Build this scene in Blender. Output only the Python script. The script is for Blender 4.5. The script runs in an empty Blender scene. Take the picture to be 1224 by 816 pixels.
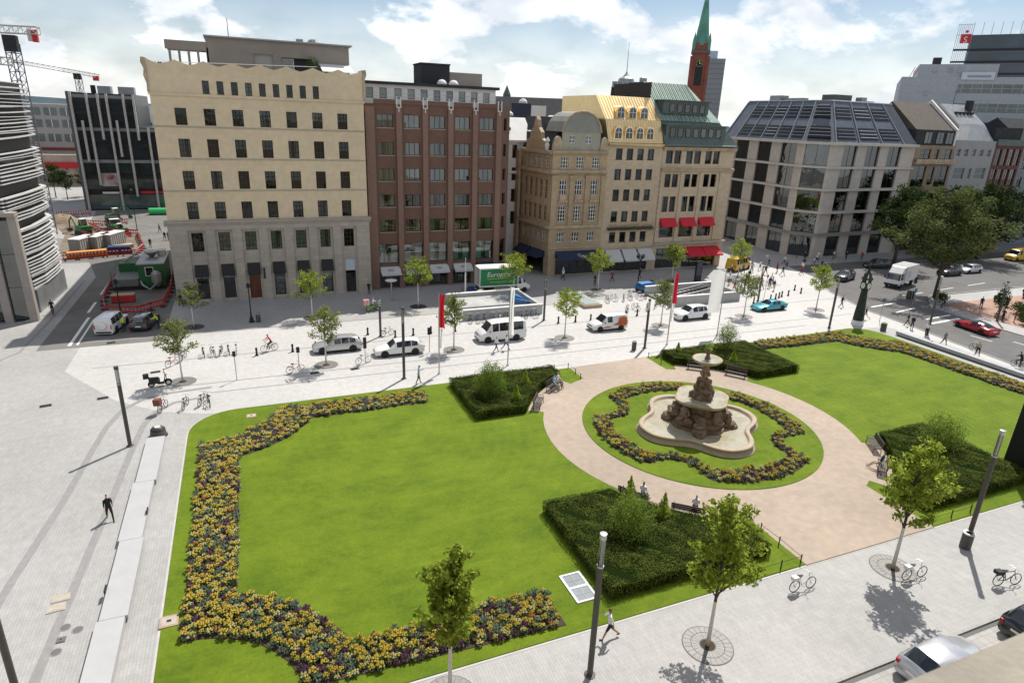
import bpy, bmesh, math, random
import numpy as np
from mathutils import Vector, Matrix
from math import sin, cos, pi, radians
rnd = random.Random(11)
SC = bpy.context.scene
COL = SC.collection

# ------------------------------------------------------------------ camera
cam_d = bpy.data.cameras.new('camera'); cam = bpy.data.objects.new('camera', cam_d); COL.objects.link(cam)
cam.matrix_world = (Matrix.Translation((0, 0, 22.5)) @ Matrix.Rotation(radians(-23.0), 4, 'Z')
                    @ Matrix.Rotation(radians(90 - 19.288), 4, 'X') @ Matrix.Rotation(radians(2.1515), 4, 'Z'))
cam_d.sensor_width = 36.0; cam_d.lens = 22.415; cam_d.clip_start = 0.1; cam_d.clip_end = 9000
cam_d.dof.use_dof = True; cam_d.dof.focus_distance = 48; cam_d.dof.aperture_fstop = 3.5
SC.camera = cam

# ------------------------------------------------------------------ sky and sun
SUN_AZ, SUN_EL = radians(41.2), radians(56)          # azimuth measured from +X towards +Y
world = bpy.data.worlds.new('World'); SC.world = world; world.use_nodes = True
wn = world.node_tree.nodes; wl = world.node_tree.links; wn.clear()
def wnode(t, **k):
    n = wn.new(t)
    for a, b in k.items(): setattr(n, a, b)
    return n
w_out = wnode('ShaderNodeOutputWorld'); w_bg = wnode('ShaderNodeBackground')
sky = wnode('ShaderNodeTexSky', sky_type='NISHITA', sun_disc=False, sun_elevation=SUN_EL,
            sun_rotation=pi / 2 - SUN_AZ, altitude=50, air_density=1.0, dust_density=0.6, ozone_density=1.6)
tc = wnode('ShaderNodeTexCoord'); sep = wnode('ShaderNodeSeparateXYZ'); wl.new(tc.outputs['Generated'], sep.inputs[0])
# clouds: project the view direction on a high flat layer, so they get smaller towards the horizon
zc = wnode('ShaderNodeMath', operation='MAXIMUM'); zc.inputs[1].default_value = 0.0; wl.new(sep.outputs[2], zc.inputs[0])
za = wnode('ShaderNodeMath', operation='ADD'); za.inputs[1].default_value = 0.42; wl.new(zc.outputs[0], za.inputs[0])
dx = wnode('ShaderNodeMath', operation='DIVIDE'); dy = wnode('ShaderNodeMath', operation='DIVIDE')
wl.new(sep.outputs[0], dx.inputs[0]); wl.new(za.outputs[0], dx.inputs[1]); wl.new(sep.outputs[1], dy.inputs[0]); wl.new(za.outputs[0], dy.inputs[1])
cmb = wnode('ShaderNodeCombineXYZ'); wl.new(dx.outputs[0], cmb.inputs[0]); wl.new(dy.outputs[0], cmb.inputs[1])
nz = wnode('ShaderNodeTexNoise'); nz.inputs['Scale'].default_value = 3.1; nz.inputs['Detail'].default_value = 9; nz.inputs['Roughness'].default_value = 0.56
nz.inputs['Distortion'].default_value = 0.1
off = wnode('ShaderNodeVectorMath', operation='ADD'); off.inputs[1].default_value = (3.1, 7.4, 0); wl.new(cmb.outputs[0], off.inputs[0]); wl.new(off.outputs[0], nz.inputs['Vector'])
rmp = wnode('ShaderNodeValToRGB'); rmp.color_ramp.elements[0].position = 0.47; rmp.color_ramp.elements[1].position = 0.55
wl.new(nz.outputs['Fac'], rmp.inputs[0])
nz2 = wnode('ShaderNodeTexNoise'); nz2.inputs['Scale'].default_value = 5.5; nz2.inputs['Detail'].default_value = 7
wl.new(off.outputs[0], nz2.inputs['Vector'])
ccol = wnode('ShaderNodeMixRGB'); ccol.inputs[1].default_value = (8.8, 9.3, 10.0, 1); ccol.inputs[2].default_value = (13.4, 13.5, 13.6, 1)
cr2 = wnode('ShaderNodeValToRGB'); cr2.color_ramp.elements[0].position = 0.36; cr2.color_ramp.elements[1].position = 0.62
wl.new(nz2.outputs['Fac'], cr2.inputs[0]); wl.new(cr2.outputs[0], ccol.inputs[0])
mx = wnode('ShaderNodeMixRGB'); cf = wnode('ShaderNodeMath', operation='MULTIPLY'); cf.inputs[1].default_value = 0.92
hz_ = wnode('ShaderNodeMapRange'); hz_.inputs[1].default_value = 0.0; hz_.inputs[2].default_value = 0.16; hz_.inputs[3].default_value = 0.80; hz_.inputs[4].default_value = 0.0; wl.new(zc.outputs[0], hz_.inputs[0])   # pale haze all round the horizon
hm_ = wnode('ShaderNodeMath', operation='MAXIMUM'); wl.new(rmp.outputs[0], hm_.inputs[0]); wl.new(hz_.outputs[0], hm_.inputs[1]); wl.new(hm_.outputs[0], cf.inputs[0]); wl.new(cf.outputs[0], mx.inputs[0]); wl.new(sky.outputs[0], mx.inputs[1]); wl.new(ccol.outputs[0], mx.inputs[2])
wl.new(mx.outputs[0], w_bg.inputs[0]); w_bg.inputs[1].default_value = 0.083; wl.new(w_bg.outputs[0], w_out.inputs[0])

sun_d = bpy.data.lights.new('sun', 'SUN'); sun = bpy.data.objects.new('sun', sun_d); COL.objects.link(sun)
sun_d.energy = 5.0; sun_d.angle = radians(0.53); sun_d.color = (1.0, 0.95, 0.87)
sun.rotation_euler = Vector((-cos(SUN_AZ) * cos(SUN_EL), -sin(SUN_AZ) * cos(SUN_EL), -sin(SUN_EL))).to_track_quat('-Z', 'Y').to_euler()
sun.location = (60, 60, 120)
vs = SC.view_settings; vs.view_transform = 'Standard'; vs.look = 'None'; vs.gamma = 1; vs.use_curve_mapping = False; vs.exposure = 0.22
try:
    SC.cycles.max_bounces = 7; SC.cycles.transparent_max_bounces = 12; SC.cycles.use_denoising = True
    SC.cycles.caustics_reflective = False; SC.cycles.caustics_refractive = False
except Exception: pass

# ------------------------------------------------------------------ materials
MATS = {}
def M(name, col, rough=.6, metal=0., spec=.4, var=None, bump=None, coat=0., world_co=False, sheen=0.):
    """procedural principled material; var=(scale, amount[, second colour]) mottles, bump=(scale, strength, distance)"""
    if name in MATS: return MATS[name]
    m = bpy.data.materials.new(name); m.use_nodes = True; nt = m.node_tree; N = nt.nodes; L = nt.links
    b = N['Principled BSDF']; b.inputs['Base Color'].default_value = (*col, 1); b.inputs['Roughness'].default_value = rough
    b.inputs['Metallic'].default_value = metal; b.inputs['Specular IOR Level'].default_value = spec; b.inputs['Coat Weight'].default_value = coat
    if coat: b.inputs['Coat Roughness'].default_value = .05
    if var or bump:
        g = N.new('ShaderNodeNewGeometry')
    if var:
        n = N.new('ShaderNodeTexNoise'); n.inputs['Scale'].default_value = var[0]; n.inputs['Detail'].default_value = 6; n.inputs['Roughness'].default_value = .65
        L.new(g.outputs['Position'], n.inputs['Vector'])
        mix = N.new('ShaderNodeMixRGB'); r = N.new('ShaderNodeValToRGB'); r.color_ramp.elements[0].position = .32; r.color_ramp.elements[1].position = .68
        L.new(n.outputs['Fac'], r.inputs[0]); L.new(r.outputs[0], mix.inputs[0])
        c2 = var[2] if len(var) > 2 else tuple(min(1, c * (1 + var[1])) for c in col)
        c1 = col if len(var) > 2 else tuple(c * (1 - var[1]) for c in col)
        mix.inputs[1].default_value = (*c1, 1); mix.inputs[2].default_value = (*c2, 1); L.new(mix.outputs[0], b.inputs['Base Color'])
    if bump:
        n2 = N.new('ShaderNodeTexNoise'); n2.inputs['Scale'].default_value = bump[0]; n2.inputs['Detail'].default_value = 5
        L.new(g.outputs['Position'], n2.inputs['Vector'])
        bp = N.new('ShaderNodeBump'); bp.inputs['Strength'].default_value = bump[1]; bp.inputs['Distance'].default_value = bump[2] if len(bump) > 2 else .02
        L.new(n2.outputs['Fac'], bp.inputs['Height']); L.new(bp.outputs[0], b.inputs['Normal'])
    MATS[name] = m; return m

def M_leaf(name, c1, c2, trans=.35, scale=2.5):
    if name in MATS: return MATS[name]
    m = bpy.data.materials.new(name); m.use_nodes = True; nt = m.node_tree; N = nt.nodes; L = nt.links; N.clear()
    o = N.new('ShaderNodeOutputMaterial'); d = N.new('ShaderNodeBsdfPrincipled'); t = N.new('ShaderNodeBsdfTranslucent'); mx = N.new('ShaderNodeMixShader')
    g = N.new('ShaderNodeNewGeometry'); n = N.new('ShaderNodeTexNoise'); n.inputs['Scale'].default_value = scale; n.inputs['Detail'].default_value = 4
    L.new(g.outputs['Position'], n.inputs['Vector']); r = N.new('ShaderNodeValToRGB')
    e = r.color_ramp.elements; e[0].position = .34; e[1].position = .66; e[0].color = (*c1, 1); e[1].color = (*c2, 1)
    a = N.new('ShaderNodeMath'); a.operation = 'ADD'; s = N.new('ShaderNodeMath'); s.operation = 'MULTIPLY'; s.inputs[1].default_value = .30
    L.new(g.outputs['Random Per Island'], s.inputs[0]); L.new(s.outputs[0], a.inputs[0]); sb = N.new('ShaderNodeMath'); sb.operation = 'SUBTRACT'; sb.inputs[1].default_value = .15
    L.new(n.outputs['Fac'], sb.inputs[0]); L.new(sb.outputs[0], a.inputs[1]); L.new(a.outputs[0], r.inputs[0])
    L.new(r.outputs[0], d.inputs['Base Color']); d.inputs['Roughness'].default_value = .65; d.inputs['Specular IOR Level'].default_value = .06
    L.new(r.outputs[0], t.inputs['Color']); mx.inputs[0].default_value = trans; L.new(d.outputs[0], mx.inputs[1]); L.new(t.outputs[0], mx.inputs[2]); L.new(mx.outputs[0], o.inputs[0])
    MATS[name] = m; return m

def M_glass(name, tint=(.75, .85, .85), refl=.12, dark=.55, wob=0.):
    """window pane: see-through with a fresnel mirror reflection"""
    if name in MATS: return MATS[name]
    m = bpy.data.materials.new(name); m.use_nodes = True; nt = m.node_tree; N = nt.nodes; L = nt.links; N.clear()
    o = N.new('ShaderNodeOutputMaterial'); t = N.new('ShaderNodeBsdfTransparent'); gl = N.new('ShaderNodeBsdfGlossy'); mx = N.new('ShaderNodeMixShader')
    lw = N.new('ShaderNodeFresnel'); lw.inputs[0].default_value = 1.55; ad = N.new('ShaderNodeMath'); ad.operation = 'ADD'; ad.inputs[1].default_value = refl; ad.use_clamp = True
    L.new(lw.outputs[0], ad.inputs[0]); L.new(ad.outputs[0], mx.inputs[0]); t.inputs[0].default_value = (*[c * dark for c in tint], 1)
    gl.inputs['Roughness'].default_value = .015; gl.inputs['Color'].default_value = (.9, .95, .95, 1)
    if wob:
        g = N.new('ShaderNodeNewGeometry'); n = N.new('ShaderNodeTexNoise'); n.inputs['Scale'].default_value = .55; n.inputs['Detail'].default_value = 2
        L.new(g.outputs['Position'], n.inputs['Vector']); b = N.new('ShaderNodeBump'); b.inputs['Strength'].default_value = wob; b.inputs['Distance'].default_value = .25
        L.new(n.outputs['Fac'], b.inputs['Height']); L.new(b.outputs[0], gl.inputs['Normal'])
    L.new(t.outputs[0], mx.inputs[1]); L.new(gl.outputs[0], mx.inputs[2]); L.new(mx.outputs[0], o.inputs[0]); MATS[name] = m; return m

def M_brick(name, c1, c2, mortar, bw, bh, ms=.012, rot=0., rough=.7, big=None, axes='XY', bump=.25, offset=.5):
    """coursed slabs or bricks laid in world metres on the plane 'axes', with broad wear mottling"""
    if name in MATS: return MATS[name]
    m = bpy.data.materials.new(name); m.use_nodes = True; nt = m.node_tree; N = nt.nodes; L = nt.links; b = N['Principled BSDF']
    g = N.new('ShaderNodeNewGeometry'); sp = N.new('ShaderNodeSeparateXYZ'); L.new(g.outputs['Position'], sp.inputs[0]); cb = N.new('ShaderNodeCombineXYZ')
    L.new(sp.outputs[axes[0]], cb.inputs[0]); L.new(sp.outputs[axes[1]], cb.inputs[1])
    mp = N.new('ShaderNodeMapping'); mp.inputs['Rotation'].default_value = (0, 0, rot); L.new(cb.outputs[0], mp.inputs[0])
    br = N.new('ShaderNodeTexBrick'); br.offset = offset; L.new(mp.outputs[0], br.inputs['Vector'])
    br.inputs['Color1'].default_value = (*c1, 1); br.inputs['Color2'].default_value = (*c2, 1); br.inputs['Mortar'].default_value = (*mortar, 1)
    br.inputs['Scale'].default_value = 1; br.inputs['Brick Width'].default_value = bw; br.inputs['Row Height'].default_value = bh; br.inputs['Mortar Size'].default_value = ms; br.inputs['Mortar Smooth'].default_value = .3
    br.inputs['Bias'].default_value = 0.
    n = N.new('ShaderNodeTexNoise'); n.inputs['Scale'].default_value = .11; n.inputs['Detail'].default_value = 7; L.new(g.outputs['Position'], n.inputs['Vector'])
    n3 = N.new('ShaderNodeTexNoise'); n3.inputs['Scale'].default_value = 1.7; n3.inputs['Detail'].default_value = 6; L.new(g.outputs['Position'], n3.inputs['Vector'])
    amt = big if big is not None else .12
    mr = N.new('ShaderNodeMapRange'); mr.inputs[1].default_value = .3; mr.inputs[2].default_value = .7; mr.inputs[3].default_value = 1 - amt; mr.inputs[4].default_value = 1 + amt; L.new(n.outputs['Fac'], mr.inputs[0])
    mr2 = N.new('ShaderNodeMapRange'); mr2.inputs[1].default_value = .3; mr2.inputs[2].default_value = .7; mr2.inputs[3].default_value = .93; mr2.inputs[4].default_value = 1.07; L.new(n3.outputs['Fac'], mr2.inputs[0])
    mu = N.new('ShaderNodeMath'); mu.operation = 'MULTIPLY'; L.new(mr.outputs[0], mu.inputs[0]); L.new(mr2.outputs[0], mu.inputs[1])
    vm = N.new('ShaderNodeVectorMath'); vm.operation = 'SCALE'; L.new(br.outputs['Color'], vm.inputs[0]); L.new(mu.outputs[0], vm.inputs['Scale']); L.new(vm.outputs[0], b.inputs['Base Color'])
    b.inputs['Roughness'].default_value = rough; b.inputs['Specular IOR Level'].default_value = .35
    bp = N.new('ShaderNodeBump'); bp.inputs['Strength'].default_value = bump; bp.inputs['Distance'].default_value = .01; bp.invert = True
    L.new(br.outputs['Fac'], bp.inputs['Height']); L.new(bp.outputs[0], b.inputs['Normal'])
    MATS[name] = m; return m

# ------------------------------------------------------------------ mesh building
class MB:
    def __init__(s): s.v = []; s.f = []; s.mi = []
    def add(s, vs, fs, mi=0):
        o = len(s.v); s.v += [tuple(p) for p in vs]; s.f += [tuple(i + o for i in f) for f in fs]; s.mi += [mi] * len(fs); return s
    def bx(s, x0, x1, y0, y1, z0, z1, mi=0, rz=0, c=None):
        vs = [(x, y, z) for z in (z0, z1) for y in (y0, y1) for x in (x0, x1)]
        if rz:
            c = c or ((x0 + x1) / 2, (y0 + y1) / 2); a, b = cos(rz), sin(rz)
            vs = [(c[0] + (x - c[0]) * a - (y - c[1]) * b, c[1] + (x - c[0]) * b + (y - c[1]) * a, z) for x, y, z in vs]
        return s.add(vs, [(0, 2, 3, 1), (4, 5, 7, 6), (0, 1, 5, 4), (1, 3, 7, 5), (3, 2, 6, 7), (2, 0, 4, 6)], mi)
    def hexa(s, p, mi=0):   # 8 points: bottom ring of four, top ring of four
        return s.add(p, [(3, 2, 1, 0), (4, 5, 6, 7), (0, 1, 5, 4), (1, 2, 6, 5), (2, 3, 7, 6), (3, 0, 4, 7)], mi)
    def prism(s, poly, z0, z1, mi=0, ztop=None):
        n = len(poly); vs = [(x, y, z0) for x, y in poly] + [(x, y, z1 if ztop is None else ztop[i]) for i, (x, y) in enumerate(poly)]
        return s.add(vs, [tuple(range(n))[::-1], tuple(range(n, 2 * n))] + [(i, (i + 1) % n, n + (i + 1) % n, n + i) for i in range(n)], mi)
    def sheet(s, poly, z, mi=0): return s.add([(x, y, z) for x, y in poly], [tuple(range(len(poly)))], mi)
    def profx(s, poly, x0, x1, mi=0):   # polygon in (y,z) extruded along x
        n = len(poly); vs = [(x0, y, z) for y, z in poly] + [(x1, y, z) for y, z in poly]
        return s.add(vs, [tuple(range(n))[::-1], tuple(range(n, 2 * n))] + [(i, (i + 1) % n, n + (i + 1) % n, n + i) for i in range(n)], mi)
    def profy(s, poly, y0, y1, mi=0):   # polygon in (x,z) extruded along y
        n = len(poly); vs = [(x, y0, z) for x, z in poly] + [(x, y1, z) for x, z in poly]
        return s.add(vs, [tuple(range(n)), tuple(range(n, 2 * n))[::-1]] + [(i, n + i, n + (i + 1) % n, (i + 1) % n) for i in range(n)], mi)
    def tube(s, pts, rad, n=6, mi=0, caps=True):
        pts = [Vector(p) for p in pts]; rad = rad if isinstance(rad, (list, tuple)) else [rad] * len(pts); o = len(s.v); prev = None
        for i, p in enumerate(pts):
            d = (pts[min(i + 1, len(pts) - 1)] - pts[max(i - 1, 0)]); d = d.normalized() if d.length > 1e-9 else Vector((0, 0, 1))
            if prev is None: u = d.orthogonal().normalized()
            else:
                u = prev - d * prev.dot(d); u = u.normalized() if u.length > 1e-6 else d.orthogonal().normalized()
            prev = u; w = d.cross(u)
            for k in range(n):
                a = 2 * pi * k / n; q = p + (u * cos(a) + w * sin(a)) * rad[i]; s.v.append((q.x, q.y, q.z))
        fs = []
        for i in range(len(pts) - 1):
            for k in range(n): fs.append((o + i * n + k, o + i * n + (k + 1) % n, o + (i + 1) * n + (k + 1) % n, o + (i + 1) * n + k))
        if caps: fs.append(tuple(o + k for k in range(n))[::-1]); fs.append(tuple(o + (len(pts) - 1) * n + k for k in range(n)))
        s.f += fs; s.mi += [mi] * len(fs); return s
    def lathe(s, prof, n=16, c=(0, 0), mi=0, shape=None):
        o = len(s.v)
        for r, z in prof:
            for k in range(n):
                a = 2 * pi * k / n; q = r * (shape(a) if shape else 1); s.v.append((c[0] + q * cos(a), c[1] + q * sin(a), z))
        m = len(prof); fs = [(o + i * n + k, o + i * n + (k + 1) % n, o + (i + 1) * n + (k + 1) % n, o + (i + 1) * n + k) for i in range(m - 1) for k in range(n)]
        if prof[0][0] > 1e-4: fs.append(tuple(o + k for k in range(n))[::-1])
        if prof[-1][0] > 1e-4: fs.append(tuple(o + (m - 1) * n + k for k in range(n)))
        s.f += fs; s.mi += [mi] * len(fs); return s
    def ring(s, c, R, r, axis='y', n=18, k=6, mi=0):
        pts = []
        for i in range(n + 1):
            a = 2 * pi * i / n
            pts.append((c[0] + R * cos(a), c[1], c[2] + R * sin(a)) if axis == 'y' else (c[0] + R * cos(a), c[1] + R * sin(a), c[2]))
        return s.tube(pts, r, k, mi, caps=False)
    def ball(s, c, r, n=8, m=5, mi=0, sz=(1, 1, 1)):
        prof = [(sin(pi * i / m) * r, -cos(pi * i / m) * r) for i in range(m + 1)]
        b = MB().lathe([(max(p, 1e-5), z) for p, z in prof], n)
        return s.add([(c[0] + x * sz[0], c[1] + y * sz[1], c[2] + z * sz[2]) for x, y, z in b.v], b.f, mi)
    def merge(s, o, T=None):
        return s.add([T @ Vector(p) for p in o.v] if T else o.v, o.f, 0)
    def mesh(s, name='mesh', smooth=False):
        me = bpy.data.meshes.new(name); me.from_pydata(s.v, [], s.f); me.polygons.foreach_set('material_index', s.mi)
        if smooth: me.polygons.foreach_set('use_smooth', [True] * len(s.f))
        me.update(); return me

def tag(o, label=None, cat=None, group=None, kind=None):
    if label: o['label'] = label
    if cat: o['category'] = cat
    if group: o['group'] = group
    if kind: o['kind'] = kind
    return o
def put(name, me, mat=None, parent=None, loc=(0, 0, 0), rz=0., smooth=False, scale=None):
    """link one mesh object; me is an MB or a mesh datablock"""
    if isinstance(me, MB): me = me.mesh(name, smooth)
    o = bpy.data.objects.new(name, me); COL.objects.link(o); o.location = loc; o.rotation_euler = (0, 0, rz)
    if scale: o.scale = scale if isinstance(scale, tuple) else (scale,) * 3
    if mat is not None:
        ms = mat if isinstance(mat, (list, tuple)) else [mat]
        if len(me.materials) == 0:
            for m_ in ms: me.materials.append(m_)
        elif [x for x in me.materials] != list(ms):
            for i, m_ in enumerate(ms): o.material_slots[i].link = 'OBJECT'; o.material_slots[i].material = m_
    if parent: o.parent = parent
    return o
def thing(name, label, cat, loc=(0, 0, 0), rz=0., group=None, scale=None):
    o = bpy.data.objects.new(name, None); COL.objects.link(o); o.location = loc; o.rotation_euler = (0, 0, rz); o.empty_display_size = .3
    if scale: o.scale = (scale,) * 3
    return tag(o, label, cat, group)
def structure(name, mb, mat): return tag(put(name, mb, mat), kind='structure')
def kids(o): return [c for c in bpy.data.objects if c.parent is o]
PROTO = {}
def copy_tree(root, parent=None, tree=None):
    """a copy of a thing with copies of its parts and their sub-parts"""
    tree = tree or PROTO.get(root.name) or (root, [(c, [(g, []) for g in kids(c)]) for c in kids(root)]); PROTO[root.name] = tree
    def cp(t, par):
        c = t[0].copy(); COL.objects.link(c); c.parent = par
        for ch in t[1]: cp(ch, c)
        return c
    return cp(tree, None)
def spawn(proto, spots, group=None):
    """spots: (x, y, rz, label[, scale]); the first spot takes the prototype itself"""
    out = []
    for i, sp in enumerate(spots):
        o = proto if i == 0 and not proto.get('_used') else copy_tree(proto)
        out.append((o, sp))
    for o, sp in out:
        o.location = (sp[0], sp[1], o.location.z); o.rotation_euler.z = sp[2]; o['label'] = sp[3]
        if len(sp) > 4: o.scale = (sp[4],) * 3
        if group: o['group'] = group
    return [o for o, _ in out]
def slots(o, names):   # per-object materials on a shared mesh
    for i, m_ in enumerate(names):
        o.material_slots[i].link = 'OBJECT'; o.material_slots[i].material = m_

def leaf_mesh(name, P, size, up=.4, rs=None, aspect=.62, N=None, bend=.25):
    """many leaf-sized faces: P (n,3) centres; each leaf is a pointed quad with a fold"""
    rs = rs or np.random.RandomState(1); n = len(P); P = np.asarray(P, float)
    nor = rs.normal(size=(n, 3)); nor /= np.linalg.norm(nor, axis=1)[:, None]
    if N is not None: nor = nor * .75 + N
    nor[:, 2] += up; nor /= np.linalg.norm(nor, axis=1)[:, None]
    t = rs.normal(size=(n, 3)); t -= nor * (t * nor).sum(1)[:, None]; t /= np.linalg.norm(t, axis=1)[:, None]; b = np.cross(nor, t)
    sz = (size * rs.uniform(.7, 1.3, n))[:, None]
    V = np.stack([P - t * sz * .5, P + b * sz * aspect * .5 + nor * sz * bend * .3, P + t * sz * .5 - nor * sz * bend * .5, P - b * sz * aspect * .5 + nor * sz * bend * .3], 1).reshape(-1, 3)
    me = bpy.data.meshes.new(name); me.vertices.add(4 * n); me.vertices.foreach_set('co', V.ravel()); me.loops.add(4 * n); me.loops.foreach_set('vertex_index', np.arange(4 * n, dtype=np.int32))
    me.polygons.add(n); me.polygons.foreach_set('loop_start', np.arange(0, 4 * n, 4, dtype=np.int32)); me.polygons.foreach_set('loop_total', np.full(n, 4, dtype=np.int32)); me.update(calc_edges=True); return me

def arc(cx, cy, r, a0, a1, n=24): return [(cx + r * cos(radians(a0 + (a1 - a0) * i / n)), cy + r * sin(radians(a0 + (a1 - a0) * i / n))) for i in range(n + 1)]
# ------------------------------------------------------------------ ground, paving, roads, garden
C0 = (31.5, 36.06)                                   # centre of the fountain circle
m_city = M('city_ground', (.19, .185, .175), .9, var=(.02, .25))
m_pave = M_brick('granite_paving', (.345, .339, .329), (.315, .309, .30), (.245, .24, .232), .5, .145, .009, rot=pi / 2, big=.10, bump=.2, rough=.68)
m_pave3 = M_brick('glare_lightened_paving', (.455, .445, .43), (.425, .415, .40), (.35, .342, .33), .5, .145, .009, rot=pi / 2, big=.06, bump=.2, rough=.65)  # the granite paving lightened: glare at mid-view is put into its colour
m_pave2 = M_brick('granite_paving_square', (.36, .35, .335), (.31, .30, .29), (.22, .215, .205), .42, .42, .013, big=.08, bump=.2, offset=0)
m_asph = M('asphalt', (.115, .112, .11), .9, var=(.35, .16), bump=(25, .3, .01))
m_asph2 = M('asphalt_side_street', (.15, .143, .132), .9, var=(.25, .2), bump=(25, .3, .01))
m_strip = M('dark_granite_strip', (.235, .231, .226), .75, var=(2.5, .12))
m_groove = M('drain_channel', (.23, .225, .22), .7, var=(4, .1))
m_paint = M('road_paint', (.72, .72, .70), .7, var=(3, .12))
m_brickpave = M_brick('red_clinker_paving', (.36, .20, .14), (.29, .165, .12), (.22, .17, .14), .4, .14, .012, big=.2)
m_path = M_brick('pink_gravel_path', (.365, .295, .235), (.335, .273, .218), (.315, .262, .21), .35, .35, .004, big=.13, bump=.1, rough=.9)
m_soil = M('bed_soil', (.05, .036, .025), .95, var=(6, .3), bump=(14, .6, .03))

def M_lawn():
    m = bpy.data.materials.new('mown_lawn'); m.use_nodes = True; nt = m.node_tree; N = nt.nodes; L = nt.links; b = N['Principled BSDF']
    g = N.new('ShaderNodeNewGeometry')
    def noise(scale, det=5, stretch=None):
        n = N.new('ShaderNodeTexNoise'); n.inputs['Scale'].default_value = scale; n.inputs['Detail'].default_value = det; n.inputs['Roughness'].default_value = .7
        if stretch:
            mp = N.new('ShaderNodeMapping'); mp.inputs['Scale'].default_value = stretch; mp.inputs['Rotation'].default_value = (0, 0, .35); L.new(g.outputs['Position'], mp.inputs[0]); L.new(mp.outputs[0], n.inputs['Vector'])
        else: L.new(g.outputs['Position'], n.inputs['Vector'])
        return n
    n1, n2, n3 = noise(.3, 8), noise(6, 9), noise(.55, 3, (.35, 2.4, 1))
    # mowing passes: slow rings across the lawn, bent by noise
    wv = N.new('ShaderNodeTexWave'); wv.wave_type = 'RINGS'; wv.rings_direction = 'Z'; wv.inputs['Scale'].default_value = .42; wv.inputs['Distortion'].default_value = 3.5; wv.inputs['Detail Scale'].default_value = .4
    mp = N.new('ShaderNodeMapping'); mp.inputs['Location'].default_value = (-9, -35, 0); mp.inputs['Scale'].default_value = (1, .8, 1); L.new(g.outputs['Position'], mp.inputs[0]); L.new(mp.outputs[0], wv.inputs['Vector'])
    r = N.new('ShaderNodeValToRGB'); e = r.color_ramp.elements
    e[0].position = .36; e[0].color = (.062, .112, .006, 1); e[1].position = .62; e[1].color = (.152, .210, .013, 1)
    def mad(a, k, c=None):
        x = N.new('ShaderNodeMath'); x.operation = 'MULTIPLY_ADD'; L.new(a, x.inputs[0]); x.inputs[1].default_value = k
        if c is not None: L.new(c, x.inputs[2])
        else: x.inputs[2].default_value = 0
        return x.outputs[0]
    f = mad(n1.outputs['Fac'], .50); f = mad(n2.outputs['Fac'], .30, f); f = mad(n3.outputs['Fac'], .18, f); f = mad(wv.outputs['Fac'], .018, f)
    L.new(f, r.inputs[0]); L.new(r.outputs[0], b.inputs['Base Color']); b.inputs['Roughness'].default_value = .85; b.inputs['Specular IOR Level'].default_value = .15
    n4 = noise(45, 4); bp = N.new('ShaderNodeBump'); bp.inputs['Strength'].default_value = .8; bp.inputs['Distance'].default_value = .04; L.new(n4.outputs['Fac'], bp.inputs['Height']); L.new(bp.outputs[0], b.inputs['Normal'])
    return m
m_lawn = M_lawn()

structure('ground', MB().sheet([(-4000, -60), (4000, -60), (4000, 5000), (-4000, 5000)], -.03), m_city)
# hills on the horizon
hb = MB(); hp = []
for i in range(61):
    x = -2600 + i * 90; hp.append((x, 2600 - abs(x) * .05, 25 + 6 * sin(i * .35) + 4 * sin(i * .9 + 1)))
n = len(hp); hb.add([(x, y - 260, -5) for x, y, z in hp] + hp + [(x, y + 500, -5) for x, y, z in hp], [(i, i + 1, n + i + 1, n + i) for i in range(n - 1)] + [(n + i, n + i + 1, 2 * n + i + 1, 2 * n + i) for i in range(n - 1)])
structure('hills', hb, M('hazed_wooded_hill', (.07, .095, .11), 1., 0, 0., var=(.02, .2)))  # distance haze is put into this bluish hill colour

structure('pavement', MB().sheet([(-60, -20), (130, -20), (130, 110), (-60, 110)], 0), m_pave)
# side street on the left with its pavement flags
structure('side_street', MB().sheet([(-19.6, 69.5), (-8.9, 69.5), (-8.9, 100), (-8, 165), (-30, 165), (-27, 130), (-19.6, 100)], .004), m_asph2)
structure('glare_paving_sheet', MB().sheet([(-4, 50.2), (29, 50.2), (66, 51.6), (71.4, 51.2), (72.4, 44), (71.2, 33.8), (72.55, 34), (73.85, 44), (74.85, 50), (75.5, 57.2), (78.7, 66.4), (83.9, 73.4), (86, 82), (74.5, 82), (74.5, 71.2), (36, 71.2), (36, 70.85), (-16, 70.85), (-16, 63), (-11, 55), (-7.4, 51.6)], .0025), m_pave3)  # sheet of lightened paving, brighter by colour towards mid-view
structure('far_plaza', MB().sheet([(-8, 100), (14, 110), (14, 240), (-70, 240), (-70, 150), (-27, 130), (-30, 165.2), (-8, 165.2)], .003), m_pave2)
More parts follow.
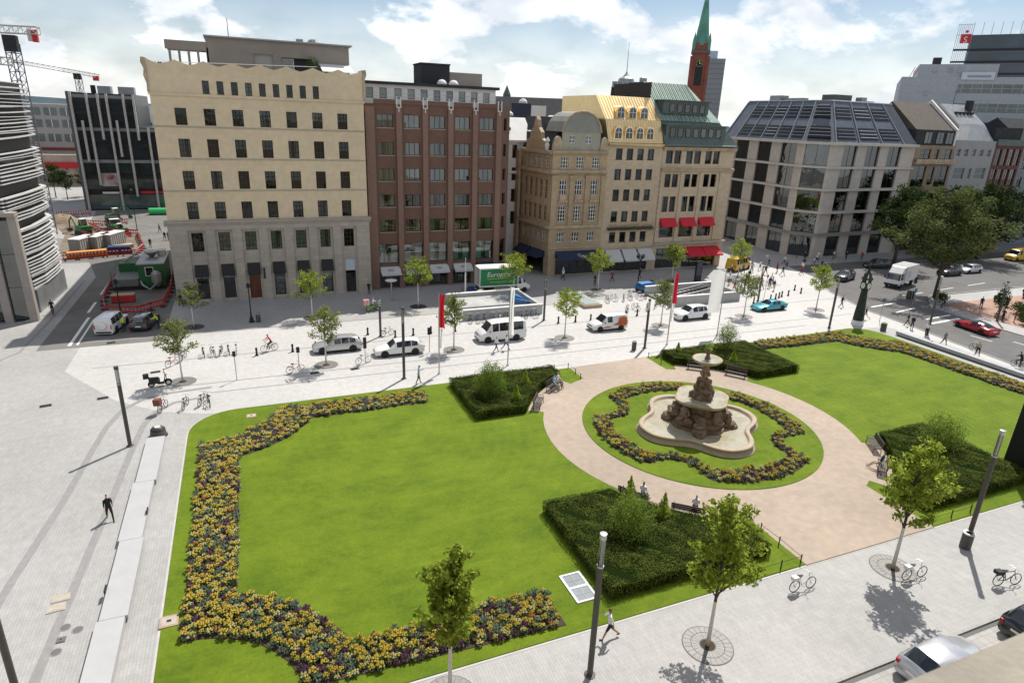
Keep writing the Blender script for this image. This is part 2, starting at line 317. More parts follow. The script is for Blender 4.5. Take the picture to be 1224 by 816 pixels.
# road on the right with its junction
structure('road', MB().sheet([(72.6, 34), (73.9, 44), (74.9, 50), (75.6, 57.3), (78.8, 66.3), (83.9, 73.3), (86, 82), (150, 82), (150, 60), (92, 60.5), (86, 56), (84.8, 48), (84.6, 20), (71, 20)], .004), m_asph)
structure('forecourt', MB().sheet([(88.5, 56.6), (150, 56.6), (150, 40), (88.5, 40)], .006), m_brickpave)
structure('far_lane', MB().sheet([(150, 60), (150, 82), (230, 80), (230, 58)], .004), m_asph)
mk = MB()
for a, b_, w in (((77.6, 58.3), (82.8, 58.9), .3), ((78.7, 55.4), (83.3, 56.2), .3), ((79.7, 51.9), (85, 52.4), .3), ((78.6, 50.4), (84.6, 50.9), .45),
               ((78.6, 45.5), (78.9, 43.2), .14), ((81.4, 42.4), (81.5, 39.6), .14), ((77.2, 38.2), (77.1, 35.4), .14), ((88, 61.6), (93, 62.1), .16), ((96, 62.4), (101, 62.9), .16), ((105, 63.3), (110, 63.8), .16), ((99, 72), (104, 72.5), .16)):
    d = Vector((b_[0] - a[0], b_[1] - a[1])).normalized(); p = Vector((-d.y, d.x)) * w / 2
    mk.sheet([(a[0] - p.x, a[1] - p.y), (b_[0] - p.x, b_[1] - p.y), (b_[0] + p.x, b_[1] + p.y), (a[0] + p.x, a[1] + p.y)], .010)
structure('road_marking', mk, m_paint)
mk = MB()
for x0, y0, x1, y1 in ((-17.2, 70.3, -16.9, 80), (-16.5, 70.4, -16.3, 79), (-17.6, 82, -17.3, 86.5), (-17.6, 90, -17.4, 100)): mk.sheet([(x0, y0), (x1, y0), (x1, y1), (x0, y1)], .012)
structure('lane_line', mk, m_paint)
# kerb of the road on the right and of the parking strip below the house
def kerb(pts, w=.16, h=.1):
    k = MB()
    for a, b_ in zip(pts, pts[1:]):
        d = Vector((b_[0] - a[0], b_[1] - a[1])); L_ = d.length; n_ = max(1, int(L_ / 1.0)); d /= L_; p = Vector((-d.y, d.x)) * w / 2
        for i in range(n_):
            q0 = Vector(a) + d * (L_ * i / n_ + .006); q1 = Vector(a) + d * (L_ * (i + 1) / n_ - .006)
            k.prism([(q0.x - p.x, q0.y - p.y), (q1.x - p.x, q1.y - p.y), (q1.x + p.x, q1.y + p.y), (q0.x + p.x, q0.y + p.y)], -.02, h)
    return k
m_kerb = M('kerb_stone', (.30, .295, .28), .75, var=(1.5, .12))
structure('kerb', kerb([(72.5, 34), (73.8, 44), (74.8, 50), (75.5, 57.2), (78.7, 66.3), (83.7, 73.4)], .2, .07), m_kerb)
structure('road_kerb', kerb([(85, 20), (85.0, 48), (86.2, 55.9), (92, 60.3), (150, 59.8)], .2, .11), m_kerb)
structure('parking_kerb', kerb([(-30, 13.95), (60, 13.95)], .14, .09), m_kerb)
structure('parking_lane', MB().sheet([(-30, 7), (60, 7), (60, 13.88), (-30, 13.88)], .004), m_pave2)
structure('gutter', MB().sheet([(-30, 13.66), (60, 13.66), (60, 13.87), (-30, 13.87)], .009), M('gutter_stone', (.10, .10, .10), .7))
# drain lines and dark lane strips set in the paving
dg = MB()
for y, x0, x1 in ((56.55, -7.5, 72), (54.4, -4, 62), (63.2, -14, 78)):
    dg.sheet([(x0, y - .09), (x1, y - .09 + .02), (x1, y + .09 + .02), (x0, y + .09)], .005)
structure('drain_line', dg, m_groove)
ds = MB()
def strip(pts, w):
    L_, R_ = [], []
    for i, p in enumerate(pts):
        a = Vector(pts[max(i - 1, 0)]); b_ = Vector(pts[min(i + 1, len(pts) - 1)]); d = (b_ - a).normalized(); q = Vector((-d.y, d.x)) * w / 2
        L_.append((p[0] + q.x, p[1] + q.y)); R_.append((p[0] - q.x, p[1] - q.y))
    for i in range(len(pts) - 1): ds.add([(*L_[i], .006), (*R_[i], .006), (*R_[i + 1], .006), (*L_[i + 1], .006)], [(0, 1, 2, 3)])
strip([(-13.4, 12), (-12.5, 31.8), (-11.63, 40), (-11.25, 45.6), (-10.9, 50), (-10.2, 53), (-9.0, 54.6), (-7.4, 55.3), (-4, 55.6)], .42)
strip([(-10.6, 12), (-9.8, 25.7), (-9.1, 38.2), (-8.75, 45.4), (-8.45, 49.5), (-7.8, 51.9), (-6.6, 53.2), (-4, 53.7)], .42)
strip([(-24, 63.5), (-20.9, 69.6), (-20.6, 80), (-20.6, 98)], .3)
structure('paving_strip', ds, m_strip)
structure('facade_strip', MB().sheet([(-16, 70.9), (36, 70.9), (36, 71.2), (-16, 71.2)], .005), m_groove)

# ---- the garden
NW = arc(-1.9, 47.0, 3.4, 180, 90, 8)
NE = arc(65.6, 49.1, 2.8, 90, 0, 8)
garden = [(-5.3, 20.35)] + NW + [(28, 50.4)] + NE + [(68.3, 20.35)]
def edged(poly, z, grow=0.): return MB().prism(poly, -.01, z)
structure('lawn', edged(garden, .05), m_lawn)
# pale edging course along the lawn
ed = MB()
for a, b_ in zip(garden, garden[1:] + garden[:1]):
    d = Vector((b_[0] - a[0], b_[1] - a[1])).normalized(); p = Vector((d.y, -d.x)) * -.12
    ed.add([(a[0], a[1], .012), (b_[0], b_[1], .012), (b_[0] + p.x, b_[1] + p.y, .012), (a[0] + p.x, a[1] + p.y, .012)], [(0, 1, 2, 3)])
structure('lawn_edging', ed, M('edging_stone', (.42, .41, .39), .7, var=(2, .1)))
def ang_at(x=None, y=None, r=12.2):
    return None
# path: round walk, the two exits and the four bench recesses
pth = MB()
r0, z0 = 12.2, .054
outline = []
def P_(r, a): return (C0[0] + r * cos(radians(a)), C0[1] + r * sin(radians(a)))
aN0 = math.degrees(math.acos((36.4 - 31.5) / r0)); aN1 = math.degrees(math.acos((27.5 - 31.5) / r0))
aS0 = -math.degrees(math.acos((26.6 - 31.5) / r0)); aS1 = -math.degrees(math.acos((36.9 - 31.5) / r0))
def recess(a0, a1): return [P_(r0, a0)] + [P_(13.5, a0 + (a1 - a0) * i / 8) for i in range(9)] + [P_(r0, a1)]
def arcs(a0, a1): return [P_(r0, a0 + (a1 - a0) * i / 10) for i in range(11)]
ol = arcs(-30, 30) + recess(31.5, 62)[0:] + [P_(r0, aN0), (36.4, 50.82), (27.5, 50.4), P_(r0, aN1)] + recess(118, 149.5) + arcs(150, 210) + recess(210.5, 239) + [P_(r0, 360 + aS0), (26.6, 20.30), (36.9, 20.30), P_(r0, 360 + aS1)] + recess(300.5, 329)
pth.prism(ol, 0, z0 + .004)
structure('path', pth, m_path)
structure('grass_island', MB().prism(arc(*C0, 9.09, 0, 360, 72)[:-1], 0, .10), m_lawn)
# steel edge of the island
def bed_poly_left():
    out = [(12.9, 49.15)] + arc(-4.6, 50.6, 5.7, -14, -88, 8) + arc(-4.6, 20.8, 5.1, 88, 8, 8) + [(12.2, 20.9)]
    inn = [(12.2, 23.4)] + arc(-4.6, 20.8, 7.7, 18.5, 71, 8) + arc(-4.6, 50.6, 8.7, -72, -25, 8) + [(12.6, 47.0)]
    return out + inn
def bed_poly_right():
    out = [(50.6, 51.0)] + arc(68.2, 51.0, 5.0, 181, 258, 8) + arc(68.0, 20.8, 5.1, 92, 172, 8) + [(50.8, 20.9)]
    inn = [(50.8, 23.4)] + arc(68.0, 20.8, 7.7, 161, 112, 8) + arc(68.2, 51.0, 8.1, 242, 198, 8) + [(50.2, 48.9)]
    return out + inn
def notch(a):   # the island bed steps in at the four diagonals
    d = min(abs((a - t + 180) % 360 - 180) for t in (47, 135, 222, 317)); return max(0., 1 - (max(d - 3, 0) / 13.) ** 2)
BED_L, BED_R = bed_poly_left(), bed_poly_right()
ring_o = [P_(8.25 - 1.9 * notch(a), a) for a in range(0, 360, 3)]; ring_i = [P_(6.85 - 1.35 * notch(a), a) for a in range(0, 360, 3)]
# ------------------------------------------------------------------ planting: flower beds, hedges, shrubs, trees
npr = np.random.RandomState(5)
def inside(poly):
    P = np.array(poly); X0, Y0 = P[:, 0], P[:, 1]; X1, Y1 = np.roll(X0, -1), np.roll(Y0, -1)
    def f(x, y):
        c = ((Y0 > y) != (Y1 > y)) & (x < (X1 - X0) * (y - Y0) / (Y1 - Y0 + 1e-12) + X0); return bool(c.sum() % 2)
    return f
m_fol = M('bedding_foliage', (.035, .075, .02), .6, var=(9, .35)); m_fol2 = M('silver_foliage', (.075, .11, .075), .7, var=(9, .3)); m_fol3 = M('purple_foliage', (.045, .022, .03), .5, var=(9, .4))
m_fl = [M('yellow_bloom', (.48, .36, .05), .6, var=(12, .2)), M('pale_yellow_bloom', (.48, .42, .16), .6, var=(12, .2)), M('orange_bloom', (.34, .14, .035), .6, var=(12, .3)), M('plum_bloom', (.075, .03, .05), .6, var=(12, .4)), M('sage_bloom', (.10, .135, .08), .7, var=(12, .3))]
def flower_plant(seed, nl=9, nf=7, top=.26, wide=.22, petal=.075):
    """a bushy bedding plant: bent leaves round a dome, crowned by clustered blooms"""
    r = random.Random(seed); b = MB()
    for i in range(nl):
        a = 2 * pi * i / nl + r.uniform(-.3, .3); w = .05; l = wide * r.uniform(.8, 1.15); h = top * r.uniform(.45, .85); ca, sa = cos(a), sin(a)
        b.add([(-sa * w, ca * w, .03), (ca * l * .6 - sa * w, sa * l * .6 + ca * w, h), (ca * l, sa * l, h * .7), (ca * l * .6 + sa * w, sa * l * .6 - ca * w, h)], [(0, 1, 2, 3)], 0)
    for i in range(nf):
        a = i * 2.4 + r.uniform(-.3, .3); q = wide * .72 * math.sqrt((i + .3) / nf); z = top * (1.05 - .45 * (q / wide) ** 2) + r.uniform(-.02, .03); x, y = q * cos(a), q * sin(a); p = petal * r.uniform(.75, 1.15); t = r.uniform(0, 2)
        b.add([(x + p * cos(t + k * pi / 2), y + p * sin(t + k * pi / 2), z - .02) for k in range(4)] + [(x, y, z + .045)], [(0, 1, 4), (1, 2, 4), (2, 3, 4), (3, 0, 4)], 1)
    return b
PLANTS = [(flower_plant(i, nl, nf, tp, wd, pt), fo, bl) for i, (nl, nf, tp, wd, pt, fo, bl) in enumerate([
    (11, 9, .32, .23, .062, m_fol, m_fl[0]), (10, 7, .26, .22, .06, m_fol, m_fl[1]), (10, 6, .27, .21, .06, m_fol, m_fl[2]), (11, 6, .26, .24, .07, m_fol3, m_fl[3]), (11, 6, .30, .27, .07, m_fol2, m_fl[4]), (11, 9, .36, .23, .06, m_fol, m_fl[0])])]
PL_ME = []
for b, fo, bl in PLANTS:
    me = b.mesh('flower_plant'); me.materials.append(fo); me.materials.append(bl); PL_ME.append(me)
def plant_bed(root, test, bbox, z, step, limit=290, seed=3):
    r = random.Random(seed); spots = []; x0, x1, y0, y1 = bbox; row = 0; y = y0
    while y < y1:
        x = x0 + (row % 2) * step / 2
        while x < x1:
            px, py = x + r.uniform(-.09, .09), y + r.uniform(-.09, .09)
            if test(px, py): spots.append((px, py))
            x += step
        y += step * .87; row += 1
    spots.sort(key=lambda p: math.hypot(*p)); rest = [MB() for _ in PLANTS]
    # visible first: keep the plants that show largest (the nearest) as parts
    for i, (px, py) in enumerate(spots):
        big = sin(px * 1.3 + 2 * sin(py * .7)) + sin(py * 1.7 + px * .5)
        k = r.choices(range(6), [4.6, 3.4, .7, 1.5 + (big > .8) * 1.5, 2.2 + (big < -.9) * 2, 3.6])[0]; s = r.uniform(.7, 1.2); a = r.uniform(0, 6.28)
        if i < limit:
            o = put('flower_plant', PL_ME[k], None, root, (px, py, z), a); o.scale = (s, s, s * r.uniform(.85, 1.25))
        else:
            T = Matrix.Translation((px, py, z)) @ Matrix.Rotation(a, 4, 'Z') @ Matrix.Scale(s, 4); b = PLANTS[k][0]; q = rest[k]; o_ = len(q.v)
            q.v += [tuple(T @ Vector(p)) for p in b.v]; q.f += [tuple(i_ + o_ for i_ in f) for f in b.f]; q.mi += b.mi
    if len(spots) > limit:      # everything further off: one joined part
        allb = MB(); mats = []
        for k, q in enumerate(rest):
            o_ = len(allb.v); allb.v += q.v; allb.f += [tuple(i + o_ for i in f) for f in q.f]; allb.mi += [m_ + 2 * k for m_ in q.mi]; mats += [PLANTS[k][1], PLANTS[k][2]]
        tag(put('flower_mass', allb, mats, root), kind='stuff')
for nm, poly, lab, bb in (('L', BED_L, 'long bed of yellow, orange and plum flowers framing the lawn beside the pale stone bench', (-5, 13.2, 20.5, 49.6)), ('R', BED_R, 'long flower bed framing the lawn along the road with the red car', (50, 68.4, 20.5, 51.6))):
    t = thing('flower_bed', lab, 'flower bed', (0, 0, 0)); put('soil', MB().prism(poly, .03, .075), m_soil, t); f = inside(poly); plant_bed(t, f, bb, .07, .35)
t = thing('flower_bed', 'scalloped ring of yellow flowers around the fountain basin', 'flower bed', (0, 0, 0)); sb = MB(); n = len(ring_o)
sb.add([(x, y, .125) for x, y in ring_o] + [(x, y, .125) for x, y in ring_i] + [(x, y, .09) for x, y in ring_o] + [(x, y, .09) for x, y in ring_i], [f for i in range(n) for f in ((i, (i + 1) % n, n + (i + 1) % n, n + i), (2 * n + i, 2 * n + (i + 1) % n, (i + 1) % n, i), (3 * n + (i + 1) % n, 3 * n + i, n + i, n + (i + 1) % n))])
put('soil', sb, m_soil, t); fo, fi = inside(ring_o), inside(ring_i); plant_bed(t, lambda x, y: fo(x, y) and not fi(x, y), (22, 41, 26, 46), .12, .37, seed=8)

# hedges
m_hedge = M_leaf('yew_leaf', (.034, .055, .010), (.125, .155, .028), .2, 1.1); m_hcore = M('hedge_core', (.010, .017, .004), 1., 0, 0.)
def hedge(poly, h, label, seed):
    rs = np.random.RandomState(seed); t = thing('hedge', label, 'hedge'); f = inside(poly); A = np.array(poly); lo, hi = A.min(0), A.max(0); pts = []; nor = []
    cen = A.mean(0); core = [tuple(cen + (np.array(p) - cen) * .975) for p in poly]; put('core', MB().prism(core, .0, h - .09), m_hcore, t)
    hz = lambda x, y: h + .045 * sin(x * 1.9 + 1.3 * sin(y * 1.1)) + .04 * sin(y * 2.3 + x) + .03 * sin(5.1 * x + 3.3 * y)
    n = int((hi - lo).prod() * 520); xy = rs.uniform(lo, hi, (n, 2))
    for x, y in xy:
        if f(x, y): pts.append((x, y, hz(x, y) - abs(rs.normal(0, .06)))); nor.append((0, 0, .9))
    for a, b in zip(poly, poly[1:] + poly[:1]):
        a, b = np.array(a), np.array(b); d = b - a; L_ = np.linalg.norm(d); nn = np.array([d[1], -d[0]]) / max(L_, 1e-6)
        if ((a + b) / 2 + nn * .1 - cen) @ nn < 0 and f(*((a + b) / 2 + nn * .1)): nn = -nn
        for _ in range(int(L_ * h * 400)):
            p = a + d * rs.rand(); z = rs.uniform(.04, h); q = p + nn * (rs.normal(0, .05) + .03 * sin(p[0] * 4 + z * 5)); pts.append((q[0], q[1], z)); nor.append((nn[0] * .9, nn[1] * .9, .1))
    put('foliage', leaf_mesh('foliage', np.array(pts), .085, .15, rs, .5, np.array(nor)), m_hedge, t)
rh = 13.6
def hx(y, s): return C0[0] + s * math.sqrt(rh ** 2 - (y - C0[1]) ** 2)
def harc(a0, a1): return [P_(rh, a0 + (a1 - a0) * i / 10) for i in range(11)]
a_ = math.degrees(math.asin(6.45 / rh))
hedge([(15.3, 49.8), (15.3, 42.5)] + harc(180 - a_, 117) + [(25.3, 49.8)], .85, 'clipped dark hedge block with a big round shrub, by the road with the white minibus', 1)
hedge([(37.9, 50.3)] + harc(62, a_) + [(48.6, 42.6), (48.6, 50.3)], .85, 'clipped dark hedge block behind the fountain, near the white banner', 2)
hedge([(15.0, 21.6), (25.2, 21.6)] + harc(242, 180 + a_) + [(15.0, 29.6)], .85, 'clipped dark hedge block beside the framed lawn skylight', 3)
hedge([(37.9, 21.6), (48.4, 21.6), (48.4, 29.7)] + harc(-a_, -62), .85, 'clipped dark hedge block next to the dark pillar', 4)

# shrubs
def blob_leaves(rs, c, r, n, squash=1., lobes=9, hollow=.55):
    P = []
    for _ in range(lobes):
        d = rs.normal(size=3); d /= np.linalg.norm(d); d[2] = abs(d[2]) * .8; P.append((np.array(c) + d * r * .62 * np.array([1, 1, squash]), r * rs.uniform(.33, .52)))
    out = []
    for k in range(n):
        cc, rr = P[rs.randint(lobes)]; d = rs.normal(size=3); d /= np.linalg.norm(d); out.append(cc + d * rr * (hollow + (1 - hollow) * rs.rand()) * np.array([1, 1, squash]))
    return np.array(out)
m_shrub = M_leaf('shrub_leaf', (.085, .14, .02), (.24, .33, .06), .45, 2); m_lime = M_leaf('lime_leaf', (.16, .25, .02), (.36, .46, .06), .42, 3); m_stem = M('shrub_stem', (.07, .05, .035), .9, var=(6, .2))
def shrub(x, y, r, h, label, mat=m_shrub, seed=1, n=2600, leaf=.11, z=.05):
    rs = np.random.RandomState(seed); t = thing('shrub', label, 'shrub', (x, y, z)); b = MB()
    for i in range(6):
        a = i * 1.05; b.tube([(0, 0, 0), (.3 * r * cos(a), .3 * r * sin(a), h * .4), (.6 * r * cos(a), .6 * r * sin(a), h * .8)], [.04, .025, .01], 5)
    put('stem', b, m_stem, t); d = rs.normal(size=(n, 3)); d /= np.linalg.norm(d, axis=1)[:, None]; d[:, 2] = np.abs(d[:, 2]) * np.where(rs.rand(n) < .3, -.6, 1)
    az = np.arctan2(d[:, 1], d[:, 0]); lump = 1 + .13 * np.sin(az * 3 + seed) * np.cos(d[:, 2] * 4 + seed) + .10 * np.sin(az * 7 + d[:, 2] * 9 + seed) + .09 * rs.normal(size=n)   # uneven rounded mass with shoots
    q = (rs.rand(n) ** .4 * lump)[:, None]; P = d * q * [r, r, h * .52] + [0, 0, h * .46]; P[:, 2] += (rs.rand(n) < .06) * rs.rand(n) * .35; P = P[P[:, 2] > .1]; put('foliage', leaf_mesh('foliage', P, leaf, .35, rs, .55), mat, t)
def cone_shrub(x, y, r, h, label, seed=1, z=.05):
    rs = np.random.RandomState(seed); t = thing('conifer', label, 'shrub', (x, y, z)); put('stem', MB().tube([(0, 0, 0), (0, 0, h * .9)], [.035, .01], 5), m_stem, t); n = 900
    u = rs.rand(n) ** .7; zz = h * (.25 + .75 * (1 - u)); a = rs.rand(n) * 6.28; rr = r * u * np.sqrt(rs.uniform(.25, 1, n)) * (1 + .25 * np.sin(a * 3 + zz * 4)); put('foliage', leaf_mesh('foliage', np.stack([rr * np.cos(a), rr * np.sin(a), zz], 1), .12, .5, rs, .5), m_lime, t)
shrub(17.6, 45.6, 1.35, 3.5, 'big round dark shrub rising from the hedge by the minibus road', seed=2, n=6500)
cone_shrub(19.2, 43.9, .55, 2.0, 'lime green conifer in the hedge, beside the big round shrub', 3); cone_shrub(21.2, 46.6, .55, 2.0, 'lime green conifer standing deeper in the hedge by the bench', 4)
shrub(44.6, 48.6, 1.15, 3.7, 'bushy green shrub in the hedge behind the fountain', seed=5, n=3200); cone_shrub(43.0, 45.6, .5, 1.9, 'lime green conifer in the hedge behind the fountain', 6); cone_shrub(39.4, 49.6, .45, 1.7, 'lime conifer peeking over the fountain top bowl', 16)
shrub(18.3, 25.2, 1.3, 3.3, 'dense dark shrub in the hedge beside the framed lawn skylight', seed=7, n=4400); cone_shrub(19.6, 27.4, .6, 2.9, 'lime green conifer in the hedge behind the dense shrub', 8); cone_shrub(21.1, 26.0, .55, 2.3, 'lime green conifer in the hedge behind two benches', 9)
shrub(46.0, 26.6, 1.5, 3.3, 'broad dark shrub in the hedge near the dark pillar', seed=10, n=4400)

# trees
m_trunkw = M('limewashed_bark', (.52, .50, .46), .9, var=(7, .2, (.62, .60, .56)), bump=(12, .4)); m_bark = M('dark_bark', (.075, .06, .048), .9, var=(6, .3), bump=(10, .6))
m_leafA = M_leaf('plane_leaf', (.125, .155, .045), (.30, .335, .11), .55, 1.6); m_leafB = M_leaf('fresh_leaf', (.16, .22, .025), (.40, .48, .08), .62, 1.6); m_leafD = M_leaf('dark_tree_leaf', (.016, .036, .010), (.055, .085, .022), .22, 1.0); m_leafP = M_leaf('olive_tree_leaf', (.05, .07, .022), (.16, .19, .065), .36, .6)
def tree_parts(seed, h, r, z0, nleaf, leaf, limbs=11, trunk_r=.09, wide=.45, clump=.34, lean=0.):
    """tapered trunk, rising limbs with twigs, and leaf-sized faces clumped round the twigs; returns (trunk mesh, crown mesh)"""
    rs = np.random.RandomState(seed); b = MB(); top = h * .93; sway = rs.uniform(-.12, .12, 2) * r
    tp = lambda z: np.array([sway[0] * (z / h) ** 2 + lean * z / h, sway[1] * (z / h) ** 2, z])
    b.tube([tuple(tp(top * i / 6)) for i in range(7)], [trunk_r * (1 - .82 * (i / 6) ** 1.1) for i in range(7)], 8); C = []
    for i in range(limbs):
        u = (i + .5) / limbs; zb = z0 + (h * .82 - z0) * u * .9; a = i * 2.4 + rs.uniform(-.4, .4); s = (u - wide) / (1 - wide) if u > wide else (wide - u) / wide * .55; L_ = r * math.sqrt(max(.08, 1 - s * s)) * rs.uniform(.6, 1.18)
        st = tp(zb); rise = (h - z0) * (.14 + .20 * rs.rand()); pts = [st + np.array([cos(a) * L_ * q, sin(a) * L_ * q, rise * q ** .8]) for q in (0, .35, .7, 1.)]
        b.tube([tuple(p) for p in pts], [trunk_r * .42, trunk_r * .3, trunk_r * .19, trunk_r * .08], 5, caps=False)
        C += [(pts[2], clump * 1.0), (pts[3], clump * .85), (pts[1], clump * .8)]
        for k in range(4):
            q = rs.uniform(.3, 1); p0 = st + np.array([cos(a) * L_ * q, sin(a) * L_ * q, rise * q ** .8]); a2 = a + rs.choice([-1, 1]) * rs.uniform(.5, 1.3); l2 = L_ * rs.uniform(.22, .45); p1 = p0 + np.array([cos(a2) * l2, sin(a2) * l2, rs.uniform(-.05, .3) * l2 + .08 * r]); b.tube([tuple(p0), tuple(p1)], [trunk_r * .14, trunk_r * .05], 4, caps=False); C.append((p1, clump * rs.uniform(.6, 1.05)))
    for i in range(5): C.append((tp(h * (.78 + .045 * i)) + rs.normal(0, .08 * r, 3) * [1, 1, .3], clump * (.9 - .11 * i)))
    w = np.array([c[1] ** 2 for c in C]); idx = rs.choice(len(C), nleaf, p=w / w.sum()); d = rs.normal(size=(nleaf, 3)); d /= np.linalg.norm(d, axis=1)[:, None]
    P = np.array([C[i][0] for i in idx]) + d * (np.array([C[i][1] for i in idx]) * r * (rs.rand(nleaf) ** .5))[:, None] * [1, 1, .8]
    b.mi = [1 if min(b.v[i][2] for i in f) > z0 * .97 else 0 for f in b.f]   # bare bark above the limewash
    return b.mesh('trunk', True), leaf_mesh('crown', P, leaf, .3, rs, .62)
def place_tree(name, me, mats, x, y, label, rz=0., s=1., group=None, cat='tree', z=0.):
    t = thing(name, label, cat, (x, y, z), rz, group, s); put('trunk', me[0], [mats[0], m_bark], t); put('crown', me[1], mats[1], t); return t
# young street trees along the shops (far row) and along the road (near row)
STV = [tree_parts(20 + i, 6.15, r, 2.2, 2100, .18, 15, .085, .34, cl * .9) for i, (r, cl) in enumerate(((1.55, .36), (1.3, .4), (1.7, .33), (1.45, .37)))]
m_grate = M('iron_tree_grate', (.085, .085, .085), .55, .6, var=(5, .2)); m_mulch = M('bark_mulch', (.05, .035, .022), .95, var=(12, .35), bump=(25, .6))
gr = MB()
for k in range(24):
    a0, a1 = 2 * pi * k / 24 + .010, 2 * pi * (k + 1) / 24 - .010
    for r_0, r_1 in ((.34, .66), (.69, 1.0)):
        gr.prism([(r_0 * cos(a0), r_0 * sin(a0)), (r_1 * cos(a0), r_1 * sin(a0)), (r_1 * cos(a1), r_1 * sin(a1)), (r_0 * cos(a1), r_0 * sin(a1))], .004, .016)
GR = gr.mesh('grate'); GRB = MB().lathe([(1.04, .002), (1.04, .009), (.3, .009)], 28).mesh('pit'); m_pit = M('grate_pit_grey', (.135, .13, .125), .9); m_grate2 = M('weathered_grate', (.19, .187, .18), .6, .3, var=(5, .15))  # pit: plain grey disc showing between the grille segments
def grate(x, y, label, s=1., mat=None):
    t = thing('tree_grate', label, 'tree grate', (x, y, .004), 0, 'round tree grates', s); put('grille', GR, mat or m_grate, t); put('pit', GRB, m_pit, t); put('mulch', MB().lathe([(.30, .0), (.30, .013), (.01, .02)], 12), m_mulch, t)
ST = [(-6.21, 73.3, 'shaded young tree at the left corner of the beige stone building', .82, m_leafA), (-6.32, 57.6, 'young street tree with white trunk beside the parked moped', .98, m_leafA), (6.08, 73.3, 'shaded young tree in front of the beige building windows', .96, m_leafB), (5.75, 58.0, 'young street tree with white trunk in front of the silver car', 1., m_leafA),
      (18.85, 74.6, 'shaded young tree in front of the grey shop awnings', 1.05, m_leafB), (18.42, 58.5, 'young street tree between the red flag and the white minibus', 1., m_leafA), (31.86, 75.2, 'young tree behind the blue tarpaulin at the green truck', 1.06, m_leafB), (31.1, 58.6, 'young street tree between the minibus and the small delivery van', .98, m_leafB),
      (45.06, 75.9, 'shaded young tree in front of the navy awning', 1., m_leafB), (44.2, 59.4, 'young street tree beside the red flag at the stair wall', .96, m_leafA), (59.03, 77.9, 'young tree standing before the green-roofed shop building', 1., m_leafB), (56.88, 59.7, 'young street tree between the white banner and the teal car', .95, m_leafA), (71.4, 77.6, 'young tree by the yellow van at the shop corner', 1.02, m_leafB), (68.8, 59.5, 'young street tree beside the teal car, near the dark SUV', 1.04, m_leafB)]
for i, (x, y, lab, s, lm) in enumerate(ST):
    place_tree('street_tree', STV[i % 4], (m_trunkw, lm), x, y, lab, i * 1.7, s, 'young street trees'); grate(x, y, 'iron grate under the ' + ' '.join(lab.split()[:12]), 1.0 if y > 65 else 1.05, m_grate if y > 65 else m_grate2)
# three larger trees in the near pavement
for i, (x, y, h, r, lab, rz) in enumerate(((17.79, 17.6, 8.1, 1.42, 'leafy tree with limewashed trunk standing before the hedge with two benches', .4), (31.0, 18.5, 8.4, 1.38, 'leafy tree in the pavement beside the tall dark lamp post', 2.2), (5.9, 19.0, 7.8, 1.0, 'slim leafy tree in front of the flower bed end', 4.))):
    place_tree('pavement_tree', tree_parts(60 + i, h, r, 2.5, 3900, .20, 26, .10, .12, .27), (m_trunkw, m_leafB), x, y, lab, rz, 1., 'trees on the near pavement'); grate(x, y, 'round iron grate around the ' + lab.split(' standing')[0].split(' in ')[0].split(' beside')[0] + (', near the walking man in shorts', ', beside the parked bicycles', ', by the flower bed end')[i], 1.12, m_grate2)
# big trees of the square on the right
for i, (x, y, h, r, z0, nl, lf, lab, mats) in enumerate(((92.1, 59.6, 15.4, 6.0, 3.6, 16000, .34, 'big olive green tree over the brick forecourt', m_leafP), (106.2, 77.4, 14.2, 5.0, 3., 12000, .34, 'big dark tree against the curved modern building', m_leafD), (130.5, 78.5, 13.6, 6.0, 3., 11000, .4, 'dark tree shading the yellow parcel van', m_leafD), (121, 80.5, 13.0, 4.6, 3., 9000, .4, 'dark tree before the white narrow house', m_leafD), (143, 74, 12.5, 5.5, 3., 9000, .42, 'dark tree beyond the yellow parcel van', m_leafD))):
    place_tree('large_tree', tree_parts(80 + i, h, r, z0, nl, lf, 30, .33, .40, .23), (m_bark, mats), x, y, lab, i * 1.3, 1., 'large trees on the square')
# trees in front of the distant red shopfront
TL = tree_parts(95, 8.5, 2.6, 2.4, 1800, .34, 11, .13, .4, .4)
for x, y, s, lab in ((-42.5, 190, 1., 'small tree in front of the distant red shopfront'), (-39.3, 186, .85, 'smaller tree right of the tree at the distant red shopfront'), (-36.4, 192, .8, 'small tree beside the dark glass office block, by the red shopfront')):
    place_tree('distant_tree', TL, (m_bark, m_leafD), x, y, lab, x, s)
# ------------------------------------------------------------------ buildings
m_beige = M_brick('beige_limestone_cladding', (.62, .505, .345), (.60, .49, .335), (.55, .45, .31), 1.9, .56, .006, axes='XZ', big=.05, bump=.1)
m_stone = M_brick('grey_shell_limestone', (.40, .355, .30), (.345, .31, .265), (.27, .24, .205), 1.1, .52, .012, axes='XZ', big=.1)
m_stone2 = M('grey_stone_trim', (.36, .32, .275), .8, var=(1.4, .12))
m_brown = M_brick('red_brown_clinker', (.165, .090, .064), (.143, .077, .056), (.115, .066, .052), .26, .085, .010, axes='XZ', big=.08)
m_brown2 = M_brick('light_clinker_pilaster', (.23, .142, .108), (.21, .126, .097), (.17, .104, .083), .26, .085, .010, axes='XZ', big=.08)
m_sand = M_brick('weathered_sandstone', (.43, .325, .205), (.375, .28, .175), (.30, .22, .14), .95, .45, .010, axes='XZ', big=.16)
m_sand2 = M('sandstone_trim', (.40, .31, .21), .8, var=(.9, .25)); m_sand3 = M_brick('pale_sandstone', (.50, .40, .285), (.45, .355, .25), (.37, .29, .20), .9, .42, .010, axes='XZ', big=.12)
m_dark = M('room_interior', (.030, .032, .036), .9); m_dark2 = M('deep_shop_interior', (.03, .03, .032), .8)
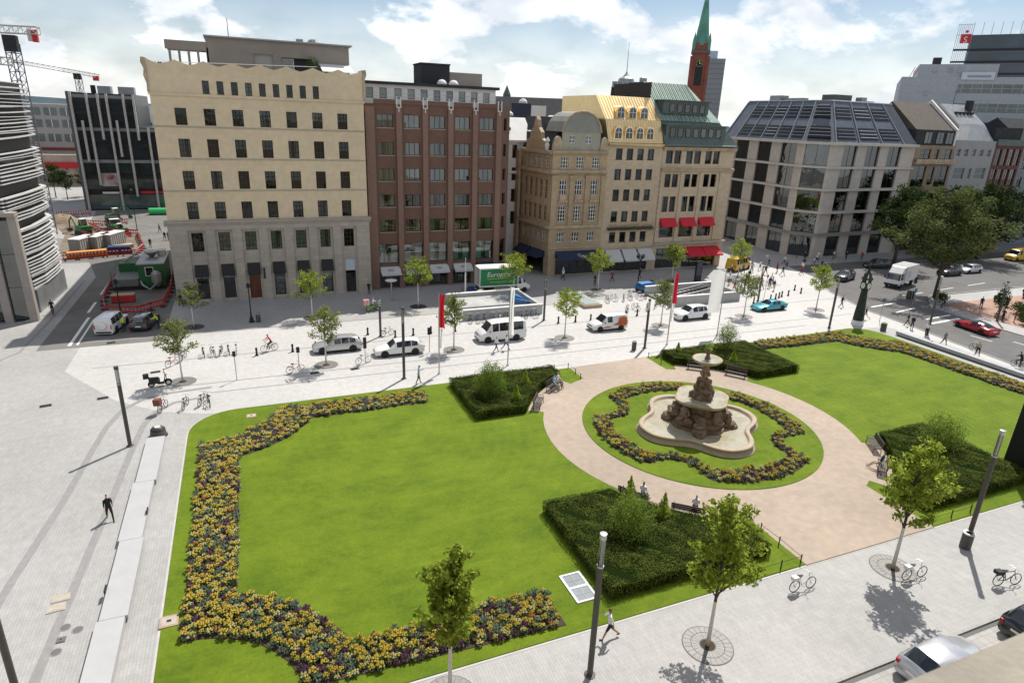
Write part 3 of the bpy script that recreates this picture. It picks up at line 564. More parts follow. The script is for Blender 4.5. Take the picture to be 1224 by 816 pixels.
m_blackfr = M('black_steel_frame', (.03, .03, .032), .45, .3); m_whitefr = M('white_painted_frame', (.74, .73, .70), .5); m_brownfr = M('dark_bronze_frame', (.055, .045, .038), .4, .5)
m_glass = M_glass('window_glass', refl=.05); m_glassG = M_glass('greenish_glass', (.55, .8, .74), .08, .4, .05); m_glassB = M_glass('shop_glass', (.8, .9, .9), .07, .8)
m_glassW = M_glass('old_wavy_glass', (.75, .85, .9), .0, .6, .12)
m_curt = M('white_curtain', (.60, .60, .57), .9, var=(3, .15)); m_blind = M('grey_blind', (.33, .33, .31), .8)
m_roofg = M('roof_gravel', (.27, .26, .25), .95, var=(.8, .2)); m_zinc = M('zinc_roof', (.30, .31, .32), .45, .5, var=(.6, .15)); m_slate = M('slate_roof', (.045, .046, .05), .8, 0, .12, var=(1.2, .25)); m_pent = M('penthouse_panel', (.245, .215, .185), .7, var=(.5, .12))
m_white = M('white_render', (.66, .65, .63), .8, var=(.5, .07)); m_black = M('black_cloth', (.022, .021, .022), .8); m_navy = M('navy_cloth', (.02, .028, .065), .8); m_redcloth = M('red_awning_cloth', (.52, .018, .035), .75); m_greycloth = M('pale_grey_awning_cloth', (.50, .49, .48), .8)
m_plant = M_leaf('roof_plant_leaf', (.02, .05, .012), (.07, .12, .03), .2, 2)

def wall_holes(W, z0, z1, holes, depth=.3, s0=0.):
    """front wall from s0 to W with real openings; each hole (a,b,c,d) = s from a to b, z from c to d, with reveals going back"""
    xs = sorted({s0, W} | {round(v, 4) for h in holes for v in h[:2]}); zs = sorted({z0, z1} | {round(v, 4) for h in holes for v in h[2:4]}); b = MB()
    for i in range(len(xs) - 1):
        # merge vertical runs
        run = None
        for j in range(len(zs) - 1):
            cx, cz = (xs[i] + xs[i + 1]) / 2, (zs[j] + zs[j + 1]) / 2; inn = any(h[0] < cx < h[1] and h[2] < cz < h[3] for h in holes)
            if not inn:
                if run is None: run = zs[j]
            if (inn or j == len(zs) - 2) and run is not None:
                e = zs[j] if inn else zs[j + 1]; b.add([(xs[i], 0, run), (xs[i + 1], 0, run), (xs[i + 1], 0, e), (xs[i], 0, e)], [(0, 1, 2, 3)]); run = None
    for a, c, lo, hi in [h[:4] for h in holes]:
        b.add([(a, 0, lo), (c, 0, lo), (c, 0, hi), (a, 0, hi), (a, depth, lo), (c, depth, lo), (c, depth, hi), (a, depth, hi)], [(0, 4, 5, 1), (3, 2, 6, 7), (0, 3, 7, 4), (1, 5, 6, 2)])
    return b
WC = {}
def win(par, x, y, z, w, h, nx=2, nz=2, fr=None, gl=None, curtain=0, fw=.055, rz=0., sill=None, rails=None, name='window'):
    """a window part: frame with mullions; its panes and curtain are sub-parts. (x,y,z) = lower left corner of the opening's back"""
    w, h = round(w, 2), round(h, 2); key = ('f', w, h, nx, nz, fw, rails)
    if key not in WC:
        b = MB(); b.bx(0, fw, 0, .07, 0, h); b.bx(w - fw, w, 0, .07, 0, h); b.bx(fw, w - fw, 0, .07, 0, fw); b.bx(fw, w - fw, 0, .07, h - fw, h)
        for i in range(1, nx): b.bx(w * i / nx - fw * .5, w * i / nx + fw * .5, .003, .065, fw, h - fw)
        for zz in (rails or [i / nz for i in range(1, nz)]): b.bx(fw, w - fw, .006, .06, h * zz - fw * .4, h * zz + fw * .4)
        WC[key] = b.mesh(name)
    o = put(name, WC[key], fr or m_blackfr, par, (x, y, z), rz); k2 = ('p', w, h)
    if k2 not in WC: WC[k2] = MB().add([(.01, .035, .01), (w - .01, .035, .01), (w - .01, .035, h - .01), (.01, .035, h - .01)], [(0, 1, 2, 3)]).mesh('pane')
    put('pane', WC[k2], gl or m_glass, o)
    if curtain:
        k3 = ('c', w, h, curtain)
        if k3 not in WC:
            b = MB(); r_ = random.Random(curtain * 7)
            for (a, c) in ([(0, .32), (.68, 1)], [(0, .5), (.8, 1)], [(0, 1)], [(0, .25), (.55, 1)], [(.05, .95)])[curtain % 5]:
                n_ = max(3, int((c - a) * 10)); lo = h * (0 if curtain % 5 != 4 else .45); vs_ = []
                for i in range(n_ + 1): xx = w * (a + (c - a) * i / n_); yy = .16 + .035 * (i % 2); vs_ += [(xx, yy, lo + .02), (xx, yy, h)]
                b.add(vs_, [(2 * i, 2 * i + 2, 2 * i + 3, 2 * i + 1) for i in range(n_)])
            WC[k3] = b.mesh('curtain')
        put('curtain', WC[k3], m_curt if curtain < 20 else m_blind, o)
    if sill: put('sill', MB().bx(-.08, w + .08, -sill - .12, 0, -.09, -.005), m_stone2, o)
    return o
def shell(par, x0, x1, y0, y1, z1, mat, roof=None, t=.35, z0=0., front=False):
    b = MB(); b.bx(x0, x0 + t, y0 + .01, y1, z0, z1); b.bx(x1 - t, x1, y0 + .01, y1, z0, z1); b.bx(x0 + t, x1 - t, y1 - t, y1, z0, z1)
    put('wall', b, mat, par); put('roof', MB().bx(x0 + .02, x1 - .02, y0 + .31, y1 - .02, z1 - .35, z1 - .02), roof or m_roofg, par)
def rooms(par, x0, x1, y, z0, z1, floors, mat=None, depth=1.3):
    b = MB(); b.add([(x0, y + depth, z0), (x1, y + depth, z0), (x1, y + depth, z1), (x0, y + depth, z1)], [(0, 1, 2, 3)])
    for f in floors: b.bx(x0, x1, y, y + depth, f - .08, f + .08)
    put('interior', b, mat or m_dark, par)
def awning(par, x0, x1, y, z_top, z_low, out, mat, name='awning', valance=.22):
    b = MB(); n_ = max(2, int((x1 - x0) / .5)); b.hexa([(x0, y - out, z_low - .02), (x1, y - out, z_low - .02), (x1, y, z_top - .03), (x0, y, z_top - .03), (x0, y - out, z_low), (x1, y - out, z_low), (x1, y, z_top), (x0, y, z_top)])
    for i in range(n_):
        a, c = x0 + (x1 - x0) * i / n_, x0 + (x1 - x0) * (i + 1) / n_; b.bx(a + .005, c - .005, y - out - .015, y - out - .004, z_low - valance * (1 if i % 2 else .93), z_low + .0)
    b.add([(x0, y - out, z_low), (x0, y, z_top), (x0, y, z_low)], [(0, 1, 2)]); b.add([(x1, y - out, z_low), (x1, y, z_top), (x1, y, z_low)], [(0, 2, 1)])
    return put(name, b, mat, par)
def text_mesh(s, size, ext=.01, align='CENTER'):
    c = bpy.data.curves.new('lettering', 'FONT'); c.body = s; c.size = size; c.extrude = ext; c.align_x = align; o = bpy.data.objects.new('lettering', c); COL.objects.link(o)
    dg_ = bpy.context.evaluated_depsgraph_get(); me = bpy.data.meshes.new_from_object(o.evaluated_get(dg_)); COL.objects.unlink(o); bpy.data.objects.remove(o); me.materials.clear(); return me
def lettering(par, s, loc, size, mat, rz=0., rx=pi / 2, shear=0., ext=.01):
    me = text_mesh(s, size, ext)
    if shear:
        for v in me.vertices: v.co.x += v.co.y * shear
    o = put('lettering', me, mat, par, loc); o.rotation_euler = (rx, 0, rz); return o

# ---- 1 beige office block with scalloped parapet
B = thing('office_building', 'beige stone office block with scalloped parapet and grey pilastered base', 'building', (0, 0, 0)); X0, X1, Y = -8.3, 14.6, 83.3; cols = [-6.1 + 2.92 * i for i in range(7)]
up = [(c, c + 1.17, a, b_) for c in cols for a, b_ in ((20.45, 22.25), (17.0, 19.0), (13.45, 15.5), (10.0, 12.0))]
f = wall_holes(X1, 9.9, 23.5, up, .28, X0); put('facade', f, m_beige, B, (0, Y, 0))
att = [(-3.03 + 1.472 * i, -2.33 + 1.472 * i, 23.78, 25.18) for i in range(9)]
# flared attic: leans out slightly at the top, scalloped edge
fa = wall_holes(X1 + .05, 23.72, 26.0, att, .3, X0 - .05); fa.bx(X0 - .12, X1 + .12, -.16, .3, 23.5, 23.72)
pk = [X0 - .05 + (X1 - X0 + .1) * i / 8 for i in range(9)]; top = []
for i in range(8):
    for k in range(8): u = k / 8; top.append((pk[i] + (pk[i + 1] - pk[i]) * u, 27.15 - .48 * (1 - abs(2 * u - 1) ** 1.25)))
top.append((pk[8], 27.15)); nt_ = len(top)
fa.add([(x, 0, 26.0) for x, z in top] + [(x, -.14, z) for x, z in top] + [(x, .22, z) for x, z in top] + [(x, .22, 26.) for x, z in top], [g_ for i in range(nt_ - 1) for g_ in ((i, i + 1, nt_ + i + 1, nt_ + i), (nt_ + i, nt_ + i + 1, 2 * nt_ + i + 1, 2 * nt_ + i), (2 * nt_ + i, 2 * nt_ + i + 1, 3 * nt_ + i + 1, 3 * nt_ + i))])
put('attic', fa, m_beige, B, (0, Y, 0))
for s_, xx in ((-1, X0), (1, X1)):   # curled stone horns at both ends of the attic
    p = [(xx, 23.7), (xx + s_ * .18, 23.8), (xx + s_ * .12, 24.6), (xx + s_ * .34, 25.4), (xx + s_ * .22, 26.1), (xx + s_ * .45, 26.7), (xx + s_ * .38, 27.25), (xx - s_ * .05, 27.2)]
    put('attic_scroll', MB().profy(p if s_ > 0 else p[::-1], Y - .15, Y + 2.6), m_sand2, B)
for i, zz in enumerate((20.33, 16.88, 13.33)): put('string_course', MB().bx(X0 - .02, X1 + .02, Y - .09, Y + .02, zz - .1, zz), m_stone2, B)
for zz in (19.75, 16.25, 12.7): put('joint_band', MB().bx(X0, X1, Y - .012, Y + .02, zz - .03, zz), m_beige, B)
for i, (a, b_, c, d) in enumerate(up): win(B, a, Y + .24, c, b_ - a, d - c, 3, 3, m_blackfr, m_glassW, (0, 4, 9, 0, 14, 1, 0, 4, 3, 0, 9)[(i * 5) % 11], .07)
for i, (a, b_, c, d) in enumerate(att): win(B, a, Y + .24, c, b_ - a, d - c, 2, 3, m_blackfr, m_glassW, 2 if i == 3 else 0, .045)
lo = [(c + .04, c + 1.3, 6.2, 8.45) for c in cols] + [(c + .04, c + 1.34, .35 if i not in (2, 6) else .12, 4.6) for i, c in enumerate(cols)]
f = wall_holes(X1 + .1, 0, 9.35, lo, .35, X0 - .1)
for i in range(8):
    xa = X0 - .1 if i == 0 else cols[i - 1] + 1.62; xb = cols[i] - .3 if i < 7 else X1 + .1; f.bx(xa, xb, -.22, .0, .55, 8.75); f.bx(xa - .05, xb + .05, -.29, 0, 0, .55)
f.bx(X0 - .1, X1 + .1, -.25, 0, 8.75, 9.35)
put('base_storey', f, m_stone, B, (0, Y - .05, 0)); put('cornice', MB().profx([(Y + .1, 9.3), (Y - .35, 9.3), (Y - .5, 9.62), (Y - .58, 9.66), (Y - .58, 9.84), (Y + .1, 9.96)], X0 - .4, X1 + .3), m_stone2, B)
for i, c in enumerate(cols):
    win(B, c + .04, Y + .2, 6.2, 1.26, 2.25, 3, 4, m_brownfr, m_glassW, (0, 2, 2, 1, 2, 1, 0)[i], .05); z_ = .35 if i not in (2, 6) else .12
    if i == 2:
        d = put('door', MB().bx(c + .04, c + 1.34, Y + .2, Y + .28, .12, 3.25), M('mahogany_door', (.11, .032, .018), .4, var=(2, .3), coat=.3), B); put('handle', MB().tube([(c + .2, Y + .14, 1.0), (c + .2, Y + .14, 2.0)], .02, 6), m_brownfr, d)
        for q in range(3): put('panel', MB().bx(c + .2, c + .62, Y + .185, Y + .2, .4 + q * .95, 1.15 + q * .95), MATS['mahogany_door'], d); put('panel', MB().bx(c + .76, c + 1.2, Y + .185, Y + .2, .4 + q * .95, 1.15 + q * .95), MATS['mahogany_door'], d)
    elif i == 6:
        win(B, c + .04, Y + .2, .12, 1.3, 2.5, 2, 5, m_blackfr, m_glass, 0, .09, name='door'); put('sign_panel', MB().bx(c, c + 1.36, Y + .1, Y + .2, 3.0, 4.6), M('pale_blue_panel', (.45, .52, .56), .5), B)
    else:
        win(B, c + .04, Y + .2, .35, 1.3, 3.0, 1, 2, m_blackfr, m_glassB, 0, .06, name='shop_window')
        if i in (3, 4, 5): put('poster', MB().bx(c + .2, c + 1.2, Y + .32, Y + .34, .5, 2.3), M('dark_poster', (.08, .09, .11), .5, var=(2.5, .6, (.5, .5, .5))), B)
    if i < 6: awning(B, c - .04, c + 1.42, Y - .05, 4.62, 3.35, .42, m_black, valance=.16)
put('plaque', MB().bx(cols[2] + 1.72, cols[2] + 1.95, Y - .32, Y - .27, 2.6, 4.0), m_blackfr, B)
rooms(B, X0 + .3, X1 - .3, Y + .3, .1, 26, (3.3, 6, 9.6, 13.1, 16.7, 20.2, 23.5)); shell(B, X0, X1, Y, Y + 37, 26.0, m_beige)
PY = 88.3
P = put('penthouse', wall_holes(13.9, 26., 30.1, [(2.7, 4.9, 26.1, 28.6), (5.9, 9.4, 26.1, 28.4)], .8, -2.3), m_pent, B, (0, PY, 0)); put('penthouse_body', MB().bx(-2.3, 13.9, PY + .81, PY + 8, 26, 30.0), m_pent, B); put('penthouse_roof', MB().bx(-2.5, 14.3, PY - .35, PY + 8.2, 30.1, 30.25), m_zinc, B)
put('penthouse_shutter', MB().bx(2.7, 4.9, PY + .3, PY + .36, 26.1, 28.6), m_blind, B); win(B, 6, PY + .4, 26.1, 1.3, 2.2, 1, 2, m_whitefr, m_glassG); put('terrace_wall', MB().bx(7.4, 9.4, PY + .5, PY + .6, 26, 28.4), m_dark, B)
for i in range(5): put('pergola_post', MB().bx(-6.3 + i * .98, -6.05 + i * .98, PY, PY + .3, 26, 28.9), m_pent, B)
put('pergola_beam', MB().bx(-6.6, -2.31, PY - .1, PY + .45, 28.55, 29.5), m_pent, B); put('pergola_beam', MB().bx(-6.6, -2.31, PY + 3, PY + 3.5, 28.6, 29.4), m_pent, B)
put('railing', MB().tube([(-5, Y + 1.2, 27.0), (9.5, Y + 1.2, 27.35)], .035, 5), m_whitefr, B)
put('terrace_awning', MB().hexa([(10.2, Y + 1.5, 26.9), (14., Y + 1.5, 26.9), (13.9, PY, 27.9), (10.2, PY, 27.9), (10.2, Y + 1.5, 26.96), (14., Y + 1.5, 26.96), (13.9, PY, 27.96), (10.2, PY, 27.96)]), m_white, B)
put('vent', MB().lathe([(.9, 30.25), (.95, 30.5), (.7, 30.85), (.05, 30.95)], 12, (10.2, PY + 3)), m_zinc, B); put('vent', MB().bx(7.9, 8.7, PY + 2, PY + 2.6, 30.25, 30.75), m_zinc, B); put('mast', MB().tube([(.2, PY + 2, 30.2), (.2, PY + 2, 32.4)], [.06, .04], 5), m_zinc, B)
for i, (x, y, r, h, lab) in enumerate(((9.3, 86.6, .9, 2.6, 'dark bushy shrub in a tub on the beige block roof terrace'), (3.3, 86.2, .8, 1.2, 'low green plant on the roof terrace before the shutter'), (-7.0, 85, .7, .9, 'small green plant at the scalloped parapet corner'))):
    shrub(x, y, r, h, lab, m_plant, 30 + i, 900, .16, 26.0)

# ---- 2 red-brown clinker building
B = thing('office_building', 'red-brown clinker office building with grey shop awnings and white roof storey', 'building'); Y = 84.5; X0, X1 = 14.9, 33.1; bays = [16.4 + 3.41 * i for i in range(5)]; rows = [(20.8, 22.4), (17.45, 19.05), (14.22, 15.8), (10.92, 12.5), (7.62, 9.25)]
hs = [(c, c + 2.05, a, b_) for c in bays for a, b_ in rows] + [(c - .28, c + 2.36, 3.4, 6.0) for c in bays] + [(c - .2, c + 2.3, .15, 2.9) for c in bays]
put('facade', wall_holes(X1, 0, 23.6, hs, .3, X0), m_brown, B, (0, Y, 0))
pxs = [(X0, 16.05)] + [(c + 2.38, c + 3.08) for c in bays[:4]] + [(32.35, X1)]
for a, b_ in pxs: put('pilaster', MB().bx(a, b_, Y - .32, Y, 0, 23.3), m_brown2, B)
for i, c in enumerate(bays): put('parapet', MB().bx(c - .34, c + 2.37, Y - .12, Y + .3, 23.6, 24.15), m_brown, B)
for i, (a, b_) in enumerate(pxs[1:]):   # white tuning-fork brackets over the pilasters
    m_ = (a + b_) / 2; put('bracket', MB().bx(m_ - .3, m_ - .2, Y - .4, Y - .3, 23.3, 24.5).bx(m_ + .2, m_ + .3, Y - .4, Y - .3, 23.3, 24.5).bx(m_ - .3, m_ + .3, Y - .4, Y - .3, 23.2, 23.3).bx(m_ - .05, m_ + .05, Y - .39, Y - .31, 22.7, 23.2), m_white, B)
k = 0
for c in bays:
    for a, b_ in rows: k += 1; win(B, c, Y + .2, a, 2.05, b_ - a, 3, 1, m_brownfr, m_glassG if k % 5 in (1, 3) else m_glass, (6, 1, 8, 3, 10, 11, 13, 2, 16, 0, 18)[k % 11], .07, sill=.12)
    win(B, c - .28, Y + .2, 3.4, 2.64, 2.6, 2, 1, m_blackfr, m_glassB, 0, .06, name='shop_window'); win(B, c - .2, Y + .25, .15, 2.5, 2.75, 2, 1, m_blackfr, m_glassB, 0, .07, name='shop_window')
    # glimpses inside: pale display walls and mannequins
    put('display', MB().bx(c - .1, c + .7, Y + .6, Y + .7, 3.5, 5.9).bx(c + 1.5, c + 2.3, Y + .9, Y + 1.0, 3.5, 5.6).bx(c - .2, c + 2.3, Y + .5, Y + 1.2, 3.35, 3.5).bx(c + .9, c + 1.5, Y + 1.0, Y + 1.1, .3, 2.4).lathe([(.16, .3), (.2, .9), (.13, 1.25), (.2, 1.55), (.06, 1.72), (.1, 1.95), (.02, 2.05)], 8, (c + 1.15, Y + .75)), m_curt, B)
for i in range(4):
    aw = awning(B, bays[i] - .2, bays[i] + 2.45, Y - .05, 2.95, 2.15, 1.1, m_greycloth)
    for dxx in (-.16, .16): put('emblem', MB().ring((0, 0, 0), .17, .03, 'y', 14, 4), M('dark_grey_print', (.16, .16, .165), .8), aw, (bays[i] + 1.12 + dxx, Y - .62, 2.57)).rotation_euler = (-.93, 0, 0)
awning(B, bays[4] - .2, bays[4] + 2.45, Y - .05, 3.0, 2.3, 1.0, m_navy)
c0, c1 = Vector((33.1, Y - .1)), Vector((35.0, Y + 1.7)); dv = c1 - c0; an = math.atan2(dv.y, dv.x)   # bevelled corner
ch = [(.75, 1.75, a, b_) for a, b_ in rows]; put('corner_facade', wall_holes(dv.length, 0, 24.1, ch + [(.5, 2.2, 2.8, 6.0)], .25, 0), m_brown, B, (c0.x, c0.y, 0), an)
for a, b_ in rows: win(B, c0.x + cos(an) * .75 - sin(an) * .2, c0.y + sin(an) * .75 + cos(an) * .2, a, 1.0, b_ - a, 2, 1, m_brownfr, m_glass, 6, .06, an)
win(B, c0.x + cos(an) * .5 - sin(an) * .2, c0.y + sin(an) * .5 + cos(an) * .2, 2.8, 1.7, 3.2, 1, 2, m_blackfr, m_glassG, 0, .06, an, name='shop_window')
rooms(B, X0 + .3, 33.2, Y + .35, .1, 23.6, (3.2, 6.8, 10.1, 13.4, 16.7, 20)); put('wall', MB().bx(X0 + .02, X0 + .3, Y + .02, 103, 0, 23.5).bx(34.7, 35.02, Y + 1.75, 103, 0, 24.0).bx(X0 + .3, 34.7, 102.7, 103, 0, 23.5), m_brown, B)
put('roof', MB().prism([(X0 + .31, Y + .32), (33.0, Y + .32), (34.68, Y + 1.9), (34.68, 102.6), (X0 + .31, 102.6)], 23.2, 23.55), m_roofg, B)
PY = 88.2; ph = [(15.8 + 1.75 * i + (.2 if i > 1 else 0), 16.75 + 1.75 * i + (.2 if i > 1 else 0), 24.3, 25.6) for i in range(10)]; put('roof_storey', wall_holes(33.6, 23.55, 26.0, ph, .2, 15.3), m_white, B, (0, PY, 0))
for i, (a, b_, c, d) in enumerate(ph): win(B, a, PY + .14, c, b_ - a, d - c, 1, 1, m_brownfr, m_glassG, (0, 2, 0, 22)[i % 4], .05)
put('roof_storey_body', MB().bx(15.3, 33.6, PY + .9, PY + 9, 23.6, 25.98), m_white, B); put('roof_edge', MB().bx(15.0, 34.0, PY - .5, PY + 9.3, 26.0, 26.35), m_slate, B); put('plant_room', MB().bx(23.6, 27.6, PY + 2.0, PY + 6, 26.35, 28.9), m_dark, B); put('plant_room_cap', MB().bx(23.5, 27.7, PY + 1.9, PY + 6.1, 28.9, 29.05), m_slate, B); put('lift_house', MB().bx(28.0, 33.0, PY + 4, PY + 8, 26.35, 28.2), M('beige_panel', (.36, .31, .26), .8, var=(.7, .1)), B)
for x, y in ((26.2, PY + 1), (27.9, PY + 1.2)): put('roof_dome', MB().lathe([(.7, 26.35), (.68, 26.6), (.4, 26.95), (.02, 27.05)], 12, (x, y)), m_white, B, smooth=True)
put('guard_rail', MB().tube([(X0, Y + .6, 24.9), (33, Y + .6, 24.9)], .025, 4).tube([(X0, Y + .6, 24.5), (33, Y + .6, 24.5)], .02, 4), m_zinc, B)

# ---- 3 ornate sandstone corner building
B = thing('corner_building', 'ornate sandstone corner building with curved slate gable and navy awnings', 'building'); Y = 85.5; X0, X1 = 41.6, 50.5
sx = [42.93, 45.48, 48.1]; hs = [(c, c + 1.22, a, b_) for c in sx for a, b_ in ((15.85, 17.5), (11.4, 14.2), (8.15, 10.45), (5.1, 6.55))] + [(42.9, 49.7, .1, 3.6)]
put('facade', wall_holes(X1, 0, 18.0, hs, .32, X0), m_sand, B, (0, Y, 0)); k = 0
for c in sx:
    for a, h_, nz_ in ((15.85, 1.65, 3), (11.4, 2.8, 4), (8.15, 2.3, 4), (5.1, 1.45, 2)): k += 1; win(B, c, Y + .2, a, 1.22, h_, 3, nz_, m_whitefr, m_glassW, (0, 5, 0)[k % 3], .09, sill=.1)
    put('balconette', MB().bx(c - .15, c + 1.37, Y - .3, Y, 11.05, 11.3).bx(c + .05, c + 1.17, Y - .12, Y - .02, 11.3, 12.1), m_sand2, B)
for a, b_ in ((41.6, 42.5), (44.5, 45.1), (47.1, 47.7), (49.75, 50.5)): put('pilaster', MB().bx(a, b_, Y - .2, Y, 7.6, 14.9).bx(a - .08, b_ + .08, Y - .28, Y, 14.5, 14.9), m_sand, B)
put('cornice', MB().profx([(Y + .05, 15.1), (Y - .35, 15.1), (Y - .62, 15.4), (Y - .62, 15.6), (Y + .05, 15.7)], 41.2, 50.5), m_sand2, B); put('cornice', MB().profx([(Y + .05, 17.9), (Y - .3, 17.9), (Y - .5, 18.15), (Y - .5, 18.3), (Y + .05, 18.4)], 41.4, 50.45), m_sand2, B); put('string_course', MB().bx(41.4, 50.5, Y - .25, Y, 7.2, 7.6), m_sand2, B); put('string_course', MB().bx(41.5, 50.5, Y - .15, Y, 4.1, 4.35), m_sand2, B)
gw = [(44.1, 45.1, 19.35, 20.45), (46.8, 47.8, 19.35, 20.45)]; put('gable_wall', wall_holes(49.2, 18.4, 20.9, gw, .25, 42.9), M('grey_green_stone', (.33, .325, .255), .85, var=(.8, .12)), B, (0, Y + .1, 0))
for a, b_, c, d in gw: win(B, a, Y + .25, c, b_ - a, d - c, 2, 2, m_whitefr, m_glass, 0, .09)
gb = MB(); pr = [(42.85, 20.9), (43.0, 21.5), (43.35, 22.3), (43.9, 23.0), (44.7, 23.5), (45.7, 23.72), (46.6, 23.7), (47.6, 23.4), (48.4, 22.8), (48.9, 22.0), (49.25, 20.9)]; gb.profy(pr, Y + .02, Y + 5.5); put('barrel_gable', gb, M('slate_gable', (.235, .235, .205), .7, var=(.7, .14)), B)
put('gable_trim', MB().tube([(x, Y - .02, z) for x, z in pr], .14, 6), m_sand2, B)
for x in (42.3, 49.9): put('volute', MB().profy([(x + .75 * cos(a / 10 * pi), 18.4 + 1.9 * sin(a / 10 * pi)) for a in range(11)], Y - .1, Y + .5), m_sand2, B)
SX = 41.55; SL = 8.6   # street side, facing left
sh = [(.9 + 1.45 * i, 1.75 + 1.45 * i, a, b_) for i in range(5) for a, b_ in ((15.85, 17.5), (11.4, 14.2), (8.15, 10.45), (5.1, 6.55))]; sa = radians(-82 - 180 + 180); sdir = Vector((-1.05, 8.6)).normalized(); s_an = math.atan2(-sdir.y, -sdir.x)   # runs from the back corner to the front corner
bo = Vector((X0, Y)) + sdir * SL
put('side_facade', wall_holes(SL, 0, 18.0, sh + [(1.2, 7.4, .1, 3.6)], .25, 0), m_sand, B, (bo.x, bo.y, 0), s_an)
nrm = Vector((-sin(s_an), cos(s_an)))
for i, (a, b_, c, d) in enumerate(sh): p = bo - sdir * a + nrm * .15; win(B, p.x, p.y, c, b_ - a, d - c, 2, 3, m_whitefr if i % 4 in (0, 3) else m_sand2, m_glassW, 0, .1, s_an)
q0, q1 = Vector((X0, Y)) - nrm * .45, bo - nrm * .45
for zz in (15.3, 18.05, 7.4): put('side_cornice', MB().prism([tuple(q0), tuple(q1), tuple(bo), (X0, Y)][::-1], zz - .2, zz + .25), m_sand2, B)
put('side_gable', MB().add([], []).profx([(0, 18.3), (5.4, 18.3), (5.2, 19.5), (4.3, 19.9), (4.2, 20.7), (3.4, 21.4), (3.1, 22.4), (2.7, 22.9), (2.3, 22.4), (2.0, 21.4), (1.2, 20.7), (1.1, 19.9), (.2, 19.5)], 0, .6), m_sand, B, (X0 - .35, Y + 2.2, 0), .12)
put('roundel', MB().lathe([(.45, 0), (.45, .08), (.3, .1)], 14), m_stone2, B, (X0 - .42, Y + 4.85, 20.2)).rotation_euler = (0, -pi / 2, .12)
for y_ in (Y + 1.9, Y + 7.8): put('gable_finial', MB().lathe([(.3, 18.3), (.35, 19.0), (.2, 19.3), (.38, 19.6), (.05, 20.1)], 8, (X0 - .1, y_)), m_white, B)
put('mansard_roof', MB().hexa([(42.0, Y + .6, 18.3), (50.45, Y + .6, 18.3), (50.45, Y + 16, 18.3), (40.5, Y + 16, 18.3), (44.2, Y + 3.5, 22.9), (50.4, Y + 3.5, 22.9), (50.4, Y + 14, 22.9), (43.5, Y + 14, 22.9)]), m_slate, B); put('white_roof', MB().hexa([(42.4, Y + 6.6, 20.6), (46.4, Y + 5.6, 22.92), (46.4, Y + 12, 22.92), (42.2, Y + 12, 20.6), (42.4, Y + 6.6, 20.7), (46.4, Y + 5.6, 23.1), (46.4, Y + 12, 23.1), (42.2, Y + 12, 20.7)]), m_white, B)
put('wall', MB().bx(50.2, 50.48, Y + .02, Y + 16, 0, 18).bx(40.0, 50.2, Y + 15.7, Y + 16, 0, 18).bx(40.05, 40.4, Y + 8.7, Y + 15.7, 0, 18), m_sand, B); rooms(B, 42, 50.2, Y + .4, .1, 17.9, (4, 7.4, 11, 15), None, 2.5)
put('shop_pier', MB().bx(41.6, 42.85, Y - .15, Y + .35, 0, 3.65), m_sand, B); put('shop_pier', MB().bx(49.75, 50.5, Y - .15, Y + .35, 0, 3.65), m_sand, B)
win(B, 42.9, Y + .3, .1, 6.8, 3.4, 5, 2, m_blackfr, m_glassB, 0, .09, name='shop_window'); aw = awning(B, 42.75, 49.85, Y - .02, 3.75, 2.7, 1.5, m_navy); put('emblem', MB().ring((0, 0, 0), .25, .035, 'y', 14, 4), m_white, aw, (46.5, Y - .9, 3.2)).rotation_euler = (-.95, 0, 0)
for i in range(2):
    a = awning(B, 0, 3.4, 0, 3.7, 2.8, 1.4, m_navy); p = bo - sdir * (.4 + i * 3.9); a.location = (p.x, p.y, 0); a.rotation_euler.z = s_an

# ---- 4 narrow stone house with the gold mansard
m_gold = M('gold_metal_roof', (.80, .60, .31), .3, .9, var=(.9, .08))
B = thing('town_house', 'narrow sandstone shop house with shining gold mansard roof and arched dormers', 'building'); X0, X1 = 50.52, 60.2; wx = [51.98 + 1.865 * i for i in range(4)]; wr = [(17.22, 18.8), (14.3, 15.83), (11.15, 12.82), (7.95, 9.52), (4.76, 6.32)]
put('facade', wall_holes(X1, 0, 19.2, [(c, c + 1.12, a, b_) for c in wx for a, b_ in wr] + [(51.4, 59.4, .1, 3.5)], .28, X0), m_sand3, B, (0, Y, 0)); k = 0
for c in wx:
    for a, b_ in wr: k += 1; win(B, c, Y + .18, a, 1.12, b_ - a, 1, 1, m_brownfr, m_glassW, (0, 0, 3, 0, 4, 0, 0)[k % 7], .07, sill=.06)
put('eave', MB().profx([(Y + .1, 19.15), (Y - .3, 19.15), (Y - .45, 19.35), (Y - .4, 19.5), (Y + .1, 19.6)], X0, X1), m_gold, B)
A0, A1, R0, R1 = Y - .05, 86.9, 22.85, 90.2
put('gold_mansard', MB().hexa([(X0, A0, 19.6), (X1, A0, 19.6), (X1, Y + 16, 19.6), (X0, Y + 16, 19.6), (X0, A1, R0), (X1, A1, R0), (X1, Y + 16, R0), (X0, Y + 16, R0)]), m_gold, B); put('gold_upper_roof', MB().hexa([(X0 + .01, A1 + .01, R0 + .02), (X1 - .01, A1 + .01, R0 + .02), (X1 - .01, Y + 16, R0 + .02), (X0 + .01, Y + 16, R0 + .02), (X0 + .01, R1, 26.2), (X1 - .01, R1, 26.2), (X1 - .01, Y + 16, 26.2), (X0 + .01, Y + 16, 26.2)]), m_gold, B)
for i in range(20):   # standing seams
    x = X0 + .25 + i * (X1 - X0 - .5) / 19; put('seam', MB().tube([(x, A0 - .02, 19.62), (x, A1 - .02, R0 + .02), (x, R1 - .02, 26.22)], .035, 4), m_gold, B)
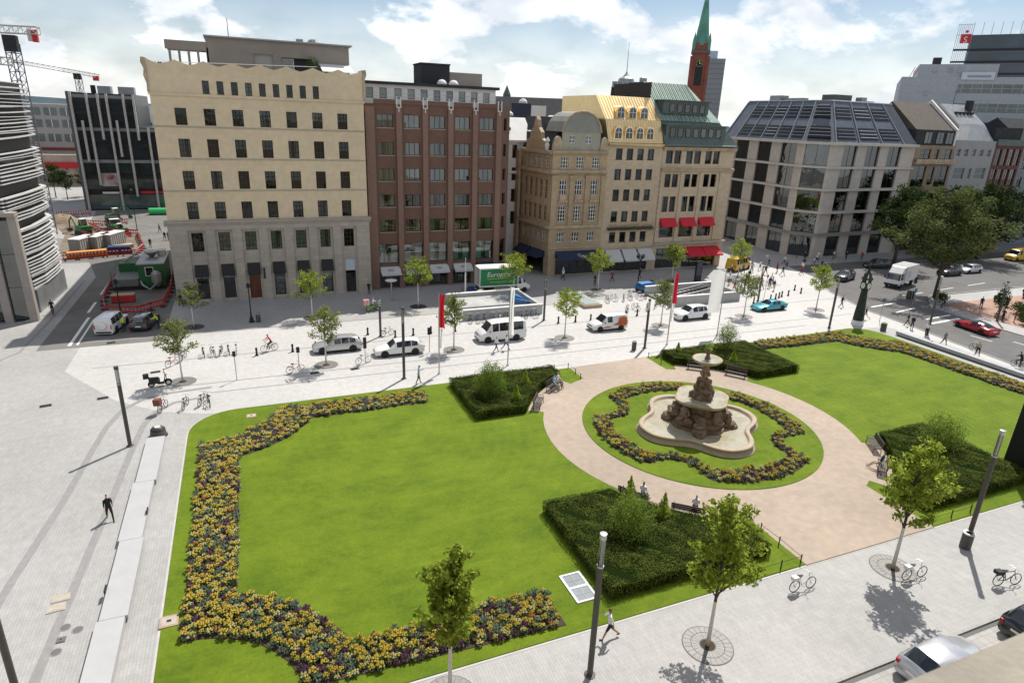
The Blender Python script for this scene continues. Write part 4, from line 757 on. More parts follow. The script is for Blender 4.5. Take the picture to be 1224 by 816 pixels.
def arch_dormer(x, y, z, w, h):
    d = MB(); n_ = 8; aa = [(x + w / 2 + (w / 2 + .16) * cos(pi * i / n_), z + h - w / 2 + (w / 2 + .16) * sin(pi * i / n_)) for i in range(n_ + 1)]; d.profy([(x + w + .16, z - .05)] + aa + [(x - .16, z - .05)], y, y + 1.9); o = put('dormer', d, m_gold, B)
    ii = [(x + w / 2 + (w / 2) * cos(pi * i / n_), z + h - w / 2 + (w / 2) * sin(pi * i / n_)) for i in range(n_ + 1)]; put('pane', MB().profy([(x + w, z + .05)] + ii + [(x, z + .05)], y - .02, y - .008), M('dormer_glass', (.03, .035, .04), .05, 0, .8), o)
    put('glazing_bar', MB().bx(x + w / 2 - .03, x + w / 2 + .03, y - .045, y - .022, z, z + h).bx(x, x + w, y - .042, y - .023, z + h * .55, z + h * .55 + .06).tube([(p[0], y - .03, p[1]) for p in ii], .035, 4), m_whitefr, o)
for x in (51.65, 53.5, 55.35, 57.2): arch_dormer(x, Y + .15, 20.15, 1.1, 1.6)
for x in (52.7, 54.75, 56.8): arch_dormer(x, Y + 1.7, 22.95, 1.15, 1.65)
put('window_box', MB().bx(51.5, 59.7, Y - .45, Y - .05, 6.75, 7.05), m_brownfr, B); rs = np.random.RandomState(4); pb = np.stack([rs.uniform(51.4, 59.8, 1100), Y - .3 + rs.normal(0, .14, 1100), 6.6 + np.abs(rs.normal(0, .5, 1100))], 1); put('box_planting', leaf_mesh('box_planting', pb, .22, .3, rs, .25), M_leaf('ochre_grass_leaf', (.09, .10, .025), (.33, .24, .07), .25, 2), B)
for i in range(3): awning(B, 51.5 + 2.95 * i, 54.1 + 2.95 * i, Y - .02, 3.6, 2.1, 1.5, m_greycloth)
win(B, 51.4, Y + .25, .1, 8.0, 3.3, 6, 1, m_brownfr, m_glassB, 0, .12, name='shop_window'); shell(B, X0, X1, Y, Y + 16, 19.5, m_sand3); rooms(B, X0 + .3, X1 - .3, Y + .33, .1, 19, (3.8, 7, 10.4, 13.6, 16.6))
put('string_course', MB().bx(X0, X1, Y - .12, Y, 3.7, 3.95), m_sand2, B)

# ---- 5 stone shop building with green copper roof
m_cop = M('verdigris_copper', (.27, .355, .30), .45, .35, var=(.8, .15)); m_copd = M('dark_copper', (.09, .115, .105), .5, .2, var=(1, .2))
B = thing('department_store', 'sandstone store with green copper roof and red awnings', 'building'); X0, X1 = 60.24, 74.0; grp = [61.15, 64.9, 68.6]
hs = [(c + dx_, c + dx_ + 1.1, a, b_) for c in grp for dx_ in (0, 1.4) for a, b_ in ((13.1, 15.1), (9.25, 11.67))] + [(c - .2 + dx_, c + 1.05 + dx_, 16.68, 18.68) for c in grp for dx_ in (0, 1.55)] + [(c, c + 2.7, 5.2, 8.0) for c in grp] + [(61, 65.5, .1, 3.4), (66.2, 73.2, .1, 3.4)]
put('facade', wall_holes(X1, 0, 19.2, hs, .3, X0), m_sand3, B, (0, Y, 0)); k = 0
for c in grp:
    for dx_ in (0, 1.4):
        for a, b_ in ((13.1, 15.1), (9.25, 11.67)): k += 1; win(B, c + dx_, Y + .2, a, 1.1, b_ - a, 1, 2, m_blackfr, m_glassW, (0, 0, 6, 0)[k % 4], .06, rails=(.72,))
        win(B, c - .2 + (1.55 if dx_ else 0), Y + .2, 16.68, 1.25, 2.0, 1, 2, m_blackfr, m_glassW, 0, .06, rails=(.7,))
    win(B, c, Y + .2, 5.2, 2.7, 2.8, 1, 1, m_blackfr, m_glassB, 0, .08, name='shop_window'); put('display', MB().bx(c + .3, c + 2.4, Y + .8, Y + .85, 5.2, 6.6), M('shop_backdrop', (.25, .22, .24), .7, var=(1.2, .5)), B); awning(B, c - .1, c + 2.8, Y - .02, 8.3, 7.2, .95, m_redcloth)
for x in (60.3, 64.05, 67.75, 71.7): put('pilaster', MB().bx(x, x + .55, Y - .16, Y, 4.5, 15.4).bx(x - .08, x + .63, Y - .24, Y, 15.0, 15.4), m_sand3, B)
for z_, o_ in ((15.7, .45), (18.9, .5)): put('cornice', MB().profx([(Y + .05, z_ - .25), (Y - o_ * .6, z_ - .25), (Y - o_, z_ + .1), (Y - o_, z_ + .25), (Y + .05, z_ + .3)], X0, X1 + .2), m_sand2, B)
put('ledge', MB().bx(X0, X1 + .3, Y - .55, Y, 4.1, 4.4), m_stone2, B); put('corner_pier', MB().bx(72.9, X1 + .05, Y - .1, Y + .3, 0, 4.1), m_sand3, B)
for a, b_ in ((66.3, 69.6), (69.75, 73.1)): awning(B, a, b_, Y - .02, 3.5, 2.4, 1.9, m_redcloth)
win(B, 61, Y + .25, .1, 4.5, 3.3, 3, 1, M('green_door_frame', (.03, .08, .06), .5), m_glassB, 0, .12, name='shop_window'); win(B, 66.2, Y + .25, .1, 7.0, 3.3, 4, 1, m_blackfr, m_glassB, 0, .1, name='shop_window')
put('eave', MB().bx(X0, X1 + .3, Y - .5, Y + .3, 19.25, 19.45), m_copd, B)
put('copper_mansard', MB().hexa([(X0, Y - .45, 19.45), (X1 + .25, Y - .45, 19.45), (X1 + .2, Y + 16, 19.45), (X0, Y + 16, 19.45), (X0, 87.1, 22.9), (71.6, 87.1, 22.9), (71.6, Y + 16, 22.9), (X0, Y + 16, 22.9)]), m_copd, B); put('copper_upper_roof', MB().hexa([(X0 + .01, 87.0, 22.93), (71.7, 87.0, 22.93), (71.7, Y + 16, 22.93), (X0 + .01, Y + 16, 22.93), (X0 + .01, 92.7, 28.6), (68.4, 92.7, 28.6), (68.4, Y + 16, 28.6), (X0 + .01, Y + 16, 28.6)]), m_cop, B)
for i in range(24):
    x = X0 + .2 + i * .36; xe = min(x, 68.3); put('seam', MB().tube([(x + max(0, i - 14) * .1, 86.98, 22.96), (xe, 92.68, 28.64)], .04, 4), m_copd if i % 2 else m_cop, B)
put('gable_wall', MB().bx(X0 - .06, X0 - .01, 90.3, Y + 16, 20, 28.5), M('dark_tarred_wall', (.035, .03, .028), .8), B); put('gable_slope', MB().add([(X0 - .02, 87.0, 22.9), (X0 - .02, 92.7, 28.6), (X0 - .02, 97, 28.6), (X0 - .02, 97, 22.9)], [(0, 1, 2, 3)]), MATS['dark_tarred_wall'], B)
d = put('long_dormer', MB().bx(61.0, 69.6, 87.75, 91, 24.0, 25.85), m_copd, B); put('dormer_roof', MB().bx(60.8, 69.8, 87.4, 91, 25.85, 26.0), m_copd, B)
for i in range(5): win(B, 62.2 + 1.42 * i, 87.66, 24.2, 1.0, 1.25, 1, 1, m_brownfr, m_glass, 2 if i in (0, 2) else 0, .08)
put('long_dormer', MB().bx(60.6, 71.9, Y + .25, 88, 20.35, 22.3), m_copd, B); put('dormer_roof', MB().bx(60.4, 72.1, Y - .05, 88, 22.3, 22.45), m_copd, B); put('copper_apron', MB().hexa([(60.5, Y - .48, 19.47), (73.9, Y - .48, 19.47), (73.2, Y + .3, 19.47), (60.5, Y + .3, 19.47), (60.5, Y - .3, 19.6), (73.6, Y - .3, 19.6), (72.2, Y + .26, 20.36), (60.5, Y + .26, 20.36)]), m_cop, B)
for i in range(7): win(B, 61.3 + 1.45 * i, Y + .16, 20.6, 1.0, 1.35, 1, 1, m_brownfr, m_glass, 2 if i in (1, 6) else 0, .08)
shell(B, X0, X1, Y, Y + 16, 19.4, m_sand3); rooms(B, X0 + .3, X1 - .3, Y + .33, .1, 19.2, (4, 8.6, 12.4, 16))
# ---- 6 modern stone building with the glazed slate roof
m_pale = M_brick('pale_limestone_panel', (.47, .425, .375), (.435, .395, .35), (.36, .325, .29), 1.2, .75, .010, axes='XZ', big=.05, bump=.1); m_band = M('limestone_band', (.47, .435, .39), .75, var=(1, .08))
m_slateb = M('blue_slate_roof', (.105, .12, .145), .5, .2, var=(.8, .15)); m_rib = M('zinc_rib', (.27, .285, .31), .4, .5); m_skyl = M_glass('skylight_glass', (.5, .6, .7), .25, .4, .03)
B = thing('modern_building', 'modern pale stone building with big windows and slate blue glazed roof', 'building')
flo = [4.2, 8.2, 12.2, 16.1, 20.1]; P0 = [Vector((93.9, 112)), Vector((93.4, 90.4)), Vector((96.3, 86.5)), Vector((118.4, 87.4))]
def wing(a, b, holes_s, ground_s, tag_):
    d = b - a; L_ = d.length; an = math.atan2(d.y, d.x); u = d / L_; nr = Vector((-u.y, u.x)); hs = [(s0, s1, flo[i] + .32, flo[i + 1] - .12) for s0, s1 in holes_s for i in range(4)] + [(s0, s1, .1, flo[0] - .35) for s0, s1 in ground_s]
    put('facade', wall_holes(L_, 0, 20.1, hs, .4, 0), m_pale, B, (a.x, a.y, 0), an); k = 0
    for s0, s1, z0_, z1_ in hs:
        k += 1; p = a + u * s0 + nr * .3; win(B, p.x, p.y, z0_, s1 - s0, z1_ - z0_, 2 if s1 - s0 < 4.2 else 3, 1, m_blackfr, m_glassG, 0, .07, an)
    b_ = MB(); b_.add([(0, 1.6, 0), (L_, 1.6, 0), (L_, 1.6, 20), (0, 1.6, 20)], [(0, 1, 2, 3)])
    for z_ in flo[:4]: b_.bx(0, L_, .4, 1.6, z_ - .3, z_ + .3)
    put('interior', b_, m_dark, B, (a.x, a.y, 0), an)
wing(P0[0], P0[1], [(3.9, 7.6), (10.2, 13.8), (16.4, 20.3)], [(3.9, 7.6), (10.2, 13.8), (16.4, 20.3)], 'left')
wing(P0[1], P0[2], [(.45, 4.4)], [(.5, 4.3)], 'corner'); wing(P0[2], P0[3], [(2.9, 6.4), (8.8, 12.4), (14.7, 18.3)], [(2.9, 6.4), (8.8, 12.4), (14.7, 18.3)], 'right')
def offs(o):   # plan of the three fronts pushed out by o
    n0 = Vector((-1, .02)); n1 = Vector((-.8, -.6)); n2 = Vector((.04, -1)); return [P0[0] + n0 * o, P0[1] + (n0 + n1) * o * .55, P0[2] + (n1 + n2) * o * .55, P0[3] + n2 * o]
for i, z_ in enumerate(flo):
    po = offs(.5 if i < 4 else .7); pi_ = offs(-.05); th = .36 if i in (1, 2, 3) else .46; put('floor_band' if i < 4 else 'cornice', MB().prism([tuple(p) for p in po] + [tuple(p) for p in pi_[::-1]], z_ - .1, z_ - .1 + th), m_band if i else M('grey_canopy_band', (.22, .215, .21), .6), B)
# roof: lower edge on the cornice, ridge set back
lo_, hi_ = offs(.15), [Vector((99, 112)), Vector((98.6, 94)), Vector((99.6, 91.6)), Vector((115.6, 92.2))]
rb = MB(); rb.add([(*lo_[i], 20.45) for i in range(4)] + [(*hi_[i], 27.4) for i in range(4)] + [(128, 112, 27.4), (122.6, 112, 20.45)], [(0, 1, 5, 4), (1, 2, 6, 5), (2, 3, 7, 6), (4, 5, 6, 7, 8), (3, 9, 8, 7)]); put('roof', rb, m_slateb, B)
def roof_pt(i, u, v, off_=.0):
    a = Vector((*lo_[i], 20.45)).lerp(Vector((*lo_[i + 1], 20.45)), u); b = Vector((*hi_[i], 27.4)).lerp(Vector((*hi_[i + 1], 27.4)), u); p = a.lerp(b, v)
    n_ = (Vector((*lo_[i + 1], 20.45)) - Vector((*lo_[i], 20.45))).cross(Vector((*hi_[i], 27.4)) - Vector((*lo_[i], 20.45))).normalized(); return p + n_ * off_
for i, nb in ((0, 6), (1, 1), (2, 3)):
    for k in range(nb):
        for v0, v1 in ((.07, .36), (.56, .86)):
            if i == 0 and k < 1: continue
            u0, u1 = (k + .1) / nb, (k + .9) / nb
            if i == 2: u0, u1 = .04 + k * .27, .04 + k * .27 + .22
            q = [roof_pt(i, u0, v0), roof_pt(i, u1, v0), roof_pt(i, u1, v1), roof_pt(i, u0, v1)]; e_ = .3 if i == 1 else .06; q2 = [roof_pt(i, u0, v0, e_), roof_pt(i, u1, v0, e_), roof_pt(i, u1, v1, e_), roof_pt(i, u0, v1, e_)]
            s_ = put('skylight', MB().hexa(q + q2), M('skylight_pane', (.008, .01, .014), .25, 0, .25), B); lb = MB()
            for j in range(3): v = v0 + (v1 - v0) * (.2 + .28 * j); lb.tube([roof_pt(i, u0 + .004, v, e_ + .06), roof_pt(i, u1 - .004, v, e_ + .06)], .085, 4)
            put('louvre', lb, m_rib if (k + i) % 3 else M('sky_sheen_louvre', (.55, .57, .60), .35, .3), s_)  # some louvres are painted bright: sky reflection is in their colour
    for k in range(nb + 1):
        u = k / nb if i != 2 else .02 + k * .27
        if i != 1: put('roof_rib', MB().tube([roof_pt(i, min(u, .995), .0, .05), roof_pt(i, min(u, .995), .98, .05)], .16, 4), m_rib, B)
for k in range(9): put('standing_seam', MB().tube([roof_pt(2, .86 + k * .016, .0, .03), roof_pt(2, .86 + k * .016, .98, .03)], .05, 4), m_rib, B)
put('ridge_cap', MB().tube([(*hi_[0], 27.45), (*hi_[1], 27.45), (*hi_[2], 27.45), (*hi_[3], 27.45)], .15, 6), m_rib, B)
for x, y, w, d_, h_ in ((100.5, 105, 2, 3, 1.2), (101, 100, 1.6, 6, .7), (106, 97, 4.5, 3, 1.5), (112, 96, 1.4, 1.4, 1.2), (113.5, 96.5, 2.5, 2, .6)): put('roof_unit', MB().bx(x, x + w, y, y + d_, 27.4, 27.4 + h_), m_zinc if h_ < 1.3 else M('green_grey_unit', (.10, .115, .105), .7), B)
put('wall', MB().bx(118.1, 118.38, 87.5, 112, 0, 20.4).bx(94, 118.1, 111.7, 112, 0, 20.4), m_pale, B)

# ---- 7, 8, 9 narrow houses at the right
def simple_house(label, x0, x1, y, ztop, mat, holes, nm='town_house', fr=None, nx=2, nz=2, base=True, dpt=14, gl=None):
    b = thing(nm, label, 'building'); put('facade', wall_holes(x1, 0, ztop, holes, .25, x0), mat, b, (0, y, 0))
    for i, (a, c, d, e) in enumerate(holes): win(b, a, y + .16, d, c - a, e - d, nx if c - a > 1.6 else 1, nz, fr or m_brownfr, gl or m_glass, (0, 0, 2, 0)[i % 4], .07)
    shell(b, x0, x1, y, y + dpt, ztop, mat); rooms(b, x0 + .3, x1 - .3, y + .3, .1, ztop, ()); return b
Y = 87.6
B = simple_house('narrow ochre house with brown tiled roof and slate dormer storey', 118.5, 129.9, Y, 20.4, M('ochre_stone', (.26, .195, .125), .8, var=(.6, .18)), [(120.2, 123.2, 17.6, 19.7), (124.4, 125.5, 17.6, 19.7), (126.4, 129.2, 17.6, 19.7), (119.4, 123.0, 12.6, 16.6), (124, 125.4, 13, 16.4), (126, 129.4, 12.6, 16.6), (122.4, 124, 7.5, 11.4), (125.2, 126.8, 7.5, 11.4), (119.5, 129, .2, 5)])
put('balcony', MB().bx(118.8, 129.8, Y - .8, Y, 17.0, 17.25).bx(118.8, 129.8, Y - .8, Y - .72, 17.3, 17.9), m_sand2, B); put('dormer_storey', MB().bx(118.6, 129.8, Y + .4, Y + 5, 20.4, 23.2), m_slate, B)
for a in (121, 124.3, 127): win(B, a, Y + .3, 20.7, 2.0, 2.1, 2, 1, m_blackfr, m_glassG, 0, .07)
put('tiled_roof', MB().profx([(Y + .6, 23.2), (Y + 7, 28.2), (Y + 13.5, 23.2)], 118.6, 129.4), M('brown_tile', (.085, .068, .055), .8, var=(1.5, .2)), B); put('party_wall', MB().profx([(Y + .2, 20.4), (Y + .2, 23.4), (Y + 7, 28.9), (Y + 13.9, 23.4), (Y + 13.9, 20.4)], 129.42, 129.88), m_white, B)
B = simple_house('narrow white rendered house with grey side gable and small top windows', 129.95, 141.9, Y, 21.5, M('shade_darkened_render', (.31, .305, .30), .8, var=(.5, .08)), [(130.45 + 2.3 * i, 131.75 + 2.3 * i, 18.5, 19.85) for i in range(5)] + [(131.1, 134.3, 14.1, 16.3), (135.2, 136.4, 14.1, 16.2), (137.5, 140.7, 14.1, 16.3), (131.1, 134.3, 9, 12), (137.5, 140.7, 9, 12), (131, 141, .2, 4.8)], fr=M('pale_blue_frame', (.35, .42, .48), .5))  # white render in a darker copy: shade is put into its colour
put('gabled_roof', MB().profx([(Y + .6, 21.5), (Y + 3.2, 24.6), (Y + 8, 28.4), (Y + 13.5, 23.)], 133.8, 141.8), m_zinc, B); put('side_gable', MB().profx([(Y + .5, 21.5), (Y + 3.1, 24.5), (Y + 8, 28.3), (Y + 13.6, 23), (Y + 13.6, 21.5)], 133.3, 133.78), M('grey_green_render', (.19, .20, .18), .9, var=(.5, .1)), B); put('terrace_screen', MB().bx(130.2, 133.2, Y + .3, Y + .45, 21.5, 24.1), m_white, B)
for i in range(5): put('roof_light', MB().bx(135.5 + i * 1.15, 136.1 + i * 1.15, Y + 5.2, Y + 5.9, 26.5, 26.9), m_slate, B)
put('chimney', MB().bx(140.2, 141.3, Y + 6.2, Y + 7.2, 27, 29.2), m_dark, B); put('mast', MB().tube([(137.6, Y + 8, 28), (137.6, Y + 8, 31)], .05, 4), m_dark, B)
B = simple_house('narrow dark red glass-fronted house beside the white one', 142.0, 151.0, Y, 20.8, M('oxide_red_panel', (.10, .024, .018), .6, var=(1, .25)), [(142.6 + 2.05 * i, 144.3 + 2.05 * i, a, a + 3.3) for i in range(4) for a in (.5, 4.6, 8.7, 12.8, 16.8)], gl=m_glass, fr=M('oxide_red_frame', (.13, .03, .02), .5)); put('roof_storey', MB().bx(142.3, 150.9, Y + 1, Y + 9, 20.8, 24.2), m_slate, B); put('copper_rail', MB().bx(142, 151, Y - .25, Y, 20.7, 21.9), m_copd, B)
B = simple_house('blue-grey rendered house at the far end of the row', 151.1, 168, Y + .5, 21.5, M('blue_grey_render', (.20, .215, .23), .85, var=(.5, .1)), [(152.5 + 3.2 * i, 154.2 + 3.2 * i, a, a + 2.1) for i in range(5) for a in (5, 8.7, 12.4, 16.1)]); put('roof', MB().profx([(Y + .6, 21.5), (Y + 7, 26.3), (Y + 14.5, 21.5)], 151.2, 167.9), m_slate, B)
# narrow street houses behind the junction (hidden mostly by trees)
B = simple_house('grey street house behind the dark trees', 168.3, 192, 84, 17, m_pent, [(170 + 3.6 * i, 171.8 + 3.6 * i, a, a + 2) for i in range(6) for a in (4.5, 8.3, 12.1)])

# ---- distant buildings on the right
m_tile = M_brick('shade_darkened_white_tile', (.38, .40, .425), (.365, .385, .41), (.30, .32, .34), 2.4, 1.6, .04, axes='XZ', big=.03, bump=.05); m_stripg = M('strip_window_glass', (.055, .085, .085), .1, .0, .8, var=(.3, .4)); m_far = M('dark_blue_glass_tower', (.055, .07, .085), .15, .2, .7, var=(.08, .3))  # white tile darkened: shade and lens falloff are in its colour
B = thing('department_store', 'large white tiled store block with strip windows in the distance', 'building', (154.5, 122.0, 0), radians(-50)); D = 1.06
# local frame: x along its front (towards the lower right), y back
put('block', MB().bx(0, 50, 0, 30, 0, 35.6), m_tile, B); put('upper_block', MB().bx(3.2, 19.5, .6, 24, 35.6, 38.5), m_tile, B)
for z_ in (23.6, 27.8, 32.1):
    s_ = put('strip_window', MB().bx(12.2, 50, -.1, .05, z_, z_ + 1.9), m_stripg, B); put('mullion', MB().bx(12.2, 50, -.16, -.11, z_ + .9, z_ + 1.0), m_tile, s_)
    for k in range(18): put('mullion', MB().bx(13 + 2 * k, 13.12 + 2 * k, -.15, -.1, z_, z_ + 1.9), m_tile, s_)
put('sign_panel', MB().bx(12.4, 19.0, -.2, -.02, 35.0, 36.7), M('sign_white', (.55, .58, .62), .6), B); put('lettering', MB().bx(13.6, 18.3, -.24, -.21, 35.5, 36.0), M('blue_grey_print', (.24, .30, .38), .6), B)
for x, z_ in ((5.2, 31.3), (5.0, 28.2), (6.2, 36.6), (9.5, 36.6), (11.3, 36.6)): put('louvre', MB().bx(x, x + 1.0, -.1 if z_ < 35 else .5, .7, z_, z_ + 1.2), m_zinc, B)
put('roof_stack', MB().bx(6, 7.8, 3, 5, 38.5, 40.2), m_dark, B)
for i in range(2): put('roof_strut', MB().tube([(1.6 + i * .9, 1, 35.6), (2.4 + i * .9, 1, 37.9)], .09, 4), m_redcloth, B)
B = thing('office_tower', 'dark glass office tower with a rooftop lattice and red logo', 'building', (213.5, 152, 0), radians(-55)); put('tower', MB().bx(3.2, 60, 0, 30, 0, 52), m_far, B)
for z_ in (41, 44.5, 48): put('ledge', MB().bx(-.6, 60, -.8, 0, z_ - .5, z_), m_dark, B)
for k in range(14): put('floor_line', MB().bx(3.2, 60, -.12, 0, 4 + 3.3 * k, 4.25 + 3.3 * k), M('steel_blue_spandrel', (.11, .135, .155), .3, .3), B)
lt = MB()
for k in range(9): lt.tube([(-.6 + k * .5, -.7, 36), (-.4 + k * .5, -.7, 55)], .08, 4)
for z_ in (52, 55): lt.tube([(-.6, -.7, z_), (3.6, -.7, z_)], .08, 4)
for k in range(22): lt.tube([(3.6 + 2.4 * k, -.4, 52), (3.6 + 2.4 * k, -.4, 55.5)], .09, 4)
put('lattice', lt, m_zinc, B); put('roof_block', MB().bx(17, 60, 3, 25, 52, 55), m_far, B)
lg = put('logo', MB().bx(.7, 3.4, -1.0, -.85, 49.6, 52.2), M('signal_red', (.50, .015, .02), .5), B); m_red = MATS['signal_red']; lettering(lg, 'S', (2.05, -1.02, 49.75), 2.5, m_white); put('dot', MB().lathe([(.42, 0), (.42, .06)], 14), m_red, lg, (2.05, -1.05, 52.9)).rotation_euler = (pi / 2, 0, 0)

# ---- things behind the row: church, tower, dark roofs
m_brickr = M('old_red_brick', (.23, .075, .05), .85, var=(.25, .2)); m_patina = M('bright_patina', (.10, .27, .20), .6, .1, var=(.2, .25))
k_ = 330 / 180.; bx_, by_ = 108.9 * k_, 143.2 * k_; rzc = radians(-36)
B = thing('church_tower', 'red brick church tower with clock and pointed green spire', 'church', (bx_, by_, 0), rzc); hw = 3.6
def zz_(z): return 22.5 + (z - 22.5) * k_
put('shaft', MB().bx(-hw, hw, -hw, hw, 0, zz_(39.2)), m_brickr, B); put('belfry_opening', MB().profy([(-1.6, zz_(31.8)), (1.6, zz_(31.8)), (1.6, zz_(36)), (1.1, zz_(36.6)), (0, zz_(37)), (-1.1, zz_(36.6)), (-1.6, zz_(36))], -hw - .15, -hw + .3), m_dark, B)
for s_ in (-1, 1): put('buttress', MB().bx(s_ * hw - .7, s_ * hw + .7, -hw - .5, -hw + .7, 0, zz_(38.5)), m_brickr, B)
cl = put('clock', MB().lathe([(1.75, 0), (1.75, .25), (1.5, .3)], 20), m_dark, B, (0, -hw - .05, zz_(36.9))); cl.rotation_euler = (pi / 2, 0, 0); put('clock_hand', MB().bx(-.1, .1, -.2, 1.4, .3, .36).bx(-.2, .9, -.1, .1, .3, .36), M('gilt', (.75, .55, .2), .3, .8), cl)
for k in range(12): a = k * pi / 6; put('hour_mark', MB().bx(1.3, 1.6, -.1, .1, .3, .34), MATS['gilt'], cl, (0, 0, 0), a)
put('gallery', MB().bx(-hw - .5, hw + .5, -hw - .5, hw + .5, zz_(39.2), zz_(39.9)), M('dark_sandstone', (.13, .11, .09), .8), B); put('drum', MB().bx(-hw + .3, hw - .3, -hw + .3, hw - .3, zz_(39.9), zz_(41.5)), m_brickr, B)
put('spire', MB().lathe([(hw * 1.04, zz_(41)), (hw * .78, zz_(43.5)), (.12, zz_(54.5))], 8), m_patina, B)
for sx_ in (-1, 1):
    for sy_ in (-1, 1): put('pinnacle', MB().lathe([(.7, zz_(39.5)), (.75, zz_(42)), (.03, zz_(44))], 6, (sx_ * (hw - .3), sy_ * (hw - .3))), m_patina, B)
for k in range(3): put('spire_dormer', MB().lathe([(.45, 0), (.4, .9), (.02, 1.8)], 5), m_dark, B, (0, -hw * .55 + k * .9, zz_(44.2 + 2.2 * k)))
B = thing('high_rise', 'slim grey high-rise slab behind the church tower', 'building', (311, 396, 0), radians(-36)); put('slab', MB().bx(-3.5, 9.6, 0, 14, 0, 66.5), M('grey_glass_slab', (.24, .26, .28), .4, .2, var=(.05, .1)), B); put('upper_slab', MB().bx(-2.2, 3.9, 2, 12, 66.5, 71.5), M('pale_blue_glass', (.33, .42, .50), .3, .2), B)
for k in range(13): put('fin', MB().bx(-3.4 + k, -3.3 + k, -.2, 0, 30, 66.4), m_pent, B)
for k in range(11): put('floor_line', MB().bx(-3.5, 9.6, -.12, 0, 30 + 3.3 * k, 30.5 + 3.3 * k), M('slate_blue_line', (.15, .17, .19), .4), B)
B = thing('roof_pavilion', 'dark rooftop pavilion with glazed gallery and tall antenna', 'building', (158, 255, 0), radians(-32)); k2 = 300 / 220.
put('body', MB().hexa([(-9, 0, 0), (9, 0, 0), (9, 12, 0), (-9, 12, 0), (-7, 2, 37), (8.6, 2, 37), (8.6, 12, 37), (-7, 12, 37)]), m_dark, B); put('gallery', MB().bx(-6.8, 8.4, .6, 10, 36.6, 39.0), m_zinc, B); put('gallery_glass', MB().bx(-6.6, 8.2, .5, .58, 37.1, 38.5), m_stripg, B)
for k in range(8): put('mullion', MB().bx(-6.6 + 2.1 * k, -6.4 + 2.1 * k, .4, .5, 36.8, 38.8), m_white, B)
put('cap', MB().lathe([(3.6, 39), (3.2, 40.4), (1.6, 41.3), (.5, 42.5), (.2, 43.3)], 10, (-1, 5)), m_zinc, B); put('antenna', MB().tube([(-1, 5, 43), (-1, 5, 55)], [.16, .05], 5), m_dark, B); put('tank', MB().lathe([(1.6, 38.8), (1.6, 40.8), (.8, 41.2)], 10, (6.3, 4)), m_zinc, B)
B = thing('back_building', 'long dark slate roof behind the clinker building', 'building', (64, 138, 0), radians(-25)); put('walls', MB().bx(-18, 14, 0, 16, 0, 22.5), m_pent, B); put('roof', MB().profx([(-.4, 22.4), (5, 27.1), (12, 27.1), (16.4, 22.4)], -18.2, 14.2), m_slate, B); put('turret', MB().lathe([(.9, 26.8), (.9, 27.6), (.05, 29.6)], 6, (-8.6, 7)), m_copd, B)
B = thing('back_building', 'navy cube roof house with a white side and dome light behind the corner building', 'building', (50, 114.5, 0), radians(-23)); put('cube', MB().bx(-3.0, .6, 0, 6, 0, 25.1), M('navy_panel', (.02, .028, .05), .5), B); put('white_side', MB().bx(.62, 3.4, .1, 5, 0, 24.8), m_white, B); put('dome_light', MB().lathe([(.8, 25.1), (.75, 25.5), (.4, 25.9), (.02, 26)], 10, (-.9, 2)), m_white, B); put('dome_light', MB().lathe([(.7, 22.9), (.65, 23.3), (.3, 23.6), (.02, 23.7)], 10, (-3.3, -1.2)), m_white, B)
B = thing('side_street_house', 'white gabled house down the narrow lane past the clinker building', 'building', (37.2, 95.5, 0)); fw_ = wall_holes(5.5, 0, 19.2, [(.5, 1.3, a, a + 2) for a in (6.4, 9.9, 13.2, 16.6)] + [(2.2, 3.0, a, a + 2) for a in (6.4, 9.9, 13.2, 16.6)], .2, 0); put('facade', fw_, m_white, B)
for a in (6.4, 9.9, 13.2, 16.6):
    for x in (.5, 2.2): win(B, x, .12, a, .8, 2, 1, 2, m_brownfr, m_glass, 0, .06)
put('interior', MB().bx(.1, 5.4, .8, 8, 0, 19), m_dark, B); put('cornice', MB().bx(-.1, 5.6, -.3, 0, 14.3, 14.7).bx(-.1, 5.6, -.35, 0, 19.0, 19.3), m_white, B); put('roof', MB().profx([(-.3, 19.3), (3.5, 22.6), (9, 22.6), (9, 19.3)], -.1, 5.6), m_white, B); put('wall', MB().bx(0, .09, .02, 9, 0, 19.2).bx(5.42, 5.5, .02, 9, 0, 19.2).bx(.09, 5.42, 8.9, 9, 0, 19.2), m_white, B); put('oval_window', MB().lathe([(.4, 0), (.4, .1)], 14), m_dark, B, (1.9, 1.2, 20.9)).rotation_euler = (pi / 2 - .7, 0, 0)

